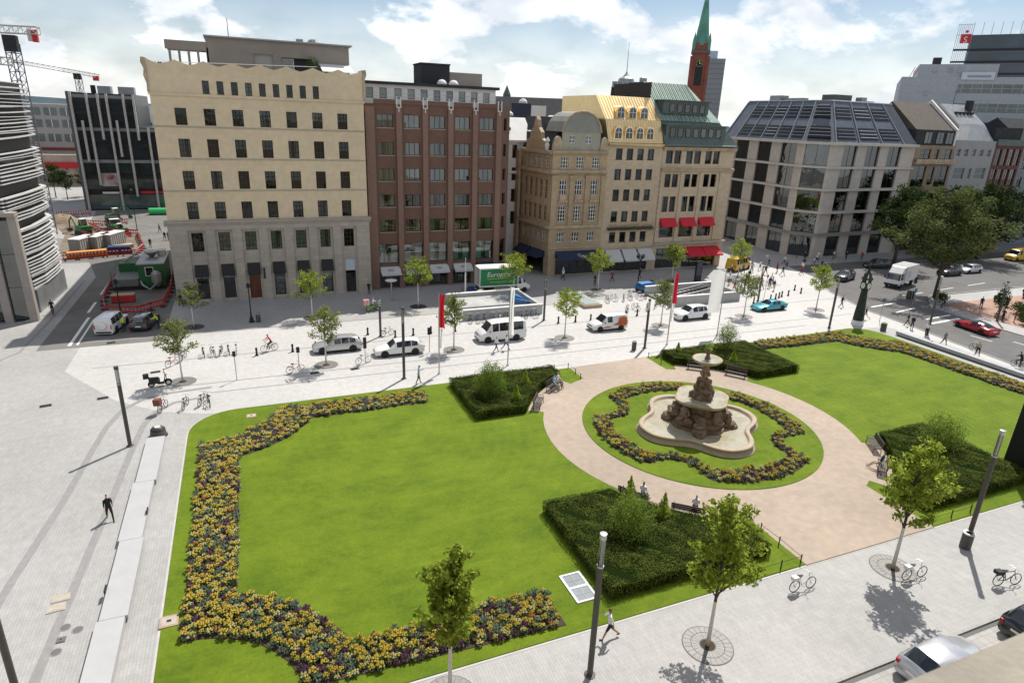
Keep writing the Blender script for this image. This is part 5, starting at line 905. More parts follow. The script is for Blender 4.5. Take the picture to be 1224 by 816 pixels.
# ---- left side: louvred building, dark office block, pale blocks, cranes
m_lou = M('white_louvre', (.54, .54, .54), .45, var=(.7, .05)); m_lbody = M_glass('dark_facade_glass', (.3, .4, .42), .12, .35); m_lst = M('warm_stone_slab', (.33, .29, .26), .75, var=(.8, .1))
B = thing('louvre_building', 'building wrapped in curved white louvres with glazed stone-framed front', 'building')
put('core', MB().prism([(-23.2, 80.9), (-22.6, 94.4), (-60, 96), (-60, 80.9)], 0, 24.2), M('louvre_backing', (.03, .032, .034), .6), B)
rl = random.Random(5)
for i in range(60):   # the louvre bands wrap the street side and bend round the far corner
    z_ = 2.6 + i * .362 + (.22 if i % 7 == 3 else 0)
    if i in (19, 20, 29, 30, 31, 41, 42, 43): continue
    c_ = .45 * sin(i * .22) + .25 * sin(i * .5); t0 = 81.0 + (0 if z_ > 3 else 4); th = rl.uniform(.05, .14); tilt = rl.uniform(-.05, .05)
    if z_ < 11.3: t0 = 83.2 + (11.3 - z_) * .10
    pts = [(-22.5 + .05 * c_, t0), (-21.9 + .12 * c_, 87), (-21.75 + .16 * c_, 91), (-21.8 + .14 * c_, 94), (-22.6, 95.6), (-24.2, 96.4)]; dpth = .5
    b = MB(); n_ = len(pts); b.add([(x, y, z_ + tilt * k) for k, (x, y) in enumerate(pts)] + [(x - dpth, y - .1, z_ + tilt * k) for k, (x, y) in enumerate(pts)] + [(x, y, z_ + th + tilt * k) for k, (x, y) in enumerate(pts)] + [(x - dpth, y - .1, z_ + th + tilt * k) for k, (x, y) in enumerate(pts)],
        [f_ for k in range(n_ - 1) for f_ in ((k, k + 1, 2 * n_ + k + 1, 2 * n_ + k), (n_ + k + 1, n_ + k, 3 * n_ + k, 3 * n_ + k + 1), (2 * n_ + k, 2 * n_ + k + 1, 3 * n_ + k + 1, 3 * n_ + k), (k + 1, k, n_ + k, n_ + k + 1))] + [(0, 2 * n_, 3 * n_, n_)]); put('louvre', b, m_lou, B)
    if z_ > 11.4: put('louvre', MB().bx(-60, -22.6, 80.0 + .3 * sin(i), 80.75, z_ + .02, z_ + .02 + th), m_lou, B)
put('street_wall', MB().prism([(-22.2, 83.5), (-21.75, 94.2), (-22.3, 94.3), (-22.7, 83.5)], 0, 2.6), m_zinc, B)
for x in (-22.4, -24.6, -27.2, -30): put('stone_fin', MB().hexa([(x, 79.9, 0), (x + .75, 79.9, 0), (x + .75, 80.7, 0), (x, 80.7, 0), (x - .1, 79.9, 11.2), (x + .65, 79.9, 11.2), (x + .65, 80.7, 11.2), (x - .1, 80.7, 11.2)]), m_lst, B)
put('front_slab', MB().bx(-60, -21.7, 79.6, 80.8, 11.2, 11.6), m_lst, B)
for i in range(4): win(B, -24.4 - 2.4 * i + (.7 if i else .6), 80.3, .2, 1.5, 10.6, 1, 3, m_blackfr, m_lbody, 0, .07)
put('green_panel', MB().bx(-60, -22.5, 80.75, 80.85, 0, 5.2), M('dark_green_glass', (.03, .06, .055), .15, 0, .7), B)

m_blk = M('black_panel', (.016, .017, .019), .35, .2); m_fin = M('concrete_fin', (.40, .38, .36), .75, var=(.8, .1))
B = thing('office_block', 'dark glass office block with uneven vertical concrete fins and shop front', 'building', (-31.6, 166, 0)); put('body', MB().bx(.01, 12.1, .6, 24, 0, 24.3).bx(12.11, 17.5, .6, 20, 0, 17.6), m_blk, B); put('side_panel', MB().bx(-.5, 0, .3, 24.2, 0, 24.5), M('dark_grey_concrete', (.10, .10, .105), .7, var=(.3, .1)), B)
for k in range(6):
    xe_ = 17.3 if k < 4 else 12.0; w_ = put('window_band', MB().bx(.2, xe_, .42, .58, 4.6 + 3.3 * k, 6.8 + 3.3 * k), M('black_office_glass', (.02, .026, .028), .08, 0, .7, var=(.3, .5)), B); put('spandrel', MB().bx(.2, xe_, .36, .58, 6.85 + 3.3 * k, 7.5 + 3.3 * k), M('grey_spandrel', (.20, .21, .21), .4) if k % 2 else m_blk, w_)
for x, z0_, z1_ in ((.1, 0, 24.4), (3.0, 5.5, 24.3), (1.6, 10.5, 18.8), (5.0, 15, 24.3), (6.6, 0, 24.3), (7.9, 11.5, 19), (9.7, 3, 24.3), (11.6, 15, 24.3), (13.6, 0, 17.6), (15.3, 10, 17.6), (17.1, 0, 17.6)): put('fin', MB().bx(x, x + .42, -.35, .41, z0_, z1_), m_fin, B)
put('shop_window', MB().bx(.6, 17.2, .3, .42, .3, 3.4), m_stripg, B); put('shop_sign', MB().bx(3.2, 6.4, .2, .3, 3.6, 4.0), m_white, B); put('shop_sign', MB().bx(10.5, 15, .22, .3, 3.6, 4.1), m_red, B); put('display', MB().bx(3.3, 6.6, .24, .3, 5.2, 8), M('shop_poster', (.5, .5, .5), .6, var=(.7, .6, (.2, .02, .03))), B)
put('roof_unit', MB().bx(4.5, 7, 6, 9, 24.3, 25.9), m_zinc, B); put('roof_unit', MB().bx(8.4, 11.5, 6, 9, 24.3, 25.9), m_zinc, B); put('roof_tank', MB().lathe([(.5, 24.3), (.5, 26)], 8, (3.6, 7)), m_dark, B)
B = thing('office_block', 'pale office block far down the side street behind the dark glass one', 'building', (-70, 226, 0)); put('body', MB().bx(0, 36, 0, 20, 0, 21.6), M('grey_beige_panel', (.36, .34, .32), .8, var=(.3, .08)), B); put('shop_row', MB().bx(0, 36, -8, -.1, 0, 8.4), M('tan_awning_hall', (.40, .31, .25), .8, var=(.4, .15)), B); put('red_fascia', MB().bx(20, 36, -8.3, -8.02, 4.8, 6.4), m_red, B); put('red_fascia', MB().bx(14, 36, -.3, -.12, 9.2, 9.9), M('dark_red_fascia', (.22, .02, .02), .6), B)
for a in range(9):
    for z_ in (11.6, 15.4, 18.6): w_ = put('window', MB().bx(1.0 + 3.9 * a, 4.0 + 3.9 * a, -.15, -.02, z_, z_ + 2.0), m_stripg, B); put('mullion', MB().bx(2.4 + 3.9 * a, 2.6 + 3.9 * a, -.22, -.16, z_, z_ + 2), m_white, w_)
B = thing('apartment_block', 'white apartment block behind the dark office block by the beige building', 'building', (-25.5, 202, 0)); put('body', MB().bx(0, 14, 0, 12, 0, 19.8), m_white, B); put('roof_storey', MB().bx(.5, 12, 1.5, 11, 19.8, 22.2), m_white, B)
for a in range(5):
    for z_ in (10, 13.2, 16.4): put('window', MB().bx(.8 + 2.6 * a, 2.4 + 2.6 * a, -.12, -.01, z_, z_ + 1.5), m_stripg, B)

def lattice(b, p0, p1, w, n_, r=.09, updir=Vector((0, 0, 1))):
    p0, p1 = Vector(p0), Vector(p1); d = (p1 - p0); u = d.orthogonal().normalized() if abs(d.normalized().z) > .9 else d.cross(updir).normalized(); v = d.cross(u).normalized(); C = [(u * sx_ + v * sy_) * w / 2 for sx_, sy_ in ((-1, -1), (1, -1), (1, 1), (-1, 1))]
    for c in C: b.tube([p0 + c, p1 + c], r, 4)
    for i in range(n_):
        a0, a1 = p0 + d * i / n_, p0 + d * (i + 1) / n_
        for k in range(4): b.tube([a0 + C[k], a1 + C[(k + 1) % 4]], r * .6, 4); b.tube([a1 + C[k], a1 + C[(k + 1) % 4]], r * .6, 4)
m_crane = M('crane_grey_paint', (.16, .17, .19), .6); m_craneW = M('crane_pale_paint', (.50, .48, .44), .6)
B = thing('tower_crane', 'tower crane with pale jib and red-white counterweight above the louvre building', 'crane', (-32.4, 136.2, 0)); b = MB(); lattice(b, (0, 0, 0), (0, 0, 31), 1.5, 22, .1); put('mast', b, m_crane, B); put('cab', MB().bx(-.9, .9, -1.2, .6, 29.8, 32.2), m_dark, B); b = MB(); lattice(b, (-40, 10, 33), (4.2, -1, 33.1), 1.1, 34, .1); put('jib', b, m_craneW, B); put('counterweight', MB().bx(2.6, 3.2, -1.2, -.2, 31.5, 33.2), m_craneW, B); put('counterweight', MB().bx(3.22, 3.95, -1.3, -.3, 31.4, 33.2), m_red, B)
B = thing('tower_crane', 'second crane mast standing close behind the louvre building', 'crane', (-33.6, 120, 0)); b = MB(); lattice(b, (0, 0, 0), (0, 0, 28.4), 1.6, 20, .11); put('mast', b, m_crane, B); put('slewing_ring', MB().lathe([(1.3, 27.5), (1.4, 28.8), (.8, 29.4)], 10), m_crane, B); b = MB(); lattice(b, (-26, -4, 28.8), (4.4, 1, 27.6), 1.0, 24, .1); put('jib', b, m_craneW, B)
B = thing('tower_crane', 'distant crane with thin sloping jib above the dark office block', 'crane', (-57.2, 325, 0)); b = MB(); lattice(b, (0, 0, 0), (0, 0, 32.2), 1.8, 14, .14); put('mast', b, m_crane, B); put('cab', MB().bx(-1.4, 1, -1.2, 1.2, 31, 33.2), m_dark, B); b = MB(); lattice(b, (-19, -4, 36.2), (7.2, 1.5, 32.6), 1.3, 16, .14); put('jib', b, m_craneW, B); put('counterweight', MB().bx(5, 7, .5, 2.2, 30.8, 32.6), m_red, B)

# ---- the ledge of the house the view is taken from
L_ = thing('stone_ledge', 'pale stone window ledge at the lower right corner', 'ledge', (0, 0, 21)); m_ledge = M('ledge_stone', (.255, .23, .185), .85, var=(3.5, .16), bump=(30, .4)); put('coping', MB().profx([(-.5, -.35), (.86, -.35), (.9, -.26), (.9, -.07), (.86, 0), (-.5, .03)], -8, 12), m_ledge, L_); put('spall', MB().lathe([(.035, .0), (.02, .008)], 7), M('lichen_spot', (.12, .115, .11), .9), L_, (2.18, .56, .011))
W_ = thing('viewpoint_house', 'stone wall of the house under the window ledge', 'building', (0, 0, 0)); put('wall', MB().bx(-40, 40, -1.2, .55, 0, 20.65), m_sand3, W_)
# ------------------------------------------------------------------ the fountain
m_fst = M('warm_fountain_stone', (.42, .315, .235), .75, var=(1.6, .28), bump=(9, .5)); m_frock = M('wet_brown_stone', (.14, .092, .052), .5, var=(2.2, .45), bump=(7, .9, .06)); m_frim = M('pale_basin_rim', (.36, .285, .21), .7, var=(1.5, .15)); m_fbowl = M('mossy_bowl_stone', (.33, .27, .18), .65, var=(2, .3))
m_water = M('shallow_pool_water', (.30, .265, .16), .04, 0, .6, var=(1.1, .25, (.42, .40, .33)), bump=(3.5, .25, .04))
F = thing('fountain', 'tiered stone fountain with quatrefoil basin in the middle of the round lawn', 'fountain', (C0[0], C0[1], .1))
def quat(a, k=.24): return 1 - k * (sin(2 * a) ** 2) ** 1.35
q1 = lambda a: quat(a, .25)
put('basin', MB().lathe([(5.25, 0), (5.25, .06), (5.0, .10), (4.98, .36), (5.08, .41), (5.1, .50), (5.0, .55), (4.72, .55), (4.62, .50), (4.62, .12)], 96, shape=q1), m_frim, F, smooth=True); put('water', MB().sheet([(4.66 * q1(a) * cos(a), 4.66 * q1(a) * sin(a)) for a in [2 * pi * i / 96 for i in range(96)]], .335), m_water, F)
rr_ = random.Random(3)
def rock(b, c, r, sz, seed):
    g = random.Random(seed); s = MB().ball((0, 0, 0), r, 9, 6); s.v = [(c[0] + x * sz[0] * g.uniform(.8, 1.18), c[1] + y * sz[1] * g.uniform(.8, 1.18), c[2] + z * sz[2] * g.uniform(.85, 1.12)) for x, y, z in s.v]; b.add(s.v, s.f)
ped = MB(); ped.lathe([(2.35, .3), (2.3, .55), (2.05, .62), (2.0, .9), (1.75, 1.0), (1.65, 1.25), (1.35, 1.4), (1.25, 2.3)], 32, shape=lambda a: 1 - .13 * sin(2 * a) ** 2)
put('pedestal', ped, m_frock, F)
for k in range(4):   # stepped rock spurs with seated figures on the four sides
    a = k * pi / 2 + pi / 4 + .15; b = MB()
    for i, (d, z, r) in enumerate(((2.25, .55, .62), (2.0, .95, .55), (1.7, 1.3, .5), (2.5, .42, .45))): rock(b, (d * cos(a), d * sin(a), z), r, (1, 1, .62), 10 * k + i)
    for i in range(3): t_ = a + rr_.uniform(-.5, .5); d = rr_.uniform(1.5, 2.2); rock(b, (d * cos(t_), d * sin(t_), rr_.uniform(.6, 1.5)), .38, (1, 1, .7), 50 + 10 * k + i)
    put('rock_spur', b, m_frock, F); a2 = k * pi / 2 + .15
    fg = MB(); cx_, cy_ = 1.72 * cos(a2), 1.72 * sin(a2); fg.lathe([(.42, .9), (.46, 1.15), (.34, 1.4), (.28, 1.62), (.34, 1.85), (.24, 2.02), (.1, 2.08), (.15, 2.2), (.13, 2.36), (.03, 2.42)], 10, (cx_, cy_)); rock(fg, (cx_ + .35 * cos(a2), cy_ + .35 * sin(a2), 1.15), .32, (1, 1, .6), k); fg.tube([(cx_ - .3 * sin(a2), cy_ + .3 * cos(a2), 1.85), (cx_ - .5 * sin(a2), cy_ + .5 * cos(a2), 1.5), (cx_ + .3 * cos(a2) - .3 * sin(a2), cy_ + .3 * sin(a2) + .3 * cos(a2), 1.35)], [.1, .08, .06], 6); put('figure', fg, M('stained_figure_stone', (.17, .115, .08), .7, var=(3, .4)), F, smooth=True)
put('middle_bowl', MB().lathe([(.9, 1.9), (1.5, 2.0), (2.05, 2.25), (2.22, 2.42), (2.25, 2.52), (2.12, 2.55), (1.95, 2.44), (1.2, 2.38), (.5, 2.36)], 64, shape=lambda a: quat(a, .14)), m_fbowl, F, smooth=True); put('water', MB().sheet([(2.0 * quat(a, .14) * cos(a), 2.0 * quat(a, .14) * sin(a)) for a in [2 * pi * i / 64 for i in range(64)]], 2.46), m_water, F)
b = MB(); b.lathe([(.85, 2.4), (.8, 2.7), (.6, 3.2), (.42, 3.7), (.3, 4.0)], 14)
for i in range(16): a = i * 2.4; z = 2.55 + i * .09; d = .78 - i * .03; rock(b, (d * cos(a), d * sin(a), z), .27, (1, 1, 1.15), 90 + i)
put('upper_figures', b, m_frock, F)
put('column', MB().lathe([(.3, 3.9), (.36, 4.05), (.2, 4.2), (.18, 4.5), (.3, 4.75), (.34, 4.85), (.22, 4.95), (.28, 5.1), (.45, 5.3)], 14), M('mottled_column_stone', (.24, .165, .11), .7, var=(3, .35)), F, smooth=True)
for i in range(6): a = i * pi / 3; put('scroll', MB().ball((.3 * cos(a), .3 * sin(a), 4.45), .13, 7, 5, 0, (1, 1, 1.5)), MATS['mottled_column_stone'], F)
put('top_bowl', MB().lathe([(.3, 5.2), (.7, 5.32), (1.02, 5.5), (1.12, 5.62), (1.12, 5.7), (1.0, 5.7), (.8, 5.62), (.3, 5.58)], 36), m_fbowl, F, smooth=True); put('water', MB().sheet(arc(0, 0, .95, 0, 360, 30)[:-1], 5.66), m_water, F)
put('finial_vase', MB().lathe([(.26, 5.55), (.22, 5.75), (.13, 5.95), (.2, 6.3), (.27, 6.5), (.24, 6.52), (.1, 6.45)], 12), m_frock, F, smooth=True)
rs = np.random.RandomState(3); pv = rs.normal(0, .16, (170, 3)) * [1, 1, .9] + [0, 0, 6.68]; put('vase_plant', leaf_mesh('vase_plant', pv, .16, .5, rs, .3), m_lime, F)

# ------------------------------------------------------------------ street furniture
m_post = M('anthracite_paint', (.085, .08, .075), .5, .3, var=(2, .1)); m_lampg = M_glass('lamp_glass', (.9, .92, .92), .08, .9); m_alu = M('brushed_aluminium', (.5, .5, .5), .35, .8); m_iron = M('black_iron', (.022, .023, .024), .5, .4); m_wood = M('dark_slat_wood', (.05, .036, .028), .6, var=(4, .3)); m_concr = M('smooth_concrete', (.40, .395, .385), .8, var=(1.2, .1)); m_galv = M('galvanised_steel', (.36, .36, .36), .45, .6)
def lamp(x, y, h, label, r=.13):
    t = thing('street_lamp', label, 'street lamp', (x, y, 0), 0, 'modern column lamps'); put('base_plate', MB().lathe([(r * 1.9, 0), (r * 1.9, .03), (r * 1.2, .06)], 14), m_post, t); put('pole', MB().lathe([(r, 0), (r, h * .78)], 14), m_post, t, smooth=False); put('collar', MB().lathe([(r * 1.12, h * .78), (r * 1.12, h * .79)], 14), m_alu, t); put('lamp_glass', MB().lathe([(r * .98, h * .79), (r * .98, h * .965)], 14), m_lampg, t); put('lamp_core', MB().lathe([(r * .3, h * .79), (r * .3, h * .965)], 8), m_alu, t); put('cap', MB().lathe([(r * 1.12, h * .965), (r * 1.12, h), (.02, h + .02)], 14), m_alu if h > 7 else m_post, t)
for x, y, h, lab in ((-8.91, 46.41, 5.96, 'dark column lamp standing near the bench end planter'), (11.89, 52.57, 6.71, 'dark column lamp in front of the white estate car'), (12.2, 64.7, 4.3, 'dark column lamp behind the silver car'), (31.6, 65.05, 4.9, 'dark column lamp at the corner of the blue tarpaulin wall'), (37.86, 53.18, 5.4, 'dark column lamp by the path exit, beside a litter bin'), (63.81, 52.78, 6.4, 'dark column lamp next to the green clock column'), (73.52, 47.33, 7.1, 'dark column lamp at the road end of the long grey seat'), (11.88, 18.04, 7.22, 'dark column lamp beside the walking man in shorts'), (37.13, 18.52, 7.4, 'dark column lamp with a round litter bin at its foot'), (88.4, 48.58, 5.3, 'column lamp on the far side of the road by the red car'), (-9.95, 24.5, 6.0, 'dark column lamp on the wide paving beyond the bench end'), (64.0, 65.0, 4.9, 'dark column lamp among the pedestrians near the teal car')): lamp(x, y, h, lab)
def globe_lamp(x, y, h, label, arms):
    t = thing('lantern_post', label, 'street lamp', (x, y, 0)); put('pole', MB().lathe([(.2, 0), (.2, .5), (.1, .7), (.07, 1.2), (.05, h * .85)], 10), m_iron, t); put('base', MB().lathe([(.28, 0), (.28, .18), (.2, .3)], 10), m_iron, t)
    for k in range(arms):
        a = 2 * pi * k / max(arms, 1); d = .45 if arms > 1 else 0; put('arm', MB().tube([(0, 0, h * .8), (d * .7 * cos(a), d * .7 * sin(a), h * .84), (d * cos(a), d * sin(a), h * .88)], .03, 5), m_iron, t); put('lantern', MB().lathe([(.1, 0), (.2, .12), (.22, .4), (.26, .42), (.05, .62)], 8), m_iron, t, (d * cos(a), d * sin(a), h * .88))
globe_lamp(-.41, 73.5, 4.4, 'black iron lantern post before the beige building door', 1); globe_lamp(51.8, 76.1, 4.8, 'black iron post with lantern cluster before the pale grey awnings', 4); globe_lamp(-13.87, 79.6, 4.2, 'grey post with lantern head inside the red barrier ring', 1); globe_lamp(-18.2, 131.9, 8.8, 'tall thin sign pole at the corner of the building site', 1)
t = thing('disc_lamp', 'steel pole with a flat round white lamp before the grey awnings', 'street lamp', (16.3, 78.2, 0)); put('pole', MB().lathe([(.14, 0), (.1, 2.5)], 10), m_galv, t); put('shade', MB().lathe([(.2, 2.45), (.75, 2.6), (.75, 2.66), (.1, 2.72)], 18), m_white, t)

# bollards
bol = thing('bollard', '', 'bollard', (0, 0, 0), 0, 'iron bollards along the road'); put('post', MB().lathe([(.16, 0), (.16, .08), (.1, .14), (.09, .62), (.13, .66), (.1, .74), (.03, .86)], 10), m_iron, bol, smooth=True)
BL = [(-.2, 62.4), (3.1, 62.5), (5.3, 62.6), (11.0, 65.6), (13.6, 63.9), (15.6, 64.1), (17.6, 64.2), (20.3, 64.0), (32.8, 63.6), (35.0, 63.5), (37.0, 63.4), (38.4, 63.4), (40.2, 63.5), (42, 63.6), (43.7, 63.7), (62.6, 64.3), (66.1, 64.9), (67.3, 65.2), (68.3, 65.6), (69.2, 66.0), (70.6, 66.2), (73.6, 66.8), (74, 68.4)]
spawn(bol, [(x, y, 0, 'slim black iron bollard in the row along the paved road' if x < 60 else 'black iron bollard in the curved row among the pedestrians by the teal car') for x, y in BL])
for o in [o for o in bpy.data.objects if o.name.startswith('bollard') and o.location.x > 60]: o['group'] = 'bollards by the crossing'

# litter bins and signs
def bin_(x, y, label, r=.24, h=.95, m_=None):
    t = thing('litter_bin', label, 'litter bin', (x, y, 0), 0, 'litter bins'); put('drum', MB().lathe([(r * .9, 0), (r, .06), (r, h)], 14), m_ or m_post, t); put('rim', MB().lathe([(r * 1.06, h), (r * 1.06, h + .06), (r * .55, h + .06), (r * .5, h - .15)], 14), m_alu, t)
bin_(36.73, 18.35, 'round dark litter bin with a pale lid at the lamp foot', .3); bin_(36.4, 53.0, 'litter bin beside the lamp at the path exit'); bin_(.3, 73.4, 'litter bin next to the lantern post before the beige building'); bin_(69.6, 50.1, 'litter bin at the head of the long grey seat', .33); bin_(54.3, 76.3, 'litter bin by the lantern cluster post')
t = thing('planter', 'dark round planter with white centre at the head of the stone bench', 'planter', (-7.25, 47.5, 0)); put('tub', MB().lathe([(.62, 0), (.55, .12), (.48, .5), (.36, .62), (.36, .66)], 18), m_post, t, smooth=True); put('lid', MB().lathe([(.2, .66), (.2, .72), (.02, .73)], 12), m_white, t); put('hood', MB().tube([(.42 * cos(a * pi / 6), .42 * sin(a * pi / 6), .5) for a in range(13)], .08, 6), m_iron, t)
def sign(x, y, h, label, w=.45, bh=.6, col=None, rz=0.):
    t = thing('sign_post', label, 'sign', (x, y, 0), rz); put('post', MB().lathe([(.035, 0), (.035, h)], 8), m_galv, t); put('plate', MB().bx(-w / 2, w / 2, -.05, -.03, h - bh, h), col or m_dark, t); return t
sign(3.3, 57.6, 2.2, 'thin post with small dark sign plates by the leaning red bicycle', .3, .55); sign(9.3, 57.4, 2.6, 'post with dark plates in front of the silver car, white bicycle leaning on it', .32, 1.1); sign(-2.0, 56.6, 2.7, 'thin post with a small dark sign near the bicycle row', .25, .5); sign(15.9, 58.6, 2.6, 'post with dark double plates at the rear of the white estate car', .42, .75); sign(86.5, 59.2, 3.4, 'traffic post with dark plate behind the white truck', .6, .9); sign(72.6, 53.0, 3.0, 'road sign post by the dark clock column', .4, .5, M('green_sign', (.03, .12, .08), .5)); sign(83.5, 56.8, 2.6, 'pedestrian crossing post on the far kerb', .5, .6, M('blue_sign', (.05, .18, .32), .5)); sign(66.6, 66.6, 3.2, 'thin pole with small red and white plates among pedestrians', .35, .4, m_redcloth); sign(36.9, 12.6 + 2.0, 2.6, 'thin pole with a round red plate beside the parked black bicycle', .35, .35, m_redcloth, .5)
t = thing('advertising_pillar', 'black advertising stele standing before the red awnings', 'sign', (63.0, 76.9, 0)); put('panel', MB().bx(-.55, .55, -.15, .15, 0, 3.1), m_iron, t); put('screen', MB().bx(-.45, .45, -.17, -.152, .9, 2.9), M('dark_screen', (.03, .035, .05), .15, 0, .6), t); put('foot', MB().bx(-.6, .6, -.25, .25, 0, .12), m_iron, t)

# clock column with green shaft
m_cl = M('bronze_green', (.020, .030, .021), .6, .2, var=(2.5, .4), bump=(6, .6, .04)); t = thing('clock_column', 'tapering dark green column clock with white dials and figures on a pale plinth', 'clock', (68.6, 52.9, 0))
put('plinth', MB().lathe([(.95, 0), (.95, .55), (.85, .6)], 8), m_white, t); put('shaft', MB().lathe([(.86, .6), (.80, 1.4), (.66, 2.6), (.5, 4.2), (.56, 4.35), (.45, 4.5)], 12), m_cl, t); put('head', MB().bx(-.55, .55, -.55, .55, 4.5, 5.7), m_cl, t); put('cap', MB().lathe([(.85, 5.7), (.9, 5.85), (.6, 6.1), (.55, 6.4), (.2, 6.7), (.08, 7.2), (.02, 7.5)], 12), m_cl, t)
for k in range(4):
    d = put('dial', MB().lathe([(.36, 0), (.36, .06), (.3, .08)], 20), m_white, t, (.58 * cos(k * pi / 2), .58 * sin(k * pi / 2), 4.95)); d.rotation_euler = (pi / 2, 0, k * pi / 2 + pi / 2); put('hand', MB().bx(-.02, .02, 0, .24, .08, .09).bx(0, .17, -.02, .02, .08, .09), m_iron, d); a = k * pi / 2 + pi / 4; put('figure', MB().lathe([(.1, 5.3), (.14, 5.6), (.1, 5.9), (.13, 6.05), (.05, 6.15), (.09, 6.25), (.02, 6.38)], 8, (.72 * cos(a), .72 * sin(a))), m_white, t)
t.scale = (.74, .74, 1)
t = thing('monument_pillar', 'tall plain dark pillar at the edge of the lawn', 'pillar', (50.6, 22.7, 0)); put('shaft', MB().hexa([(-1.3, -1.3, 0), (1.3, -1.3, 0), (1.3, 1.3, 0), (-1.3, 1.3, 0), (-1.15, -1.15, 9), (1.15, -1.15, 9), (1.15, 1.15, 9), (-1.15, 1.15, 9)]), m_iron, t); put('cap', MB().bx(-1.3, 1.3, -1.3, 1.3, 9, 9.3), m_iron, t); put('base', MB().bx(-1.45, 1.45, -1.45, 1.45, 0, .25), m_iron, t)

# flags
m_red2 = M_leaf('red_flag_cloth', (.46, .02, .04), (.56, .025, .05), .45); m_wflag = M_leaf('white_flag_cloth', (.80, .80, .80), (.84, .84, .84), .6)
def flag(x, y, h, label, kind):
    t = thing('flagpole', label, 'flag', (x, y, 0)); put('pole', MB().lathe([(.07, 0), (.055, h * .6), (.035, h)], 10), m_alu, t); put('base', MB().lathe([(.14, 0), (.14, .05), (.09, .12)], 10), m_alu, t)
    def cloth(z0_, z1_, w, amp, fr_, mat, nm, x0_=.06):
        b = MB(); nu, nv = 12, 10; V = []
        for j in range(nv + 1):
            for i in range(nu + 1):
                u, v = i / nu, j / nv; ww = w * (1 - .35 * sin(v * 2.2 + .3) * (kind != 'wide')); V.append((x0_ + u * ww * .93, amp * sin(u * fr_ + v * 2.2) * (.3 + u), z1_ + (z0_ - z1_) * v - .12 * u * (kind != 'wide')))
        b.add(V, [(j * (nu + 1) + i, j * (nu + 1) + i + 1, (j + 1) * (nu + 1) + i + 1, (j + 1) * (nu + 1) + i) for j in range(nv) for i in range(nu)]); put(nm, b, mat, t, smooth=True)
    if kind == 'red': cloth(h * .585, h - .12, .62, .13, 9, m_red2, 'flag'); cloth(h * .33, h * .58, .46, .12, 9, m_wflag, 'flag')
    elif kind == 'white': cloth(h * .40, h - .12, .55, .13, 9, m_wflag, 'flag')
    else: cloth(h * .36, h - .1, 1.85, .08, 5, m_wflag, 'flag', -1.85); put('spar', MB().tube([(-1.85, 0, h - .08), (.06, 0, h - .08)], .03, 6), m_alu, t)
flag(15.19, 52.7, 7.7, 'flagpole with limp red and white flag near the white estate car', 'red'); flag(22.05, 52.8, 7.9, 'flagpole with limp white flag in front of the minibus', 'white'); flag(40.83, 53.4, 8.0, 'flagpole with limp red and white flag by the stair wall', 'red'); flag(48.37, 54.4, 7.8, 'flagpole with wide white hanging banner before the white car', 'wide')
t = thing('flagpole', 'thin bare white pole beside the green truck loading ramp', 'pole', (25.5, 76.2, 0)); put('pole', MB().lathe([(.11, 0), (.1, 3.5), (.05, 3.6), (.04, 5.5)], 8), m_white, t); put('base', MB().lathe([(.2, 0), (.2, .06)], 8), m_white, t)

# long seats
def long_seat(label, pts_x, y0, y1, w, h, mat, n_):
    t = thing('stone_bench', label, 'bench', (pts_x, y0, 0)); L_ = (y1 - y0) / n_
    for k in range(n_): o_ = (.06 if k % 2 else -.04) * (n_ == 4); put('slab', MB().bx(-w / 2 + o_, w / 2 + o_, k * L_ + .012, (k + 1) * L_ - .012, .12, h), mat, t)
    put('plinth', MB().bx(-w / 2 + .12, w / 2 - .12, .1, y1 - y0 - .1, 0, .12), m_dark, t); return t
t = long_seat('long pale stone bench running beside the lawn and flower bed', -7.35, 22, 46.6, 1.15, .36, M('pale_bench_stone', (.38, .38, .385), .6, var=(1.2, .05)), 4)
for yy, s_ in ((14.5, .55), (8, -.55)): put('armrest', MB().bx(s_ - .03, s_ + .03, yy, yy + .5, .36, .55), m_iron, t)
long_seat('long grey stone seat between the lawn and the road with the red car', 69.9, 20, 48.4, .75, .5, M('grey_bench_stone', (.34, .345, .36), .6, var=(1, .08)), 7)

# park benches
def make_bench():
    t = thing('park_bench', '', 'bench', (0, 0, .06), 0, 'park benches around the fountain'); 
    for i in range(4): put('seat_slat', MB().bx(-1.0, 1.0, -.22 + i * .125, -.12 + i * .125, .42, .455), m_wood, t)
    for i in range(3): put('back_slat', MB().hexa([(-1, .27 + .03 * i, .52 + .14 * i), (1, .27 + .03 * i, .52 + .14 * i), (1, .31 + .03 * i, .52 + .14 * i), (-1, .31 + .03 * i, .52 + .14 * i), (-1, .29 + .03 * i, .63 + .14 * i), (1, .29 + .03 * i, .63 + .14 * i), (1, .33 + .03 * i, .63 + .14 * i), (-1, .33 + .03 * i, .63 + .14 * i)]), m_wood, t)
    for x in (-.85, .85): put('leg', MB().tube([(x, -.24, 0), (x, -.2, .42), (x, .26, .42), (x, .4, .95)], .028, 6).tube([(x, .32, 0), (x, .26, .42)], .028, 6), m_iron, t); put('armrest', MB().tube([(x, -.22, .42), (x, -.22, .64), (x, .33, .66)], .022, 6), m_iron, t)
    return t
bn = make_bench(); bs = []
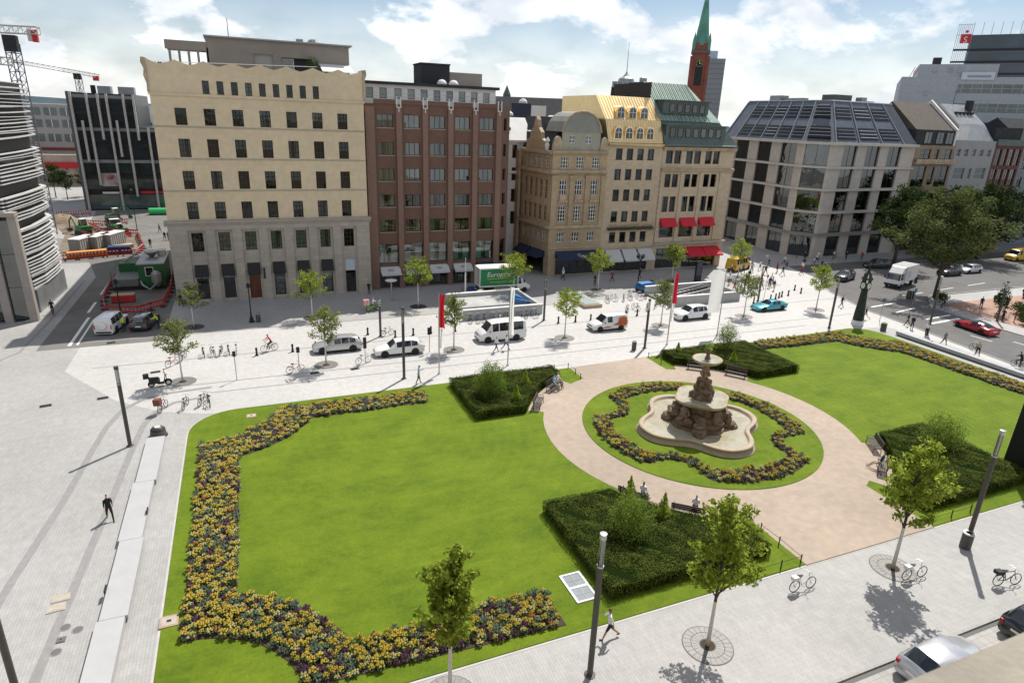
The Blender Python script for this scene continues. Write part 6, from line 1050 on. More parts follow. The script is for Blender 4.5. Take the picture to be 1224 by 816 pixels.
for a, lab in ((145.2, 'empty dark slatted bench at the lawn end of the hedge recess by the minibus road'), (127.0, 'dark slatted bench with a person in white, by the hedge near the minibus road'), (214.5, 'dark slatted bench with two people seated, before the hedge with the dense shrub'), (229.5, 'dark slatted bench with one person in white, before the hedge with the dense shrub'), (36.5, 'dark slatted bench behind the fountain, nearer the far lawn'), (52.5, 'dark slatted bench behind the fountain, nearer the road exit'), (325.5, 'empty dark slatted bench at the lawn end of the hedge by the dark pillar'), (309.5, 'dark slatted bench with a lounging person, by the hedge near the dark pillar')):
    p = P_(12.75, a); bs.append((p[0], p[1], radians(a) - pi / 2, lab))
spawn(bn, bs)
# low hoop rails at the lawn corners
def low_rail(pts, label):
    t = thing('low_rail', label, 'railing', (pts[0][0], pts[0][1], .05), 0, 'low rails at the lawn corners'); o = pts[0]
    for x, y in pts: put('post', MB().lathe([(.035, 0), (.035, .5), (.045, .52), (.02, .56)], 7), m_iron, t, (x - o[0], y - o[1], 0))
    put('rail', MB().tube([(x - o[0], y - o[1], .42) for x, y in pts], .014, 5), m_iron, t)
low_rail([(24.0, 50.3), (25.8, 50.3), (27.3, 50.3), (27.3, 48.8), (27.2, 47.6)], 'low black rail round the lawn corner by the bench with a person in white'); low_rail([(26.4, 23.6), (26.45, 22.2), (26.4, 20.55), (25.0, 20.55), (23.4, 20.55)], 'low black rail round the lawn corner behind two benches'); low_rail([(37.1, 22.6), (37.1, 20.6), (38.8, 20.6), (40.6, 20.6)], 'low black rail round the lawn corner by the pavement tree'); low_rail([(36.6, 48.4), (36.6, 50.6), (38.2, 50.75)], 'low black rail round the lawn corner behind the fountain')
# lawn skylight and small covers
t = thing('lawn_skylight', 'white framed pair of glass panels set in the lawn beside the hedge', 'skylight', (13.35, 21.95, .05)); put('frame', MB().bx(0, 1.2, 0, .1, 0, .06).bx(0, 1.2, 2.0, 2.1, 0, .06).bx(0, .12, .1, 2.0, 0, .06).bx(1.08, 1.2, .1, 2.0, 0, .06).bx(.12, 1.08, .98, 1.12, 0, .06), m_white, t)
for k in range(2):
    p = put('pane', MB().bx(.12, 1.08, .1 + 1.02 * k, .98 + 1.02 * k, 0, .035), M('frosted_pane', (.19, .22, .24), .25, 0, .6, var=(3, .15)), t); put('bar', MB().bx(.58, .62, .1 + 1.02 * k, .98 + 1.02 * k, .035, .05), m_blind, p); put('bar', MB().bx(.12, 1.08, .52 + 1.02 * k, .56 + 1.02 * k, .036, .049), m_blind, p)
m_plate = M('sand_coloured_cover', (.38, .34, .285), .8, var=(3, .15)); m_cov = M('iron_cover', (.16, .15, .14), .6, .4)
def cover(x, y, w, d, label, z=.006, mat=None, rz=0., hole=True):
    t = thing('access_cover', label, 'cover', (x, y, z), rz, 'access covers in paving and lawn'); put('frame', MB().bx(-w / 2, w / 2, -d / 2, d / 2, 0, .03), m_pink if mat is None else mat, t); put('lid', MB().bx(-w * .38, w * .38, -d * .38, d * .38, .03, .042), m_plate if mat is None else mat, t)
    if hole: put('keyhole', MB().bx(-w * .12, w * .12, -d * .1, d * .1, .042, .046), m_iron, t)
m_pink = M('pinkish_frame_stone', (.36, .26, .21), .8, var=(3, .12))
cover(-5.0, 27.45, .8, .75, 'sand coloured square cover at the lawn edge by the flower bed', .055); cover(-4.1, 26.2, .62, .42, 'pale tilted inspection plate touching the near flower bed corner', .055, m_plate, .25); cover(-1.0, 48.7, .7, .6, 'pale cover in a reddish frame in the lawn corner', .055); cover(-9.9, 30.9, .75, .55, 'upper of two sand coloured covers in the paving near the bench', .006, m_plate, .1, False); cover(-9.95, 30.2, .75, .55, 'lower of two sand coloured covers in the paving near the bench', .006, m_plate, .1, False); cover(-9.3, 27.9, .35, .35, 'small dark square drain cover in the paving between three round lids', .006, m_cov)
for i, (x, y) in enumerate(((-9.3, 28.7), (-8.75, 28.35), (-9.35, 27.2))):
    t = thing('round_lid', 'small round dark lid in the paving around the square drain cover', 'cover', (x, y, .006), 0, 'small round lids'); put('disc', MB().lathe([(.2, 0), (.2, .012), (.02, .014)], 14), m_cov, t); put('rim', MB().lathe([(.24, 0), (.24, .008), (.2, .008)], 14), m_galv, t)
for i, (x, y, lab) in enumerate(((-15.8, 55.5, 'dark drain grating in the wide empty paving'), (-12.0, 55.8, 'small dark drain grating left of the curved paving strips'), (-8.7, 60.6, 'dark drain grating behind the parked moped'), (4.5, 56.3, 'dark drain grating near the leaning red bicycle'), (8.1, 56.2, 'dark drain grating near the leaning white bicycle'), (-13.5, 70.2, 'dark drain grating behind the white jeep'))):
    t = thing('drain_grating', lab, 'drain', (x, y, .006), .2); put('frame', MB().bx(-.4, .4, -.25, .25, 0, .02), m_cov, t)
    for k in range(5): put('bar', MB().bx(-.36, .36, -.2 + .09 * k, -.15 + .09 * k, .02, .03), m_iron, t)

# ------------------------------------------------------------------ underground entrances
def stair_wall(x0, x1, y0, y1, h, label, t_=.35, stairs=True):
    t = thing('stair_enclosure', label, 'wall', (x0, y0, 0)); W_, D_ = x1 - x0, y1 - y0
    for nm, b in (('front_wall', (0, W_, 0, t_)), ('back_wall', (0, W_, D_ - t_, D_))): put(nm, MB().bx(b[0], b[1], b[2], b[3], 0, h), m_concr, t); put('coping', MB().bx(b[0] - .05, b[1] + .05, b[2] - .05, b[3] + .05, h, h + .1), m_white, t)
    put('end_wall', MB().bx(W_ - t_, W_, t_ + .01, D_ - t_ - .01, 0, h), m_concr, t); put('cover_board', MB().bx(.1, W_ - t_ - .01, t_ + .01, D_ - t_ - .01, 0, .3), M('grey_board', (.30, .30, .295), .8, var=(.8, .15)), t); return t
t = stair_wall(22.5, 32.6, 67.6, 75.3, 1.15, 'pale concrete enclosure of a covered stairway with blue tarpaulin beside the green truck'); put('site_cover', MB().hexa([(.3, 3.2, .3), (9.4, 3.2, .3), (9.4, 7.0, .3), (.3, 7.0, .3), (.3, 3.2, .6), (9.4, 3.2, .6), (9.4, 7, .75), (.3, 7, .75)]), M('grey_white_board', (.38, .38, .375), .8, var=(.6, .2)), t)
m_tarp = M('blue_tarpaulin', (.03, .16, .42), .5, bump=(4, .6, .1))
t = thing('tarpaulin', 'bright blue tarpaulin over the end of the covered stairway by the green truck', 'tarpaulin', (30.2, 70.6, 1.0)); put('sheet', MB().hexa([(0, 0, -.25), (1.9, -.3, -.25), (1.9, 2.6, -.25), (.2, 2.6, -.25), (0, .2, .7), (.9, .1, .35), (.9, 2.4, .35), (.1, 2.4, .75)]), m_tarp, t); put('rope', MB().tube([(0, -.1, .3), (2.1, -.5, -.1)], .02, 4), m_white, t)
t = stair_wall(50.2, 61.6, 65.9, 72.0, 1.2, 'pale concrete enclosure of an open escalator stairway behind the white car')
for k in range(4): put('balustrade', MB().hexa([(1 + .2 * k, 1 + 1.1 * k, .3), (8.5, 1 + 1.1 * k, .3), (8.5, 1.16 + 1.1 * k, .3), (1 + .2 * k, 1.16 + 1.1 * k, .3), (1.2 + .2 * k, 1 + 1.1 * k, .45), (8.3, 1 + 1.1 * k, 1.5), (8.3, 1.16 + 1.1 * k, 1.5), (1.2 + .2 * k, 1.16 + 1.1 * k, .45)]), m_zinc if k % 2 else m_post, t)
for k in range(9): put('step', MB().bx(1.2 + .75 * k, 1.9 + .75 * k, 1.2, 4.2, .3, .36 + .08 * k), m_concr, t)
t = thing('tarpaulin', 'small blue tarpaulin over a stack by the open escalator stairway', 'tarpaulin', (50.3, 73.0, 0)); put('stack', MB().bx(0, 2.2, 0, 1.4, 0, 1.0), m_wood, t); put('sheet', MB().hexa([(-.1, -.1, .5), (2.3, -.1, .6), (2.3, 1.5, .6), (-.1, 1.5, .5), (.1, .1, 1.25), (2.1, .2, 1.35), (2.1, 1.3, 1.3), (.1, 1.2, 1.3)]), m_tarp, t)
t = thing('street_skylight', 'low stone-framed glass skylight lying in the paving near the navy awning', 'skylight', (38.7, 68.1, 0)); put('frame', MB().bx(0, 2.6, 0, 6.2, 0, .42), m_sand2, t); 
for k in range(6): put('pane', MB().bx(.3, 2.3, .4 + .92 * k, 1.2 + .92 * k, .42, .5), M('pale_glass_slab', (.42, .47, .46), .2, 0, .6), t)
put('ridge', MB().bx(.2, 2.4, .25, 5.95, .42, .46), m_zinc, t)
# ------------------------------------------------------------------ vehicles
m_cglass = M('tinted_car_glass', (.012, .015, .018), .04, 0, .9); m_tyre = M('tyre_rubber', (.018, .018, .018), .85); m_rim = M('alloy_rim', (.42, .42, .43), .3, .8); m_hl = M('headlight_lens', (.75, .78, .8), .1, .1, .8); m_tl = M('tail_light_lens', (.42, .012, .015), .2, 0, .6); m_trim = M('black_plastic_trim', (.02, .02, .022), .6); m_np = M('number_plate', (.75, .75, .72), .5)
WHEELS = {}
def wheel(par, x, y, r, w=.2):
    k = (round(r, 2), w, y > 0)
    if k not in WHEELS:
        t_ = MB().lathe([(r * .62, -w / 2), (r * .93, -w / 2), (r, -w * .32), (r, w * .32), (r * .93, w / 2), (r * .62, w / 2)], 20).mesh('tyre', True); b = MB(); b.lathe([(r * .63, -w * .3), (r * .63, w * .34), (r * .52, w * .28), (.02, w * .30)], 16)
        for i in range(5): a = i * 2 * pi / 5; b.bx(.05, r * .58, -.035, .035, w * .30, w * .40, 0, a, (0, 0))
        WHEELS[k] = (t_, b.mesh('rim'))
    o = put('wheel', WHEELS[k][0], m_tyre, par, (x, y, r)); o.rotation_euler = (pi / 2 if y < 0 else -pi / 2, 0, 0); put('rim', WHEELS[k][1], m_rim, o)
SPEC = {
 'hatch': [(0, .62, .52, .82, .7, 0, 0), (.025, .70, .60, .92, .8, 0, 0), (.1, .80, .72, .98, .85, 0, 0), (.22, .90, .82, 1, .88, 0, 0), (.28, .95, .88, 1, .86, 0, 1), (.42, 1.42, .92, 1, .70, 0, 0), (.44, 1.45, .92, 1, .69, 1, 0), (.585, 1.48, .93, 1, .69, 0, 0), (.60, 1.48, .93, 1, .69, 1, 0), (.76, 1.45, .97, 1, .68, 0, 0), (.835, 1.41, .99, .99, .66, 0, 1), (.955, 1.04, .96, .96, .74, 0, 0), (.985, .92, .84, .94, .78, 0, 0), (1, .62, .55, .88, .75, 0, 0)],   # x, top, belt, width factor, roof half width factor, side glass after, top glass after
 'estate': [(0, .62, .52, .82, .7, 0, 0), (.025, .70, .60, .92, .8, 0, 0), (.1, .80, .72, .98, .85, 0, 0), (.2, .88, .80, 1, .88, 0, 0), (.285, .95, .88, 1, .86, 0, 1), (.41, 1.40, .92, 1, .70, 0, 0), (.43, 1.43, .92, 1, .69, 1, 0), (.56, 1.47, .93, 1, .69, 0, 0), (.575, 1.47, .93, 1, .69, 1, 0), (.72, 1.46, .95, 1, .68, 0, 0), (.735, 1.46, .95, 1, .68, 1, 0), (.86, 1.42, .98, .99, .66, 0, 0), (.905, 1.37, .99, .98, .64, 0, 1), (.97, 1.05, .96, .95, .74, 0, 0), (.99, .92, .84, .93, .78, 0, 0), (1, .66, .58, .88, .75, 0, 0)],
 'suv': [(0, .70, .60, .84, .7, 0, 0), (.025, .82, .72, .93, .8, 0, 0), (.1, .95, .86, .98, .86, 0, 0), (.2, 1.03, .95, 1, .88, 0, 0), (.275, 1.08, 1.0, 1, .86, 0, 1), (.40, 1.58, 1.04, 1, .70, 0, 0), (.42, 1.61, 1.04, 1, .7, 1, 0), (.56, 1.65, 1.06, 1, .7, 0, 0), (.575, 1.65, 1.06, 1, .7, 1, 0), (.73, 1.63, 1.09, 1, .68, 0, 0), (.745, 1.63, 1.10, 1, .68, 1, 0), (.85, 1.58, 1.13, .99, .66, 0, 0), (.905, 1.52, 1.14, .98, .64, 0, 1), (.965, 1.2, 1.1, .96, .76, 0, 0), (.99, 1.05, .96, .94, .8, 0, 0), (1, .70, .62, .88, .75, 0, 0)],
 'coupe': [(0, .54, .46, .80, .7, 0, 0), (.03, .62, .54, .92, .8, 0, 0), (.12, .72, .64, .98, .86, 0, 0), (.25, .80, .73, 1, .88, 0, 0), (.33, .86, .80, 1, .86, 0, 1), (.47, 1.24, .84, 1, .66, 0, 0), (.485, 1.26, .84, 1, .65, 1, 0), (.62, 1.28, .86, 1, .64, 0, 0), (.635, 1.28, .86, 1, .64, 1, 0), (.74, 1.22, .88, 1, .62, 0, 0), (.76, 1.20, .88, 1, .62, 0, 1), (.90, .95, .88, .97, .76, 0, 0), (.97, .92, .84, .93, .8, 0, 0), (1, .62, .55, .85, .72, 0, 0)],
 'jeep': [(0, .80, .70, .92, .85, 0, 0), (.02, 1.0, .92, .96, .9, 0, 0), (.25, 1.08, 1.0, 1, .92, 0, 0), (.27, 1.1, 1.02, 1, .9, 0, 1), (.335, 1.78, 1.1, 1, .84, 0, 0), (.35, 1.82, 1.1, 1, .84, 1, 0), (.52, 1.84, 1.1, 1, .84, 0, 0), (.535, 1.84, 1.1, 1, .84, 1, 0), (.72, 1.84, 1.1, 1, .84, 0, 0), (.735, 1.84, 1.1, 1, .84, 1, 0), (.94, 1.82, 1.1, 1, .84, 0, 0), (.985, 1.78, 1.1, 1, .83, 0, 0), (1, 1.0, .92, .98, .86, 0, 0)],
 'small_van': [(0, .66, .56, .84, .7, 0, 0), (.03, .80, .70, .93, .8, 0, 0), (.12, .96, .88, .99, .86, 0, 0), (.2, 1.03, .96, 1, .88, 0, 0), (.24, 1.08, 1.0, 1, .86, 0, 1), (.38, 1.70, 1.04, 1, .76, 0, 0), (.40, 1.74, 1.04, 1, .76, 1, 0), (.54, 1.80, 1.05, 1, .78, 0, 0), (.56, 1.80, 1.05, 1, .78, 0, 0), (.93, 1.80, 1.05, 1, .78, 0, 0), (.985, 1.74, 1.04, .98, .78, 0, 0), (1, .8, .7, .95, .82, 0, 0)],
 'minibus': [(0, .80, .70, .86, .75, 0, 0), (.025, .98, .88, .94, .82, 0, 0), (.10, 1.18, 1.08, .99, .86, 0, 0), (.14, 1.26, 1.16, 1, .86, 0, 1), (.25, 2.0, 1.2, 1, .80, 0, 0), (.27, 2.06, 1.2, 1, .80, 1, 0), (.40, 2.14, 1.22, 1, .82, 0, 0), (.42, 2.14, 1.22, 1, .82, 1, 0), (.63, 2.16, 1.22, 1, .82, 0, 0), (.66, 2.16, 1.22, 1, .82, 1, 0), (.93, 2.16, 1.22, 1, .82, 0, 0), (.985, 2.1, 1.2, .99, .82, 0, 0), (1, .8, .7, .97, .85, 0, 0)],
 'cab': [(0, .80, .70, .88, .78, 0, 0), (.05, 1.0, .9, .95, .84, 0, 0), (.3, 1.25, 1.16, 1, .86, 0, 0), (.36, 1.32, 1.2, 1, .86, 0, 1), (.66, 2.05, 1.22, 1, .80, 0, 0), (.69, 2.1, 1.22, 1, .80, 1, 0), (.93, 2.2, 1.22, 1, .82, 0, 0), (1, 2.2, 1.22, 1, .82, 0, 0)],
 'forward_cab': [(0, .75, .65, .95, .88, 0, 0), (.08, 1.1, 1.0, 1, .9, 0, 0), (.14, 1.3, 1.2, 1, .9, 0, 1), (.36, 2.1, 1.25, 1, .86, 0, 0), (.4, 2.16, 1.25, 1, .86, 1, 0), (.85, 2.25, 1.25, 1, .88, 0, 0), (1, 2.25, 1.25, 1, .88, 0, 0)]}
def car_body(t, kind, L, W, paint, zb=.2, x_off=0., zs=1., roof_mat=None):
    S = SPEC[kind]; rows = []
    for x, top, belt, wf, rw, sg, tg in S:
        w = W / 2 * wf; r = W / 2 * rw; top *= zs; belt *= zs; X = x_off + L / 2 - x * L; half = [(0, zb), (w * .88, zb), (w, zb + .13), (w * 1.0, zb + (belt - zb) * .62), (w * .965, belt), (r, top - .05), (r * .78, top), (0, top + .02)]
        rows.append([(X, y, z) for y, z in half] + [(X, -y, z) for y, z in half[1:-1][::-1]])
    n = len(rows[0]); G_ = {}
    for i in range(len(S) - 1):
        for j in range(n):
            k = (j + 1) % n; a, b_ = min(j, (n - j) % n if j else 0), 0; jj = j if j < 7 else n - 1 - j; c = 'body'
            if jj == 4 and S[i][5]: c = 'side_window'
            elif jj in (5, 6) and S[i][6]: c = 'windscreen' if S[i][0] < .5 else 'rear_window'
            if c == 'body' and jj in (5, 6) and roof_mat and S[i][4] < .72 and S[i][1] * zs > 1.1: c = 'roof_panel'
            key = (c, j < 7, i) if c == 'side_window' else c; G_.setdefault(key, MB()).add([rows[i][j], rows[i][k], rows[i + 1][k], rows[i + 1][j]], [(0, 3, 2, 1)])
    G_['body'].add(rows[0], [tuple(range(n))]); G_['body'].add(rows[-1], [tuple(range(n))[::-1]])
    for key, b in G_.items():
        nm = key if isinstance(key, str) else key[0]; me = b.mesh(nm)
        if nm == 'body':
            bm = bmesh.new(); bm.from_mesh(me); bmesh.ops.remove_doubles(bm, verts=bm.verts, dist=1e-4); bm.to_mesh(me); bm.free()
            for p in me.polygons: p.use_smooth = True
            try: me.set_sharp_from_angle(angle=radians(38))
            except Exception: pass
        put(nm, me, paint if nm == 'body' else (roof_mat if nm == 'roof_panel' else m_cglass), t)
    return S
def car(label, x, y, rz, kind, L, W, paint, name='car', cat='car', wr=.33, wx=(.18, .80), group=None, zs=1., rails=False, scale=None, roof=None):
    t = thing(name, label, cat, (x, y, 0), rz, group, scale); car_body(t, kind, L, W, paint, .2, 0, zs, roof); S = SPEC[kind]; fz, rz_ = S[1][1] * zs, S[-2][1] * zs
    for fx in wx:
        for s in (-1, 1): put('wheel_arch', MB().lathe([(wr * 1.2, -.02), (wr * 1.2, .02)], 18), m_trim, t, (L / 2 - fx * L, s * (W / 2 - .012), wr * 1.02)).rotation_euler = (pi / 2, 0, 0); wheel(t, L / 2 - fx * L, s * (W / 2 - .085), wr)
    for s in (-1, 1):
        put('headlight', MB().hexa([(L / 2 - .16, s * W * .33, fz - .2), (L / 2 + .0, s * W * .22, fz - .18), (L / 2 - .02, s * W * .38, fz - .2), (L / 2 - .2, s * W * .455, fz - .18), (L / 2 - .18, s * W * .33, fz - .05), (L / 2 - .06, s * W * .22, fz - .06), (L / 2 - .1, s * W * .38, fz - .05), (L / 2 - .26, s * W * .455, fz - .04)]), m_hl, t)
        put('tail_light', MB().bx(-L / 2 - .012, -L / 2 + .14, s * W * .41 - .09, s * W * .41 + .06, rz_ - .28, rz_ - .08) if kind not in ('jeep', 'small_van', 'minibus') else MB().bx(-L / 2 - .02, -L / 2 + .04, s * W * .43 - .05, s * W * .43 + .05, .7, 1.15), m_tl, t)
        put('mirror', MB().ball((L / 2 - (S[4 if kind not in ('minibus',) else 3][0] + .07) * L, s * (W / 2 + .07), S[5][2] * zs + .05), .1, 7, 5, 0, (.7, 1, .75)), paint if kind not in ('minibus', 'small_van') else m_trim, t)
        put('sill', MB().bx(-L * .27, L * .28, s * (W / 2) - .03, s * (W / 2) + .006, .2, .3), m_trim, t)
        if rails: put('roof_rail', MB().tube([(L * .06, s * W * .335, S[6][1] * zs + .03), (-L * .36, s * W * .325, S[11][1] * zs + .03)], .022, 5), m_alu, t)
    put('grille', MB().bx(L / 2 - .03, L / 2 + .008, -W * .2, W * .2, fz - .22, fz - .1), m_trim, t); put('front_bumper', MB().bx(L / 2 - .12, L / 2 + .012, -W * .38, W * .38, .24, .4), m_trim if kind in ('small_van', 'minibus', 'jeep') else paint, t); put('number_plate', MB().bx(L / 2 + .008, L / 2 + .02, -.26, .26, .38, .49), m_np, t); put('number_plate', MB().bx(-L / 2 - .02, -L / 2 - .006, -.26, .26, .55, .66), m_np, t); put('rear_bumper', MB().bx(-L / 2 - .015, -L / 2 + .12, -W * .4, W * .4, .26, .44), m_trim if kind in ('small_van', 'minibus', 'jeep') else paint, t)
    return t
m_silver = M('silver_car_paint', (.50, .51, .53), .25, .55, .5, coat=.6); m_wpaint = M('white_car_paint', (.70, .70, .69), .3, 0, .5, coat=.6); m_teal = M('teal_car_paint', (.03, .30, .36), .28, .35, .5, coat=.7); m_redp = M('red_car_paint', (.42, .008, .02), .26, .2, .5, coat=.7); m_blackp = M('black_car_paint', (.012, .013, .015), .2, .2, .6, coat=.8); m_darkp = M('midnight_car_paint', (.02, .023, .032), .25, .2, .5, coat=.7); m_yel = M('parcel_van_yellow', (.66, .40, .02), .35, 0, .5, coat=.4)
car('silver estate car driving past the young tree, near the red rider', 7.3, 60.9 + .9, pi, 'estate', 4.75, 1.82, m_silver, rails=True); car('white estate car driving behind the tall lamp and red flag', 12.9, 58.2 + .95, pi, 'estate', 4.85, 1.83, m_wpaint, rails=True)
t = car('white passenger minibus with dark windows behind the white flag', 24.2, 59.35 + 1.0, pi, 'minibus', 5.3, 2.02, m_wpaint, 'minibus', 'van', .34, (.17, .78))
t = car('small white delivery van with orange graphics on its rear side', 37.3, 59.2 + .95, pi, 'small_van', 4.45, 1.85, m_wpaint, 'delivery_van', 'van', .32, (.19, .80)); m_org = M('orange_graphic', (.52, .11, .02), .4, var=(2.2, .5, (.30, .05, .02)))
put('graphic', MB().profy([(-.75, .65), (-.2, .72), (-.9, 1.0), (-1.0, 1.55), (-1.55, 1.62), (-2.0, 1.5), (-2.08, .7), (-1.8, .5), (-1.3, .55)], .935, .94), m_org, t); put('graphic', MB().profy([(1.2, .5), (.4, .62), (-.3, .58), (.3, .45), (.9, .42)], .93, .936), m_org, t)
car('white SUV with dark glass roof by the wide white banner', 49.7, 60.0 + .95, pi, 'suv', 4.75, 1.88, m_wpaint, wr=.36, rails=True); car('teal coupe driving past the pedestrians', 62.4, 60.4 + .95, pi, 'coupe', 4.85, 1.86, m_teal); car('red sports car with dark roof on the road beside the long grey seat', 81.2, 46.7, radians(82), 'coupe', 4.9, 1.9, m_redp, roof=m_blackp)
car('dark blue SUV waiting at the junction behind the white box truck', 87.6, 71.6, radians(200), 'suv', 4.5, 1.85, m_darkp, wr=.36); t = car('white boxy jeep with a spare wheel, parked by the red barriers', -14.0, 74.9, radians(78), 'jeep', 4.5, 1.8, m_wpaint, wr=.38, wx=(.16, .80)); put('spare_wheel', MB().lathe([(.38, 0), (.38, .2), (.3, .24)], 18), m_wpaint, t, (-2.27, 0, 1.05)).rotation_euler = (0, -pi / 2, 0)
car('black saloon beside two workers in yellow vests', -11.0, 75.3, radians(80), 'estate', 4.7, 1.84, m_blackp, wx=(.18, .80)); car('silver hatchback parked below the stone ledge', 26.75, 12.7, 0, 'hatch', 4.3, 1.82, m_silver, rails=False); car('black hatchback parked in front of the silver one at the kerb', 33.75, 12.65, 0, 'hatch', 4.3, 1.8, m_blackp)
t = car('yellow parcel van on the far lane under the dark trees', 137.6, 75.3, pi, 'minibus', 5.6, 2.05, m_yel, 'parcel_van', 'van', .35, (.17, .78)); put('side_panel', MB().bx(-2.2, .8, 1.025, 1.035, 1.2, 1.95), m_yel, t); put('side_panel', MB().bx(-2.2, .8, -1.035, -1.025, 1.2, 1.95), m_yel, t)
t = car('yellow van at the corner behind the red shop awnings', 75.2, 82.0, radians(20), 'minibus', 5.0, 2.0, m_yel, 'parcel_van', 'van', .34, (.17, .78))
for i, (x, y, rz, pt, lab) in enumerate(((109.5, 69.5, pi, m_blackp, 'dark car behind the white box truck under the trees'), (101.5, 77.0, 2.9, m_darkp, 'dark car parked before the curved modern building'), (115.5, 70.0, pi, m_silver, 'grey car waiting under the large trees'), (-20.5, 188, 1.4, m_redp, 'red car far down the side street'))): car(lab, x, y, rz, 'suv' if i < 2 else 'estate', 4.4, 1.8, pt)
# white box truck
t = thing('box_truck', 'white box truck at the junction under the olive tree', 'truck', (93.4, 66.4, 0), radians(197)); car_body(t, 'forward_cab', 1.9, 2.1, m_wpaint, .45, 2.35); put('cargo_box', MB().bx(-3.2, 1.35, -1.15, 1.15, .95, 3.25), m_wpaint, t); put('roof_fairing', MB().hexa([(1.4, -1, 2.27), (2.6, -.95, 2.27), (2.6, .95, 2.27), (1.4, 1, 2.27), (1.4, -1, 3.2), (1.7, -.9, 3.1), (1.7, .9, 3.1), (1.4, 1, 3.2)]), m_wpaint, t); put('chassis', MB().bx(-3.1, 2.9, -.5, .5, .55, .9), m_trim, t); put('bumper', MB().bx(3.2, 3.36, -1.0, 1.0, .45, .75), m_trim, t); put('side_graphic', MB().bx(-2.9, .9, -1.165, -1.152, 1.3, 2.4), M('faint_side_print', (.62, .58, .55), .5, var=(1.4, .4, (.45, .16, .12))), t); put('side_graphic', MB().bx(-.6, .9, 1.152, 1.165, 1.5, 2.5), M('pale_blue_print', (.50, .58, .66), .5), t)
for x in (2.3, -1.9):
    for s in (-1, 1): wheel(t, x, s * .93, .4, .26)
for s in (-1, 1): put('headlight', MB().bx(3.28, 3.34, s * .85 - .16, s * .85 + .16, .8, .98), m_hl, t); put('mirror', MB().bx(2.85, 3.0, s * 1.2 - .08, s * 1.2 + .08, 1.4, 1.9), m_trim, t)
# green rental box truck with tail lift
m_green = M('green_truck_panel', (.015, .20, .075), .45, var=(.6, .08)); t = thing('rental_truck', 'box truck with green lettered side panel and lowered tail lift before the clinker building', 'truck', (31.4, 78.9, 0), radians(-3)); x0, x1 = -3.3, 2.2
car_body(t, 'cab', 1.9, 2.05, m_wpaint, .4, 3.1); put('cargo_box', MB().bx(x0, x1, -1.2, 1.2, 1.0, 1.06).bx(x0, x1, -1.2, -1.14, 1.06, 3.5).bx(x0, x1, 1.14, 1.2, 1.06, 3.5).bx(x1 - .06, x1, -1.14, 1.14, 1.06, 3.5), m_wpaint, t); put('cargo_roof', MB().bx(x0 - .02, x1 + .02, -1.22, 1.22, 3.5, 3.58), m_white, t); sp = put('side_panel', MB().bx(x0 + .12, x1 - .12, -1.225, -1.203, 1.2, 3.4), m_green, t); put('side_panel', MB().bx(x0 + .12, x1 - .12, 1.203, 1.225, 1.2, 3.4), m_green, t)
lettering(sp, 'Europcar', (-.55, -1.24, 2.38), .95, m_np, 0., pi / 2, .18, .004); lettering(sp, 'moving your way', (-.2, -1.24, 1.55), .48, M('lime_print', (.35, .55, .12), .5), 0., pi / 2, .18, .004); put('swoosh', MB().profy([(-2.4, 2.12), (0, 2.2), (1.6, 2.3), (1.9, 2.36), (0, 2.12), (-2.0, 2.06)], -1.242, -1.23), M('yellow_print', (.62, .52, .05), .5), sp)
put('chassis', MB().bx(x0, 3.6, -.5, .5, .6, .95), m_trim, t); put('side_guard', MB().bx(-1.2, 1.4, -1.15, -1.1, .5, .85), m_galv, t); put('tail_lift', MB().bx(x0 - 1.9, x0 - .1, -1.1, 1.1, .32, .42), m_galv, t); put('lift_arm', MB().tube([(x0, -.6, .7), (x0 - .5, -.6, .4)], .06, 5).tube([(x0, .6, .7), (x0 - .5, .6, .4)], .06, 5), m_trim, t); put('load', MB().bx(x0 + .5, x0 + 1.5, -.6, .8, 1.06, 2.4), m_sand2, t)
for x in (3.2, -1.7):
    for s in (-1, 1): wheel(t, x, s * .9, .38, .26)
for s in (-1, 1): put('headlight', MB().bx(3.95, 4.04, s * .72 - .16, s * .72 + .16, .75, .98), m_hl, t); put('mirror', MB().bx(3.0, 3.15, s * 1.17 - .1, s * 1.17 + .1, 1.4, 1.8), m_trim, t)
t = thing('blanket_pile', 'heap of blue moving blankets on the lowered tail lift', 'blankets', (27.3, 79.2, .43)); put('heap', MB().hexa([(-.5, -.5, 0), (.5, -.5, 0), (.5, .5, 0), (-.5, .5, 0), (-.35, -.3, .45), (.3, -.35, .3), (.35, .3, .5), (-.3, .35, .35)]), M('blue_blanket', (.03, .06, .2), .9), t); put('fold', MB().bx(-.45, .2, -.52, -.3, .05, .25), MATS['blue_blanket'], t)

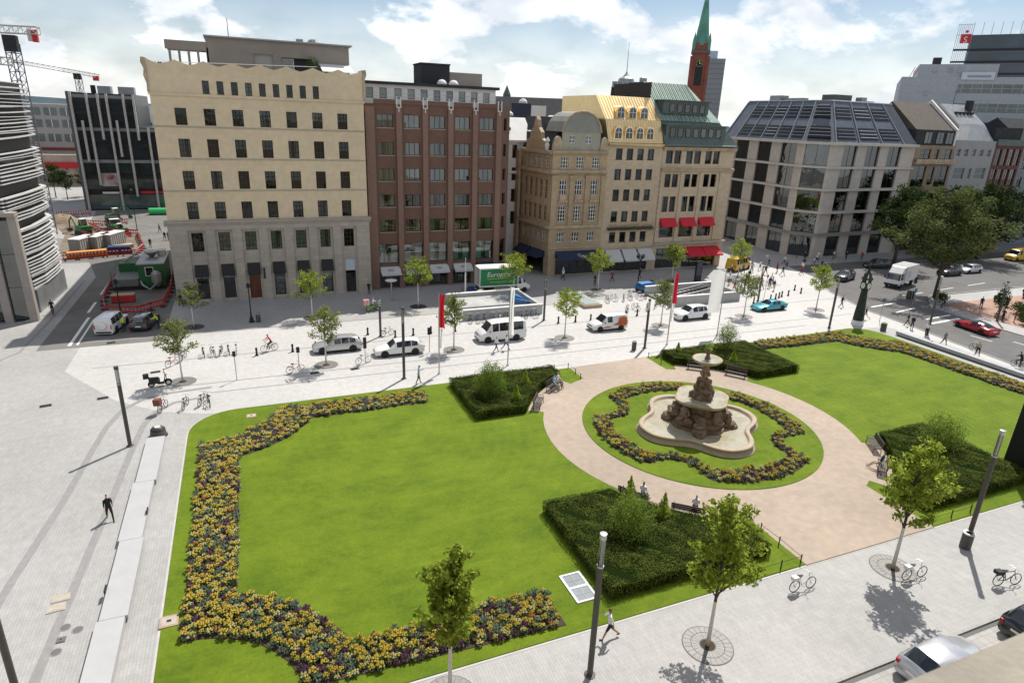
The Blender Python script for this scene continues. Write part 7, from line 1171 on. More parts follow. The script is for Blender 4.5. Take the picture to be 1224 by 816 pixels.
# ------------------------------------------------------------------ bicycles, moped, motorbikes
def make_bike(name='bicycle'):
    t = thing(name, '', 'bicycle', (0, 0, 0), 0); R_ = .34; wb = .53
    wm = MB().ring((0, 0, 0), R_ - .02, .022, 'y', 22, 6).mesh('tyre', True); sm = MB()
    for i in range(9): a = i * 2 * pi / 9; sm.tube([(0, .02 * (-1) ** i, 0), ((R_ - .03) * cos(a), 0, (R_ - .03) * sin(a))], .004, 3, caps=False)
    sm.tube([(0, -.05, 0), (0, .05, 0)], .025, 6); sm = sm.mesh('spokes')
    for x in (-wb, wb): w = put('wheel', wm, m_tyre, t, (x, 0, R_)); put('spokes', sm, m_galv, w)
    f = MB(); bbk = (-.08, 0, .30); seat = (-.22, 0, .80); head = (.36, 0, .82); hb_ = (.40, 0, .62)
    for a, b_ in ((bbk, seat), (bbk, hb_), (seat, head), (bbk, (-wb, 0, R_)), ((-.2, 0, .74), (-wb, 0, R_)), (head, hb_), (hb_, (wb, 0, R_))): f.tube([a, b_], .02, 6)
    put('frame', f, m_iron, t); put('saddle', MB().hexa([(-.36, -.09, .87), (-.36, .09, .87), (-.08, .03, .88), (-.08, -.03, .88), (-.36, -.1, .93), (-.36, .1, .93), (-.08, .03, .92), (-.08, -.03, .92)]).tube([seat, (-.24, 0, .88)], .015, 5), m_trim, t); put('handlebar', MB().tube([(.22, -.28, .98), (.34, -.2, 1.0), (.36, 0, .98), (.34, .2, 1.0), (.22, .28, .98)], .015, 6).tube([head, (.36, 0, .98)], .016, 5), m_galv, t); put('crank', MB().lathe([(.09, -.03), (.09, -.02)], 12).v and MB().tube([(-.08, -.06, .30), (.06, -.06, .22)], .012, 4).tube([(-.08, .06, .30), (-.22, .06, .38)], .012, 4), m_galv, t); put('rear_rack', MB().tube([(-.75, -.06, .72), (-.3, -.06, .74)], .01, 4).tube([(-.75, .06, .72), (-.3, .06, .74)], .01, 4).tube([(-.55, .06, .72), (-wb, .06, R_)], .01, 4), m_galv, t); put('fender', MB().tube([(-wb + (R_ + .03) * cos(a), 0, R_ + (R_ + .03) * sin(a)) for a in [.3 + i * .28 for i in range(8)]], .02, 4), m_iron, t)
    return t
bike = make_bike(); bike['_used'] = 0; gA = 'bicycles standing in the rack row behind the moped'
def fr_col(objs, mat):
    for o in objs:
        for c in kids(o):
            if c.name.split('.')[0] in ('frame', 'fender'): slots(c, [mat])
m_bred = M('red_bike_paint', (.35, .03, .03), .4); m_bwhite = M('white_bike_paint', (.65, .65, .65), .4); m_bblue = M('blue_bike_paint', (.04, .09, .25), .4); m_bgreen = M('green_bike_paint', (.04, .18, .09), .4)
SP = [(-4.9, 63.7, 1.75, 'dark bicycle in the rack row behind the young tree and moped', gA), (-4.1, 63.7, 1.9, 'dark bicycle in the rack row behind the young tree and moped', gA), (-3.4, 63.7, 1.4, 'dark bicycle in the rack row behind the young tree and moped', gA), (-2.7, 63.8, 1.7, 'dark bicycle in the rack row behind the young tree and moped', gA), (-2.0, 63.8, 1.6, 'dark bicycle in the rack row behind the young tree and moped', gA), (-6.6, 63.2, 1.3, 'dark bicycle half hidden by the young tree beside the moped', None),
      (-7.3, 51.9, 1.25, 'bicycle with a large rear box alone near the curved paving strips', None), (-5.75, 51.9, 1.35, 'middle of three dark bicycle spots beside the lawn corner', None), (-4.55, 52.2, 1.2, 'outer bicycle of the pair nearest the lawn corner', None), (-4.1, 51.9, 1.75, 'inner bicycle of the pair nearest the lawn corner', None), (24.85, 18.9, -.05, 'bicycle with white bag parked on the near pavement by the path edge', None), (31.3, 17.5, -.1, 'bicycle with white bag leaning at the tree by the tall lamp', None), (35.6, 15.4, -.25, 'black bicycle with rear basket at the red-plated pole by the kerb', None)]
gB = 'bicycles along the blue tarpaulin wall'; SP += [(23.0 + .9 * i, 66.8 - .15 * (i % 2), 1.5 + .3 * sin(i * 3), 'dark bicycle parked along the stairway wall with the blue tarpaulin', gB) for i in range(10)]
gC = 'bicycles in the double row beside the street skylight'; SP += [(43.3 + 1.25 * i, 70.2 + .4 * (i % 2), 1.4 + .35 * sin(i * 2.1), 'parked bicycle in the rows between the street skylight and the escalator wall', gC) for i in range(6)] + [(43.4 + 1.5 * i, 65.6 + .3 * (i % 2), 1.2 + .5 * sin(i * 1.7), 'parked bicycle in the rows between the street skylight and the escalator wall', gC) for i in range(5)]
SP += [(12.9, 64.7, .4, 'bicycle leaning at the lamp behind the silver car', None), (73.2, 41.6, 1.2, 'parked bicycle standing by the road behind the walkers', None), (90.5, 50.0, .3, 'parked bicycle on the far pavement near the low bushes', None)]
bk = []
for i, s in enumerate(SP):
    o = bike if i == 0 else copy_tree(bike); o.location = (s[0], s[1], 0); o.rotation_euler = (radians(rnd.uniform(-6, 6)), 0, s[2]); o['label'] = s[3]; bk.append(o)
    if s[4]: o['group'] = s[4]
fr_col([bk[k] for k in (3, 14, 20, 26)], m_bblue); fr_col([bk[k] for k in (10, 11, 17, 24)], m_bwhite); fr_col([bk[k] for k in (22, 29)], m_bgreen)
def one_bike(x, y, rz, lab, mat, lean=.0):
    o = copy_tree(bike); o.location = (x, y, 0); o.rotation_euler = (lean, 0, rz); o['label'] = lab; o['group'] = ''; del o['group']; fr_col([o], mat); return o
one_bike(2.9, 57.0, .3, 'red bicycle leaning at the thin post by the young tree', m_bred, .1); one_bike(9.1, 57.4, .35, 'white bicycle leaning at the post in front of the silver car', m_bwhite, .1); one_bike(-7.4, 61.8, .9, 'reddish bicycle half hidden under the young tree beside the moped', m_bred)
RB = one_bike(1.0, 63.4, radians(195), 'bicycle ridden by the person in pink', m_iron); RB2 = one_bike(72.4, 36.6, radians(80), 'bicycle ridden past the long grey seat', m_iron); RB3 = one_bike(86.6, 54.7, radians(150), 'bicycle ridden across the far crossing', m_bblue)
for b_, (dx_, dy_) in ((bk[6], (-.55, 0)),): put('box', MB().bx(-.85, -.4, -.25, .25, .75, 1.25), M('rusty_red_box', (.18, .06, .035), .7), b_)
for k in (10, 11): put('bag', MB().bx(-.72, -.4, -.14, .14, .74, .92), m_bwhite, bk[k])
put('basket', MB().bx(-.78, -.42, -.17, .17, .74, .94), m_iron, bk[12])
def scooter(label, x, y, rz, paint, seat=m_trim, box=True, box_m=None, scale=None):
    t = thing('moped', label, 'moped', (x, y, 0), rz, None, scale); b = MB(); b.prism([(-.75, -.16), (-.1, -.18), (.05, -.1), (.05, .1), (-.1, .18), (-.75, .16)], .32, .72); put('body', b, paint, t); put('leg_shield', MB().hexa([(.25, -.2, .25), (.33, -.2, .25), (.33, .2, .25), (.25, .2, .25), (.42, -.2, .95), (.48, -.2, .95), (.48, .2, .95), (.42, .2, .95)]), paint, t); put('floorboard', MB().bx(-.15, .35, -.18, .18, .24, .32), m_trim, t); put('seat', MB().hexa([(-.75, -.14, .72), (.0, -.12, .72), (.0, .12, .72), (-.75, .14, .72), (-.75, -.12, .84), (-.05, -.1, .8), (-.05, .1, .8), (-.75, .12, .84)]), seat, t); put('handlebar', MB().tube([(.4, -.32, 1.05), (.45, 0, 1.02), (.4, .32, 1.05)], .02, 6).tube([(.45, 0, 1.0), (.56, 0, .35)], .03, 6), m_trim, t); put('headlight', MB().ball((.52, 0, .95), .09, 8, 5), m_hl, t); put('front_fender', MB().tube([(.58 + .3 * cos(a), 0, .25 + .3 * sin(a)) for a in (.2, .7, 1.2, 1.7, 2.2, 2.7)], .06, 5), paint, t)
    for x_ in (-.6, .62): o = put('wheel', MB().ring((0, 0, 0), .2, .065, 'y', 16, 6), m_tyre, t, (x_, 0, .26)); put('rim', MB().lathe([(.15, -.05), (.15, .05)], 12), m_white, o).rotation_euler = (pi / 2, 0, 0)
    if box: put('top_box', MB().bx(-1.1, -.7, -.2, .2, .82, 1.16), box_m or m_trim, t)
    for s in (-1, 1): put('mirror', MB().tube([(.42, s * .25, 1.05), (.4, s * .3, 1.25)], .01, 4).ball((.4, s * .3, 1.28), .06, 6, 4), m_trim, t)
    return t
scooter('black moped with a round top box parked beside the young tree', -8.0, 57.1, .1, m_blackp, scale=1.05); PZ = scooter('delivery moped with a big red and white box in the building shade', 13.2, 74.2, .1, M('lime_moped_paint', (.16, .30, .05), .4), box=False); put('delivery_box', MB().bx(-1.15, -.5, -.35, .35, .85, 1.5), M('white_red_box', (.62, .58, .55), .5, var=(1.6, .5, (.45, .05, .04))), PZ)
for i, (x, y, rz, lab) in enumerate(((99.5, 55.5, .2, 'black motorbike parked on the brick forecourt near the slim tree lamp'), (106.5, 55.8, .3, 'dark motorbike parked further along the brick forecourt'), (97.6, 53.0, .5, 'black moped parked on the brick forecourt edge'))): scooter(lab, x, y, rz, m_blackp, box=i == 1, scale=1.15)
t = scooter('red and orange motor trike at the left edge of the paving', -24.3, 66.0, -.5, M('orange_trike_paint', (.42, .09, .03), .4), scale=1.5)
# ------------------------------------------------------------------ people: one continuous skinned body per pose, coloured by region
def pose_mesh(name, hipL=0, kneeL=0, hipR=0, kneeR=0, shL=0, elL=10, shR=0, elR=10, lean=0, pelvis=None, spread=5, armout=8, skirt=False, shorts=False, headtilt=0, hand_fwd=0):
    """angles in degrees; limbs swing forward (+y) for positive values. materials: 0 skin, 1 top, 2 legs, 3 shoes, 4 hair"""
    V, E_, R_, K = [], [], [], []
    def add(p, r, k, par=None):
        V.append(Vector(p)); R_.append(r); K.append(k)
        if par is not None: E_.append((par, len(V) - 1))
        return len(V) - 1
    pz = pelvis if pelvis is not None else .93; ln = radians(lean); up = Vector((0, sin(ln), cos(ln)))
    P0_ = Vector((0, 0, pz)); pel = add(P0_, (.150, .105), 2); sp = add(P0_ + up * .20, (.135, .095), 1, pel); ch = add(P0_ + up * .40, (.165, .11), 1, sp); nk0 = add(P0_ + up * .525, (.075, .065), 1, ch); nk = add(P0_ + up * .585, (.052, .052), 0, nk0)
    ht = radians(lean * .4 + headtilt); hu = Vector((0, sin(ht), cos(ht))); hf = Vector((0, cos(ht), -sin(ht))); h0 = V[nk]; hm = add(h0 + hu * .10 + hf * .02, (.075, .092), 0, nk); ht_ = add(h0 + hu * .185 + hf * .01, (.072, .086), 4, hm); add(h0 + hu * .235, (.035, .045), 4, ht_); add(h0 + hu * .095 + hf * .105, (.012, .012), 0, hm)
    for s, hip, knee in ((-1, hipL, kneeL), (1, hipR, kneeR)):
        a = radians(hip); b = radians(hip - knee); th = Vector((s * sin(radians(spread)), sin(a) * cos(radians(spread)), -cos(a) * cos(radians(spread)))); shn = Vector((0, sin(b), -cos(b)))
        j = add(P0_ + Vector((s * .085, 0, -.05)), (.092, .095), 2, pel); m1 = add(V[j] + th * .22, (.078, .08), 2, j); k = add(V[j] + th * .42, (.056, .058), 0 if shorts else 2, m1); cfp = add(V[k] + shn * .14, (.052, .056), 0 if shorts else 2, k); an_ = add(V[k] + shn * .39, (.038, .042), 0 if shorts else 2, cfp); fd = Vector((s * .12, cos(b * .6), sin(b * .6))).normalized(); hl = add(V[an_] + shn * .055 - fd * .03, (.036, .038), 3, an_); add(V[hl] + fd * .19, (.038, .026), 3, hl)
    for s, sh, el in ((-1, shL, elL), (1, shR, elR)):
        a = radians(sh + lean * .5); b = radians(sh + el + lean * .5); ao = radians(armout); ua = Vector((s * sin(ao), sin(a) * cos(ao), -cos(a) * cos(ao))); fa_ = Vector((s * sin(ao) * .4, sin(b), -cos(b))).normalized(); j = add(P0_ + up * .47 + Vector((s * .165, 0, 0)), (.062, .062), 1, ch); e1 = add(V[j] + ua * .27, (.042, .044), 1, j); w = add(V[e1] + fa_ * .23, (.028, .03), 0, e1); pm = add(V[w] + fa_ * .07, (.018, .036), 0, w); side = fa_.cross(Vector((s, 0, 0))).normalized()
        for q in range(4): f1 = add(V[pm] + fa_ * (.035 + (.006 if q in (1, 2) else 0)) + side * (.027 - .018 * q), (.009, .009), 0, pm); add(V[f1] + fa_ * (.04 - .008 * abs(q - 1.4)) + Vector((-s * .012, 0, 0)), (.0075, .0075), 0, f1)
        t1 = add(V[w] + fa_ * .035 + side * .04, (.011, .011), 0, w); add(V[t1] + fa_ * .04 + side * .012, (.009, .009), 0, t1)
    me = bpy.data.meshes.new(name); me.from_pydata(V, E_, []); o = bpy.data.objects.new(name, me); COL.objects.link(o); md = o.modifiers.new('skin', 'SKIN'); md.use_smooth_shade = True
    for i, d in enumerate(me.skin_vertices[0].data): d.radius = R_[i]; d.use_root = (i == 0)
    sb = o.modifiers.new('sub', 'SUBSURF'); sb.levels = 1; sb.render_levels = 1; dg_ = bpy.context.evaluated_depsgraph_get(); out = bpy.data.meshes.new_from_object(o.evaluated_get(dg_)); COL.objects.unlink(o); bpy.data.objects.remove(o); bpy.data.meshes.remove(me)
    out.materials.clear(); VN = np.array([tuple(v) for v in V]); seg = [(a, b) for a, b in E_]; A_ = VN[[a for a, b in seg]]; B_ = VN[[b for a, b in seg]]; D_ = B_ - A_; LL = (D_ ** 2).sum(1) + 1e-9; n = len(out.polygons); cen = np.zeros(n * 3); out.polygons.foreach_get('center', cen); cen = cen.reshape(-1, 3); mi = np.zeros(n, dtype=np.int32)
    for i, c in enumerate(cen):
        t = np.clip(((c - A_) * D_).sum(1) / LL, 0, 1); d = ((A_ + D_ * t[:, None] - c) ** 2).sum(1); e = int(d.argmin()); mi[i] = K[seg[e][1]] if t[e] > .5 else K[seg[e][0]]
        if mi[i] == 0 and (c - VN[hm]) @ np.array(hf) < -.02 and c[2] > VN[nk][2] + .05: mi[i] = 4
    out.polygons.foreach_set('material_index', mi); out.polygons.foreach_set('use_smooth', np.ones(n, dtype=bool)); out.name = name; z = min(v.co.z for v in out.vertices)
    for v in out.vertices: v.co.z -= z
    return out
POSE = {'walk': pose_mesh('body', 24, 6, -18, 22, -22, 14, 24, 20, 3), 'stride': pose_mesh('body', -24, 30, 28, 8, 26, 25, -24, 12, 5), 'stand': pose_mesh('body', 2, 2, -2, 2, 4, 18, -2, 12, 0), 'phone': pose_mesh('body', 14, 4, -10, 14, 20, 85, -8, 15, 3, headtilt=12), 'shorts': pose_mesh('body', 26, 8, -26, 24, -30, 20, 38, 118, 4, shorts=True), 'sit': pose_mesh('body', 82, 78, 78, 74, 18, 50, 15, 55, -6), 'lounge': pose_mesh('body', 76, 40, 72, 34, 18, 40, -10, 60, -16, spread=9), 'ride': pose_mesh('body', 66, 62, 30, 40, 34, 22, 34, 22, 26), 'moped': pose_mesh('body', 78, 80, 78, 80, 58, 22, 58, 22, 8), 'bend': pose_mesh('body', 10, 4, -6, 8, 40, 30, 36, 30, 22)}
skin_ = [M('skin_light', (.55, .34, .25), .55), M('skin_tan', (.36, .21, .14), .55), M('skin_dark', (.13, .075, .05), .55)]; hair_ = [M('hair_dark', (.03, .02, .015), .6), M('hair_brown', (.10, .055, .03), .6), M('hair_blond', (.38, .27, .13), .6), M('hair_grey', (.33, .32, .31), .6)]; cl_ = {k: M('cloth_' + k, c, .85) for k, c in dict(black=(.018, .018, .02), navy=(.02, .03, .07), grey=(.17, .17, .175), white=(.68, .68, .68), pink=(.60, .06, .14), skyblue=(.25, .50, .60), vest=(.55, .75, .03), beige=(.42, .36, .27), denim=(.06, .09, .16), red=(.38, .03, .03), olive=(.09, .10, .05), sand=(.45, .38, .28), shoe=(.03, .025, .022)).items()}
def person(pose, x, y, rz, label, top, legs, sk=0, hr=0, z=0., scale=1., group=None):
    t = thing('person', label, 'person', (x, y, z), rz, group, scale); me = POSE[pose]; mats = [skin_[sk], cl_[top], cl_[legs], cl_['shoe'], hair_[hr]]
    if len(me.materials) == 0:
        for m_ in mats: me.materials.append(m_)
    o = put('body', me, None, t); slots(o, mats); return o
D = radians
person('shorts', 13.7, 19.55, D(70), 'person in white shirt and dark shorts walking past the lamp with an arm raised', 'white', 'black', 1, 0); person('walk', -8.75, 37.2, D(195), 'person in dark suit walking alone beside the long stone bench', 'black', 'black', 0, 1); person('phone', 12.85, 51.1, D(-100), 'person in light blue shirt walking by the lamp near the flower bed', 'skyblue', 'black', 0, 0, scale=1.0)
person('walk', 22.3, 56.6, D(-85), 'person in white top crossing in front of the minibus', 'white', 'denim', 0, 2); person('stride', 23.5, 56.9, D(-80), 'person in dark jeans walking behind the white flagpole', 'white', 'denim', 1, 0)
person('walk', 73.1, 59.3, D(-120), 'person in dark clothes crossing near the road kerb and dark SUV', 'black', 'navy'); person('stride', 71.5, 54.2, D(60), 'person in black jacket walking right behind the green clock column', 'black', 'beige', 0, 1); person('walk', 74.4, 50.6, D(30), 'dark-dressed person of the group at the crossing, nearest the kerb', 'black', 'black', 0, 0); person('stand', 73.6, 49.4, D(100), 'person in dark coat of the group at the crossing, beside the lamp', 'black', 'navy', 0, 1); person('walk', 72.8, 47.0, D(-70), 'person in white top walking past the head of the grey seat', 'white', 'black', 0, 2); person('walk', 71.6, 44.0, D(160), 'person in grey jacket walking along the long grey seat', 'grey', 'olive', 0, 3); person('stride', 72.0, 40.5, D(-70), 'person in beige jacket striding along the long grey seat', 'beige', 'black', 0, 2)
person('walk', 89.3, 48.5, D(100), 'person in dark clothes on the far pavement by the column lamp', 'navy', 'black'); person('stand', 90.2, 47.6, D(40), 'person in red top on the far pavement by the column lamp', 'red', 'denim'); person('walk', 92.8, 53.5, D(120), 'person in black walking on the brick forecourt', 'black', 'black'); person('walk', 42.9, 82.6, D(180), 'person in white shirt walking out from under the navy awning', 'white', 'black', 0, 0); person('stand', 43.6, 84.0, D(200), 'person in light blue shirt standing under the navy awning', 'skyblue', 'denim')
person('stand', -12.8, 73.6, D(60), 'worker in yellow vest at the left side of the black saloon', 'vest', 'navy', 0, 0); person('bend', -9.6, 73.9, D(110), 'worker in yellow vest leaning at the right side of the black saloon', 'vest', 'navy', 0, 1)
person('ride', 1.2, 63.45, D(105), 'cyclist in pink jacket riding behind the row of bollards', 'pink', 'black', 0, 0, .12); person('ride', 72.37, 36.4, D(-10), 'cyclist in dark clothes riding past the long grey seat', 'black', 'black', 0, 0, .12); person('ride', 86.77, 54.6, D(60), 'cyclist in black crossing the far road', 'black', 'navy', 0, 0, .12); person('moped', 13.15, 74.2, D(-84), 'helmeted rider in pale jacket on the delivery moped', 'white', 'grey', 0, 3, .28)
person('stand', 14.1, 81.7, D(160), 'person in black standing at the clinker building corner', 'black', 'black'); person('walk', -8.0, 82.0, D(20), 'person in black walking beside the beige building corner', 'black', 'black'); person('stand', 46.0, 78.5, D(200), 'person in dark clothes behind the shaded tree at the navy awning', 'black', 'black'); person('walk', 49.8, 80.0, D(80), 'person in red top near the first pale grey awning', 'red', 'black'); person('walk', 55, 80.6, D(-90), 'person in dark top passing the pale grey awnings', 'navy', 'black'); person('walk', 64.3, 70.2, D(190), 'person in black and red beside the end of the escalator wall', 'black', 'red')
for x, y, rz, lab, tp, lg, ps in ((-14.9, 134.5, 30, 'lone pedestrian in grey on the sunlit plaza by the building site', 'grey', 'navy', 'walk'), (-13.4, 126.3, 200, 'left pedestrian of the pair on the sunlit plaza', 'black', 'black', 'walk'), (-12.8, 126.2, 200, 'right pedestrian of the pair on the sunlit plaza', 'navy', 'black', 'stride'), (-15.0, 120, 180, 'pedestrian in dark clothes beside the red barriers of the site', 'black', 'navy', 'walk'), (-20.9, 82.5, 0, 'person in black at the glazed corner of the louvre building', 'black', 'black', 'walk')): person(ps, x, y, D(rz), lab, tp, lg)
def seat_at(a, off, r=12.62): p = P_(r, a); d = (cos(radians(a + 90)), sin(radians(a + 90))); return p[0] + d[0] * off, p[1] + d[1] * off
SITZ = .06 + .455 - .40
for a, off, lab, tp, lg, ps, hr in ((214.5, .5, 'person in pale top seated at one end of the bench before the dense shrub hedge', 'white', 'grey', 'sit', 0), (214.5, -.35, 'person in black seated beside the pale-topped person on the bench', 'black', 'denim', 'sit', 0), (229.5, .4, 'person in white seated alone on the bench before the dense shrub hedge', 'white', 'denim', 'sit', 3), (127.0, -.45, 'person in white seated on the bench by the minibus road hedge', 'white', 'navy', 'sit', 2), (127.0, .25, 'person in pale clothes seated next to the one in white', 'skyblue', 'grey', 'sit', 1), (309.5, .15, 'person lounging with legs stretched on the bench by the dark pillar', 'navy', 'sand', 'lounge', 1)):
    x, y = seat_at(a, off); person(ps, x, y, radians(a) + pi / 2, lab, tp, lg, 0, hr, SITZ)
# strollers on the plaza by the modern building
gp_ = random.Random(21); labs = [('in the sun near the curved bollard row', 'pedestrians in the sun by the bollards', [(65.5, 69.5), (66.6, 70.6), (67.4, 69.2), (68.4, 71.0), (69.3, 70.2), (70.2, 71.8), (71.0, 70.4), (72.2, 71.0), (70.6, 69.0), (66.2, 73.5), (68.0, 75.5), (73.4, 72.6), (69.8, 74.0), (71.6, 75.4), (67.0, 71.8)]), ('shaded by the modern stone building', 'pedestrians in the shade of the modern building', [(78.5, 80.5), (80.2, 78.4), (82.0, 82.2), (84.4, 80.6), (86.2, 83.0), (88.0, 80.4), (89.6, 83.6), (91.2, 81.2), (94.0, 83.2), (97.2, 82.0), (101.4, 83.4), (85.0, 77.8), (81, 86), (79.4, 76.4), (83.2, 76.2), (87.0, 78.4), (90.4, 78.8), (92.6, 84.6), (95.8, 84.6), (99.4, 84.4), (104.2, 82.4), (77, 77.6), (84.6, 85.4)]), ('by the yellow van at the red awnings', 'pedestrians at the shop corner', [(72.6, 80.6), (73.8, 79.2), (74.4, 81.2), (76.0, 79.6), (77.2, 81.0)])]
for where, grp_, pts in labs:
    for x, y in pts:
        tp = gp_.choice(['black', 'white', 'navy', 'grey', 'red', 'beige', 'skyblue', 'white', 'black']); lg = gp_.choice(['black', 'denim', 'navy', 'grey', 'beige']); nm = {'skyblue': 'light blue'}.get(tp, tp); person(gp_.choice(['walk', 'stride', 'stand', 'phone']), x, y, gp_.uniform(0, 6.28), 'pedestrian in %s top and %s trousers %s' % (nm, lg, where), tp, lg, gp_.choice([0, 0, 1, 2]), gp_.randrange(4), 0, gp_.uniform(.93, 1.05), grp_)

# ------------------------------------------------------------------ building site on the left
m_barr = M('red_barrier_plastic', (.42, .025, .025), .5, var=(2, .2)); m_refl = M('white_reflector', (.75, .75, .72), .4); m_mgreen = M('machine_green', (.022, .13, .04), .5, var=(1, .2)); m_dirt = M('excavated_sand', (.22, .165, .11), .95, var=(.7, .25), bump=(2, .8, .2)); m_site = M('site_ground', (.18, .14, .105), .95, var=(.4, .35), bump=(2, .7, .1))
ba = thing('site_barrier', '', 'barrier'); put('rail', MB().bx(-.95, .95, -.03, .03, .78, 1.0), m_barr, ba); put('rail', MB().bx(-.95, .95, -.03, .03, .22, .4), m_barr, ba)
for i in range(5): put('bar', MB().bx(-.9 + .44 * i, -.82 + .44 * i, -.02, .02, .4, .78), m_barr, ba)
for i in range(4): put('reflector', MB().bx(-.78 + .46 * i, -.58 + .46 * i, -.045, -.031, .81, .97), m_refl, ba)
for s in (-.7, .7): put('foot', MB().bx(s - .09, s + .09, -.38, .38, 0, .1), m_trim, ba); put('leg', MB().bx(s - .03, s + .03, -.025, .025, .1, .22), m_barr, ba)
def barrier_line(pts):
    out = []
    for a, b_ in zip(pts, pts[1:]):
        d = Vector((b_[0] - a[0], b_[1] - a[1])); n_ = max(1, round(d.length / 2.0)); an = math.atan2(d.y, d.x)
        for k in range(n_): p = Vector(a) + d * (k + .5) / n_; out.append((p.x, p.y, an))
    return out
R1 = barrier_line([(-10.0, 98.5), (-9.6, 89), (-9.9, 82.4), (-12.2, 79.9), (-15.6, 81.0), (-16.6, 86.5), (-17.0, 98)]); R2 = barrier_line([(-25.6, 111.8), (-20.6, 113.4), (-16.4, 114.0), (-15.9, 119), (-18.0, 130), (-18.2, 132.6), (-24.6, 136.0), (-27.5, 143)]); R3 = barrier_line([(-36, 158), (-30, 160)]) + barrier_line([(-19, 131), (-21.5, 127.5), (-24.5, 129.5), (-27, 133)]) + barrier_line([(-29, 146), (-25.5, 144.5), (-21.5, 146.5)])
ob = spawn(ba, [(x, y, a, 'red plastic barrier with white reflectors in the ring round the green drilling rig') for x, y, a in R1], 'red barriers round the rig'); ba['_used'] = 1; spawn(ba, [(x, y, a, 'red plastic barrier around the far excavation in the sun') for x, y, a in R2 + R3], 'red barriers round the excavation')
tag(put('excavation', MB().sheet([(-27, 113), (-17, 115), (-17.5, 130), (-24, 138), (-33, 160), (-38, 158), (-30, 135)], .02), m_site), kind='structure')
for i, (x, y, r, h, lab) in enumerate(((-33.2, 150, 3.2, 1.6, 'heap of tan excavated earth at the dark office block'), (-29, 142, 2.6, 1.3, 'lower heap of excavated sand behind the green digger'))):
    b = MB(); g_ = random.Random(i); n_ = 16
    for k, (rr, zz) in enumerate(((1, 0), (.75, .45), (.45, .8), (.12, 1))): b.v += [(r * rr * cos(2 * pi * j / n_) * g_.uniform(.85, 1.15), r * rr * sin(2 * pi * j / n_) * g_.uniform(.85, 1.15), h * zz * g_.uniform(.85, 1.1) if k else 0) for j in range(n_)]
    fs = [(k * n_ + j, k * n_ + (j + 1) % n_, (k + 1) * n_ + (j + 1) % n_, (k + 1) * n_ + j) for k in range(3) for j in range(n_)] + [tuple(3 * n_ + j for j in range(n_))]; b.f += fs; b.mi += [0] * len(fs); tag(put('earth_heap', b, m_dirt, None, (x, y, 0), 0, True), lab, 'earth heap')
for i, (x, y, lab) in enumerate(((-24.6, 120.6, 'white-topped site container nearest the louvre building'), (-22.6, 122.6, 'white-topped site container between the two others'), (-20.9, 124.2, 'smaller white-topped site container by the plank stack'))):
    t = thing('site_container', lab, 'container', (x, y, 0), radians(68)); put('box', MB().bx(-2.2, 2.2, -.85, .85, .1, 1.9), m_blind, t); put('lid', MB().bx(-2.25, 2.25, -.9, .9, 1.9, 2.05), m_white, t); put('door', MB().bx(-2.23, -2.2, -.5, .5, .2, 1.8), m_zinc, t)
    for k in range(8): put('rib', MB().bx(-2.1 + .58 * k, -2.0 + .58 * k, -.9, -.85, .15, 1.88), m_galv, t)
t = thing('board_stack', 'long orange shuttering boards behind the red barriers', 'boards', (-23.0, 114.2, 0), .3)
for k in range(4): put('board', MB().bx(-2.6, 2.6, -.6, .6, .25 * k, .25 * k + .22), M('orange_board', (.62, .25, .06), .7), t)
t = thing('tarpaulin', 'dark blue tarpaulin over a stack by the red barriers', 'tarpaulin', (-18.9, 116.0, 0), .2); put('stack', MB().bx(-1.6, 1.6, -.8, .8, 0, 1.0), m_wood, t); put('sheet', MB().hexa([(-1.8, -1, .25), (1.8, -1, .25), (1.8, 1, .25), (-1.8, 1, .25), (-1.5, -.7, 1.25), (1.4, -.8, 1.15), (1.5, .8, 1.2), (-1.5, .7, 1.3)]), M('navy_tarpaulin', (.02, .03, .09), .6), t)
t = thing('plank_stack', 'stack of pale planks inside the site barriers', 'planks', (-19.2, 120.5, 0), .5)
for k in range(5): put('plank', MB().bx(-1.6 + .1 * k, 1.6, -.6, .6, .12 * k, .12 * k + .1), m_sand3, t)
def digger(x, y, rz, label, s=1., truck=False):
    t = thing('excavator', label, 'excavator', (x, y, 0), rz, None, s)
    for sd in (-1, 1): put('track', MB().bx(-1.2, 1.2, sd * .75 - .2, sd * .75 + .2, 0, .6), m_trim, t)
    put('body', MB().prism([(-1.3, -.85), (.9, -.85), (.9, .85), (-1.3, .85)], .65, 1.5), m_mgreen, t); put('cab', MB().hexa([(-.2, -.8, 1.5), (.9, -.8, 1.5), (.9, .2, 1.5), (-.2, .2, 1.5), (-.1, -.75, 2.6), (.75, -.75, 2.6), (.75, .15, 2.6), (-.1, .15, 2.6)]), m_cglass, t); put('cab_roof', MB().bx(-.2, .85, -.8, .2, 2.6, 2.72), m_white, t); put('boom', MB().tube([(.9, .5, 1.2), (2.3, .5, 2.9), (3.4, .5, 2.1)], [.2, .17, .12], 6), m_mgreen, t); put('stick', MB().tube([(3.4, .5, 2.1), (3.6, .5, .7)], [.13, .1], 6), m_mgreen, t); put('bucket', MB().hexa([(3.3, .15, .2), (4, .15, .2), (4, .85, .2), (3.3, .85, .2), (3.4, .15, .75), (3.8, .15, .75), (3.8, .85, .75), (3.4, .85, .75)]), m_trim, t)
digger(-27.2, 135.5, 2.2, 'green excavator behind the white-topped containers'); digger(-21.0, 134.5, 3.6, 'small green digger between the two barrier rows of the excavation', .7); digger(-24.5, 150.5, .6, 'green excavator in front of the dark office block shop window', .95)
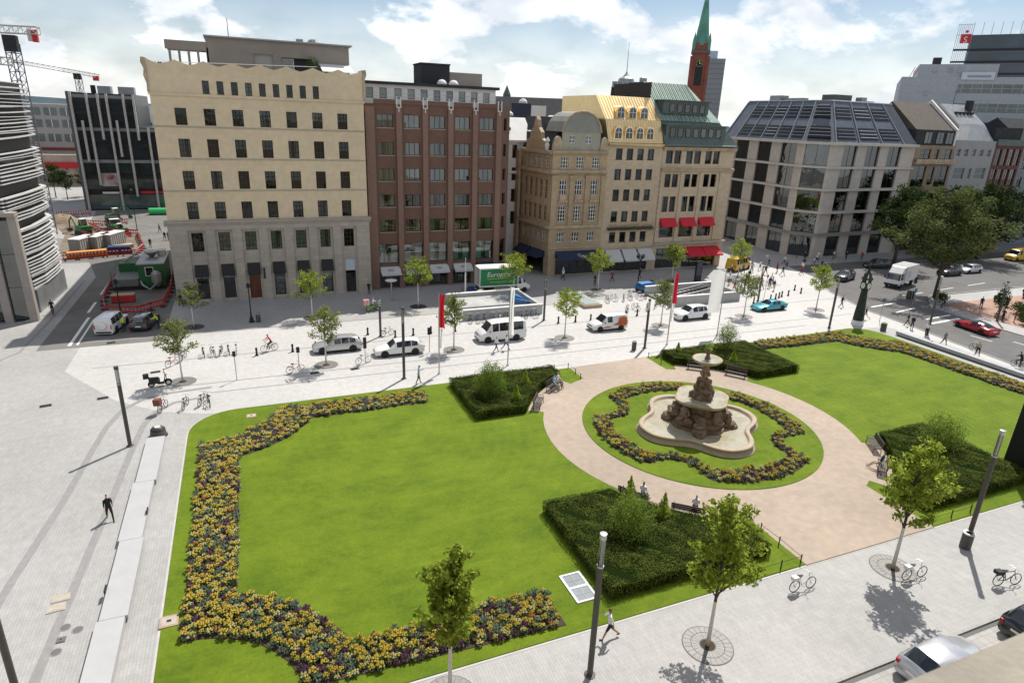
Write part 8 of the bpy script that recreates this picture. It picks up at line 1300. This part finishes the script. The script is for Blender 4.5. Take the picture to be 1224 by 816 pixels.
t = car('green and white lorry cab waiting in the building site', -23.0, 140.5, radians(-70), 'jeep', 4.8, 2.0, m_mgreen, 'site_lorry', 'truck', .4, (.18, .78)); put('cab_roof', MB().bx(-.6, 1.0, -.8, .8, 1.86, 1.95), m_white, t); put('load_bed', MB().bx(-2.4, -.2, -1.0, 1.0, 1.1, 2.1), m_trim, t)
# green rig inside the barrier ring
t = thing('drilling_rig', 'green site machine housing with grey platform and white tank inside the barrier ring', 'machine', (-13.3, 92.5, 0)); put('housing', MB().bx(.0, 3.0, -1.0, 6.0, .4, 3.2), m_mgreen, t); put('housing_roof', MB().bx(-.1, 3.1, -1.1, 6.1, 3.2, 3.35), m_galv, t); put('platform', MB().bx(-3.0, -.1, -1, 5.5, .5, 1.4), M('grey_steel_deck', (.17, .18, .17), .6, var=(1, .2)), t); put('deck_rail', MB().tube([(-3, -1, 1.4), (-3, -1, 2.4), (-3, 5.5, 2.4), (-3, 5.5, 1.4)], .04, 5), m_mgreen, t); put('bin', MB().bx(-2.8, -.6, 3.6, 5.2, 1.4, 2.5), m_mgreen, t); put('window', MB().bx(.9, 1.7, -1.03, -.99, 1.8, 2.8), m_cglass, t); put('window_frame', MB().bx(.8, 1.8, -1.02, -.99, 1.7, 2.9), m_white, t)
put('tank', MB().lathe([(.25, .5), (.6, 1.1), (.6, 2.2), (.35, 2.5), (.1, 2.6)], 14, (2.1, -1.8)), m_galv, t); put('hose', MB().tube([(2.1, -2.3, 1.0), (1.4, -3.2, .5), (.6, -2.6, .9), (.2, -1.2, 1.1)], .13, 7), m_galv, t); put('hopper', MB().lathe([(.2, 3.35), (.9, 4.0), (.9, 4.15)], 10, (1.3, 3.2)), m_galv, t); put('vent_box', MB().bx(1.9, 2.8, 4, 5.4, 3.35, 4.0), m_white, t); put('conveyor', MB().tube([(-2.2, 5.4, 2.6), (-.4, 3.4, 3.9)], .14, 5), m_galv, t); put('skid', MB().bx(-3, 3, -1.1, -.8, 0, .42).bx(-3, 3, 5.4, 5.7, 0, .42), m_trim, t)
t = thing('pallet_stack', 'red-lidded crate on the ground inside the barrier ring', 'crate', (-14.4, 85.8, 0)); put('crate', MB().bx(-1.2, 1.2, -.5, .5, 0, .9), m_barr, t); put('lid', MB().bx(-1.25, 1.25, -.55, .55, .9, 1.0), M('tan_lid', (.42, .30, .2), .8), t); put('skid', MB().bx(-1.1, 1.1, -.52, -.5, .05, .12), m_trim, t)
t = thing('plastic_roll', 'long bright green plastic rolls lying on the plaza by the beige building', 'pipe roll', (-17.1, 157.9, 0)); put('roll', MB().tube([(-1.9, 0, .75), (2.4, 0, .75)], .75, 12), M('bright_green_plastic', (.04, .42, .13), .4), t); put('roll', MB().tube([(-1.6, 1.4, .6), (2.4, 1.4, .6)], .6, 12), MATS['bright_green_plastic'], t)
# planting and stalls of the brick forecourt
for i, (x, y, r, h, lab) in enumerate(((90.6, 46.2, 1.2, 1.6, 'round dark bush beside the far column lamp'), (91.6, 50.4, .8, 4.2, 'tall narrow dark shrub behind the far column lamp'), (93.2, 47.6, 1.4, 1.5, 'wide low bush behind the parked bicycle on the far pavement'), (95.4, 49.8, 1.5, 1.7, 'dark bush at the end of the far pavement planting'), (90.3, 57.6, 1.0, 1.3, 'dark bush round the foot of the big olive tree'))): shrub(x, y, r, h, lab, m_plant, 70 + i, 1300, .2, 0)
t = thing('kiosk_box', 'dark utility box beside the big olive tree', 'box', (87.4, 60.0, 0)); put('cabinet', MB().bx(-.5, .5, -.3, .3, 0, 1.2), m_post, t); put('door', MB().bx(-.45, .45, -.32, -.3, .1, 1.1), m_iron, t); put('cap', MB().bx(-.54, .54, -.34, .34, 1.2, 1.28), m_galv, t)
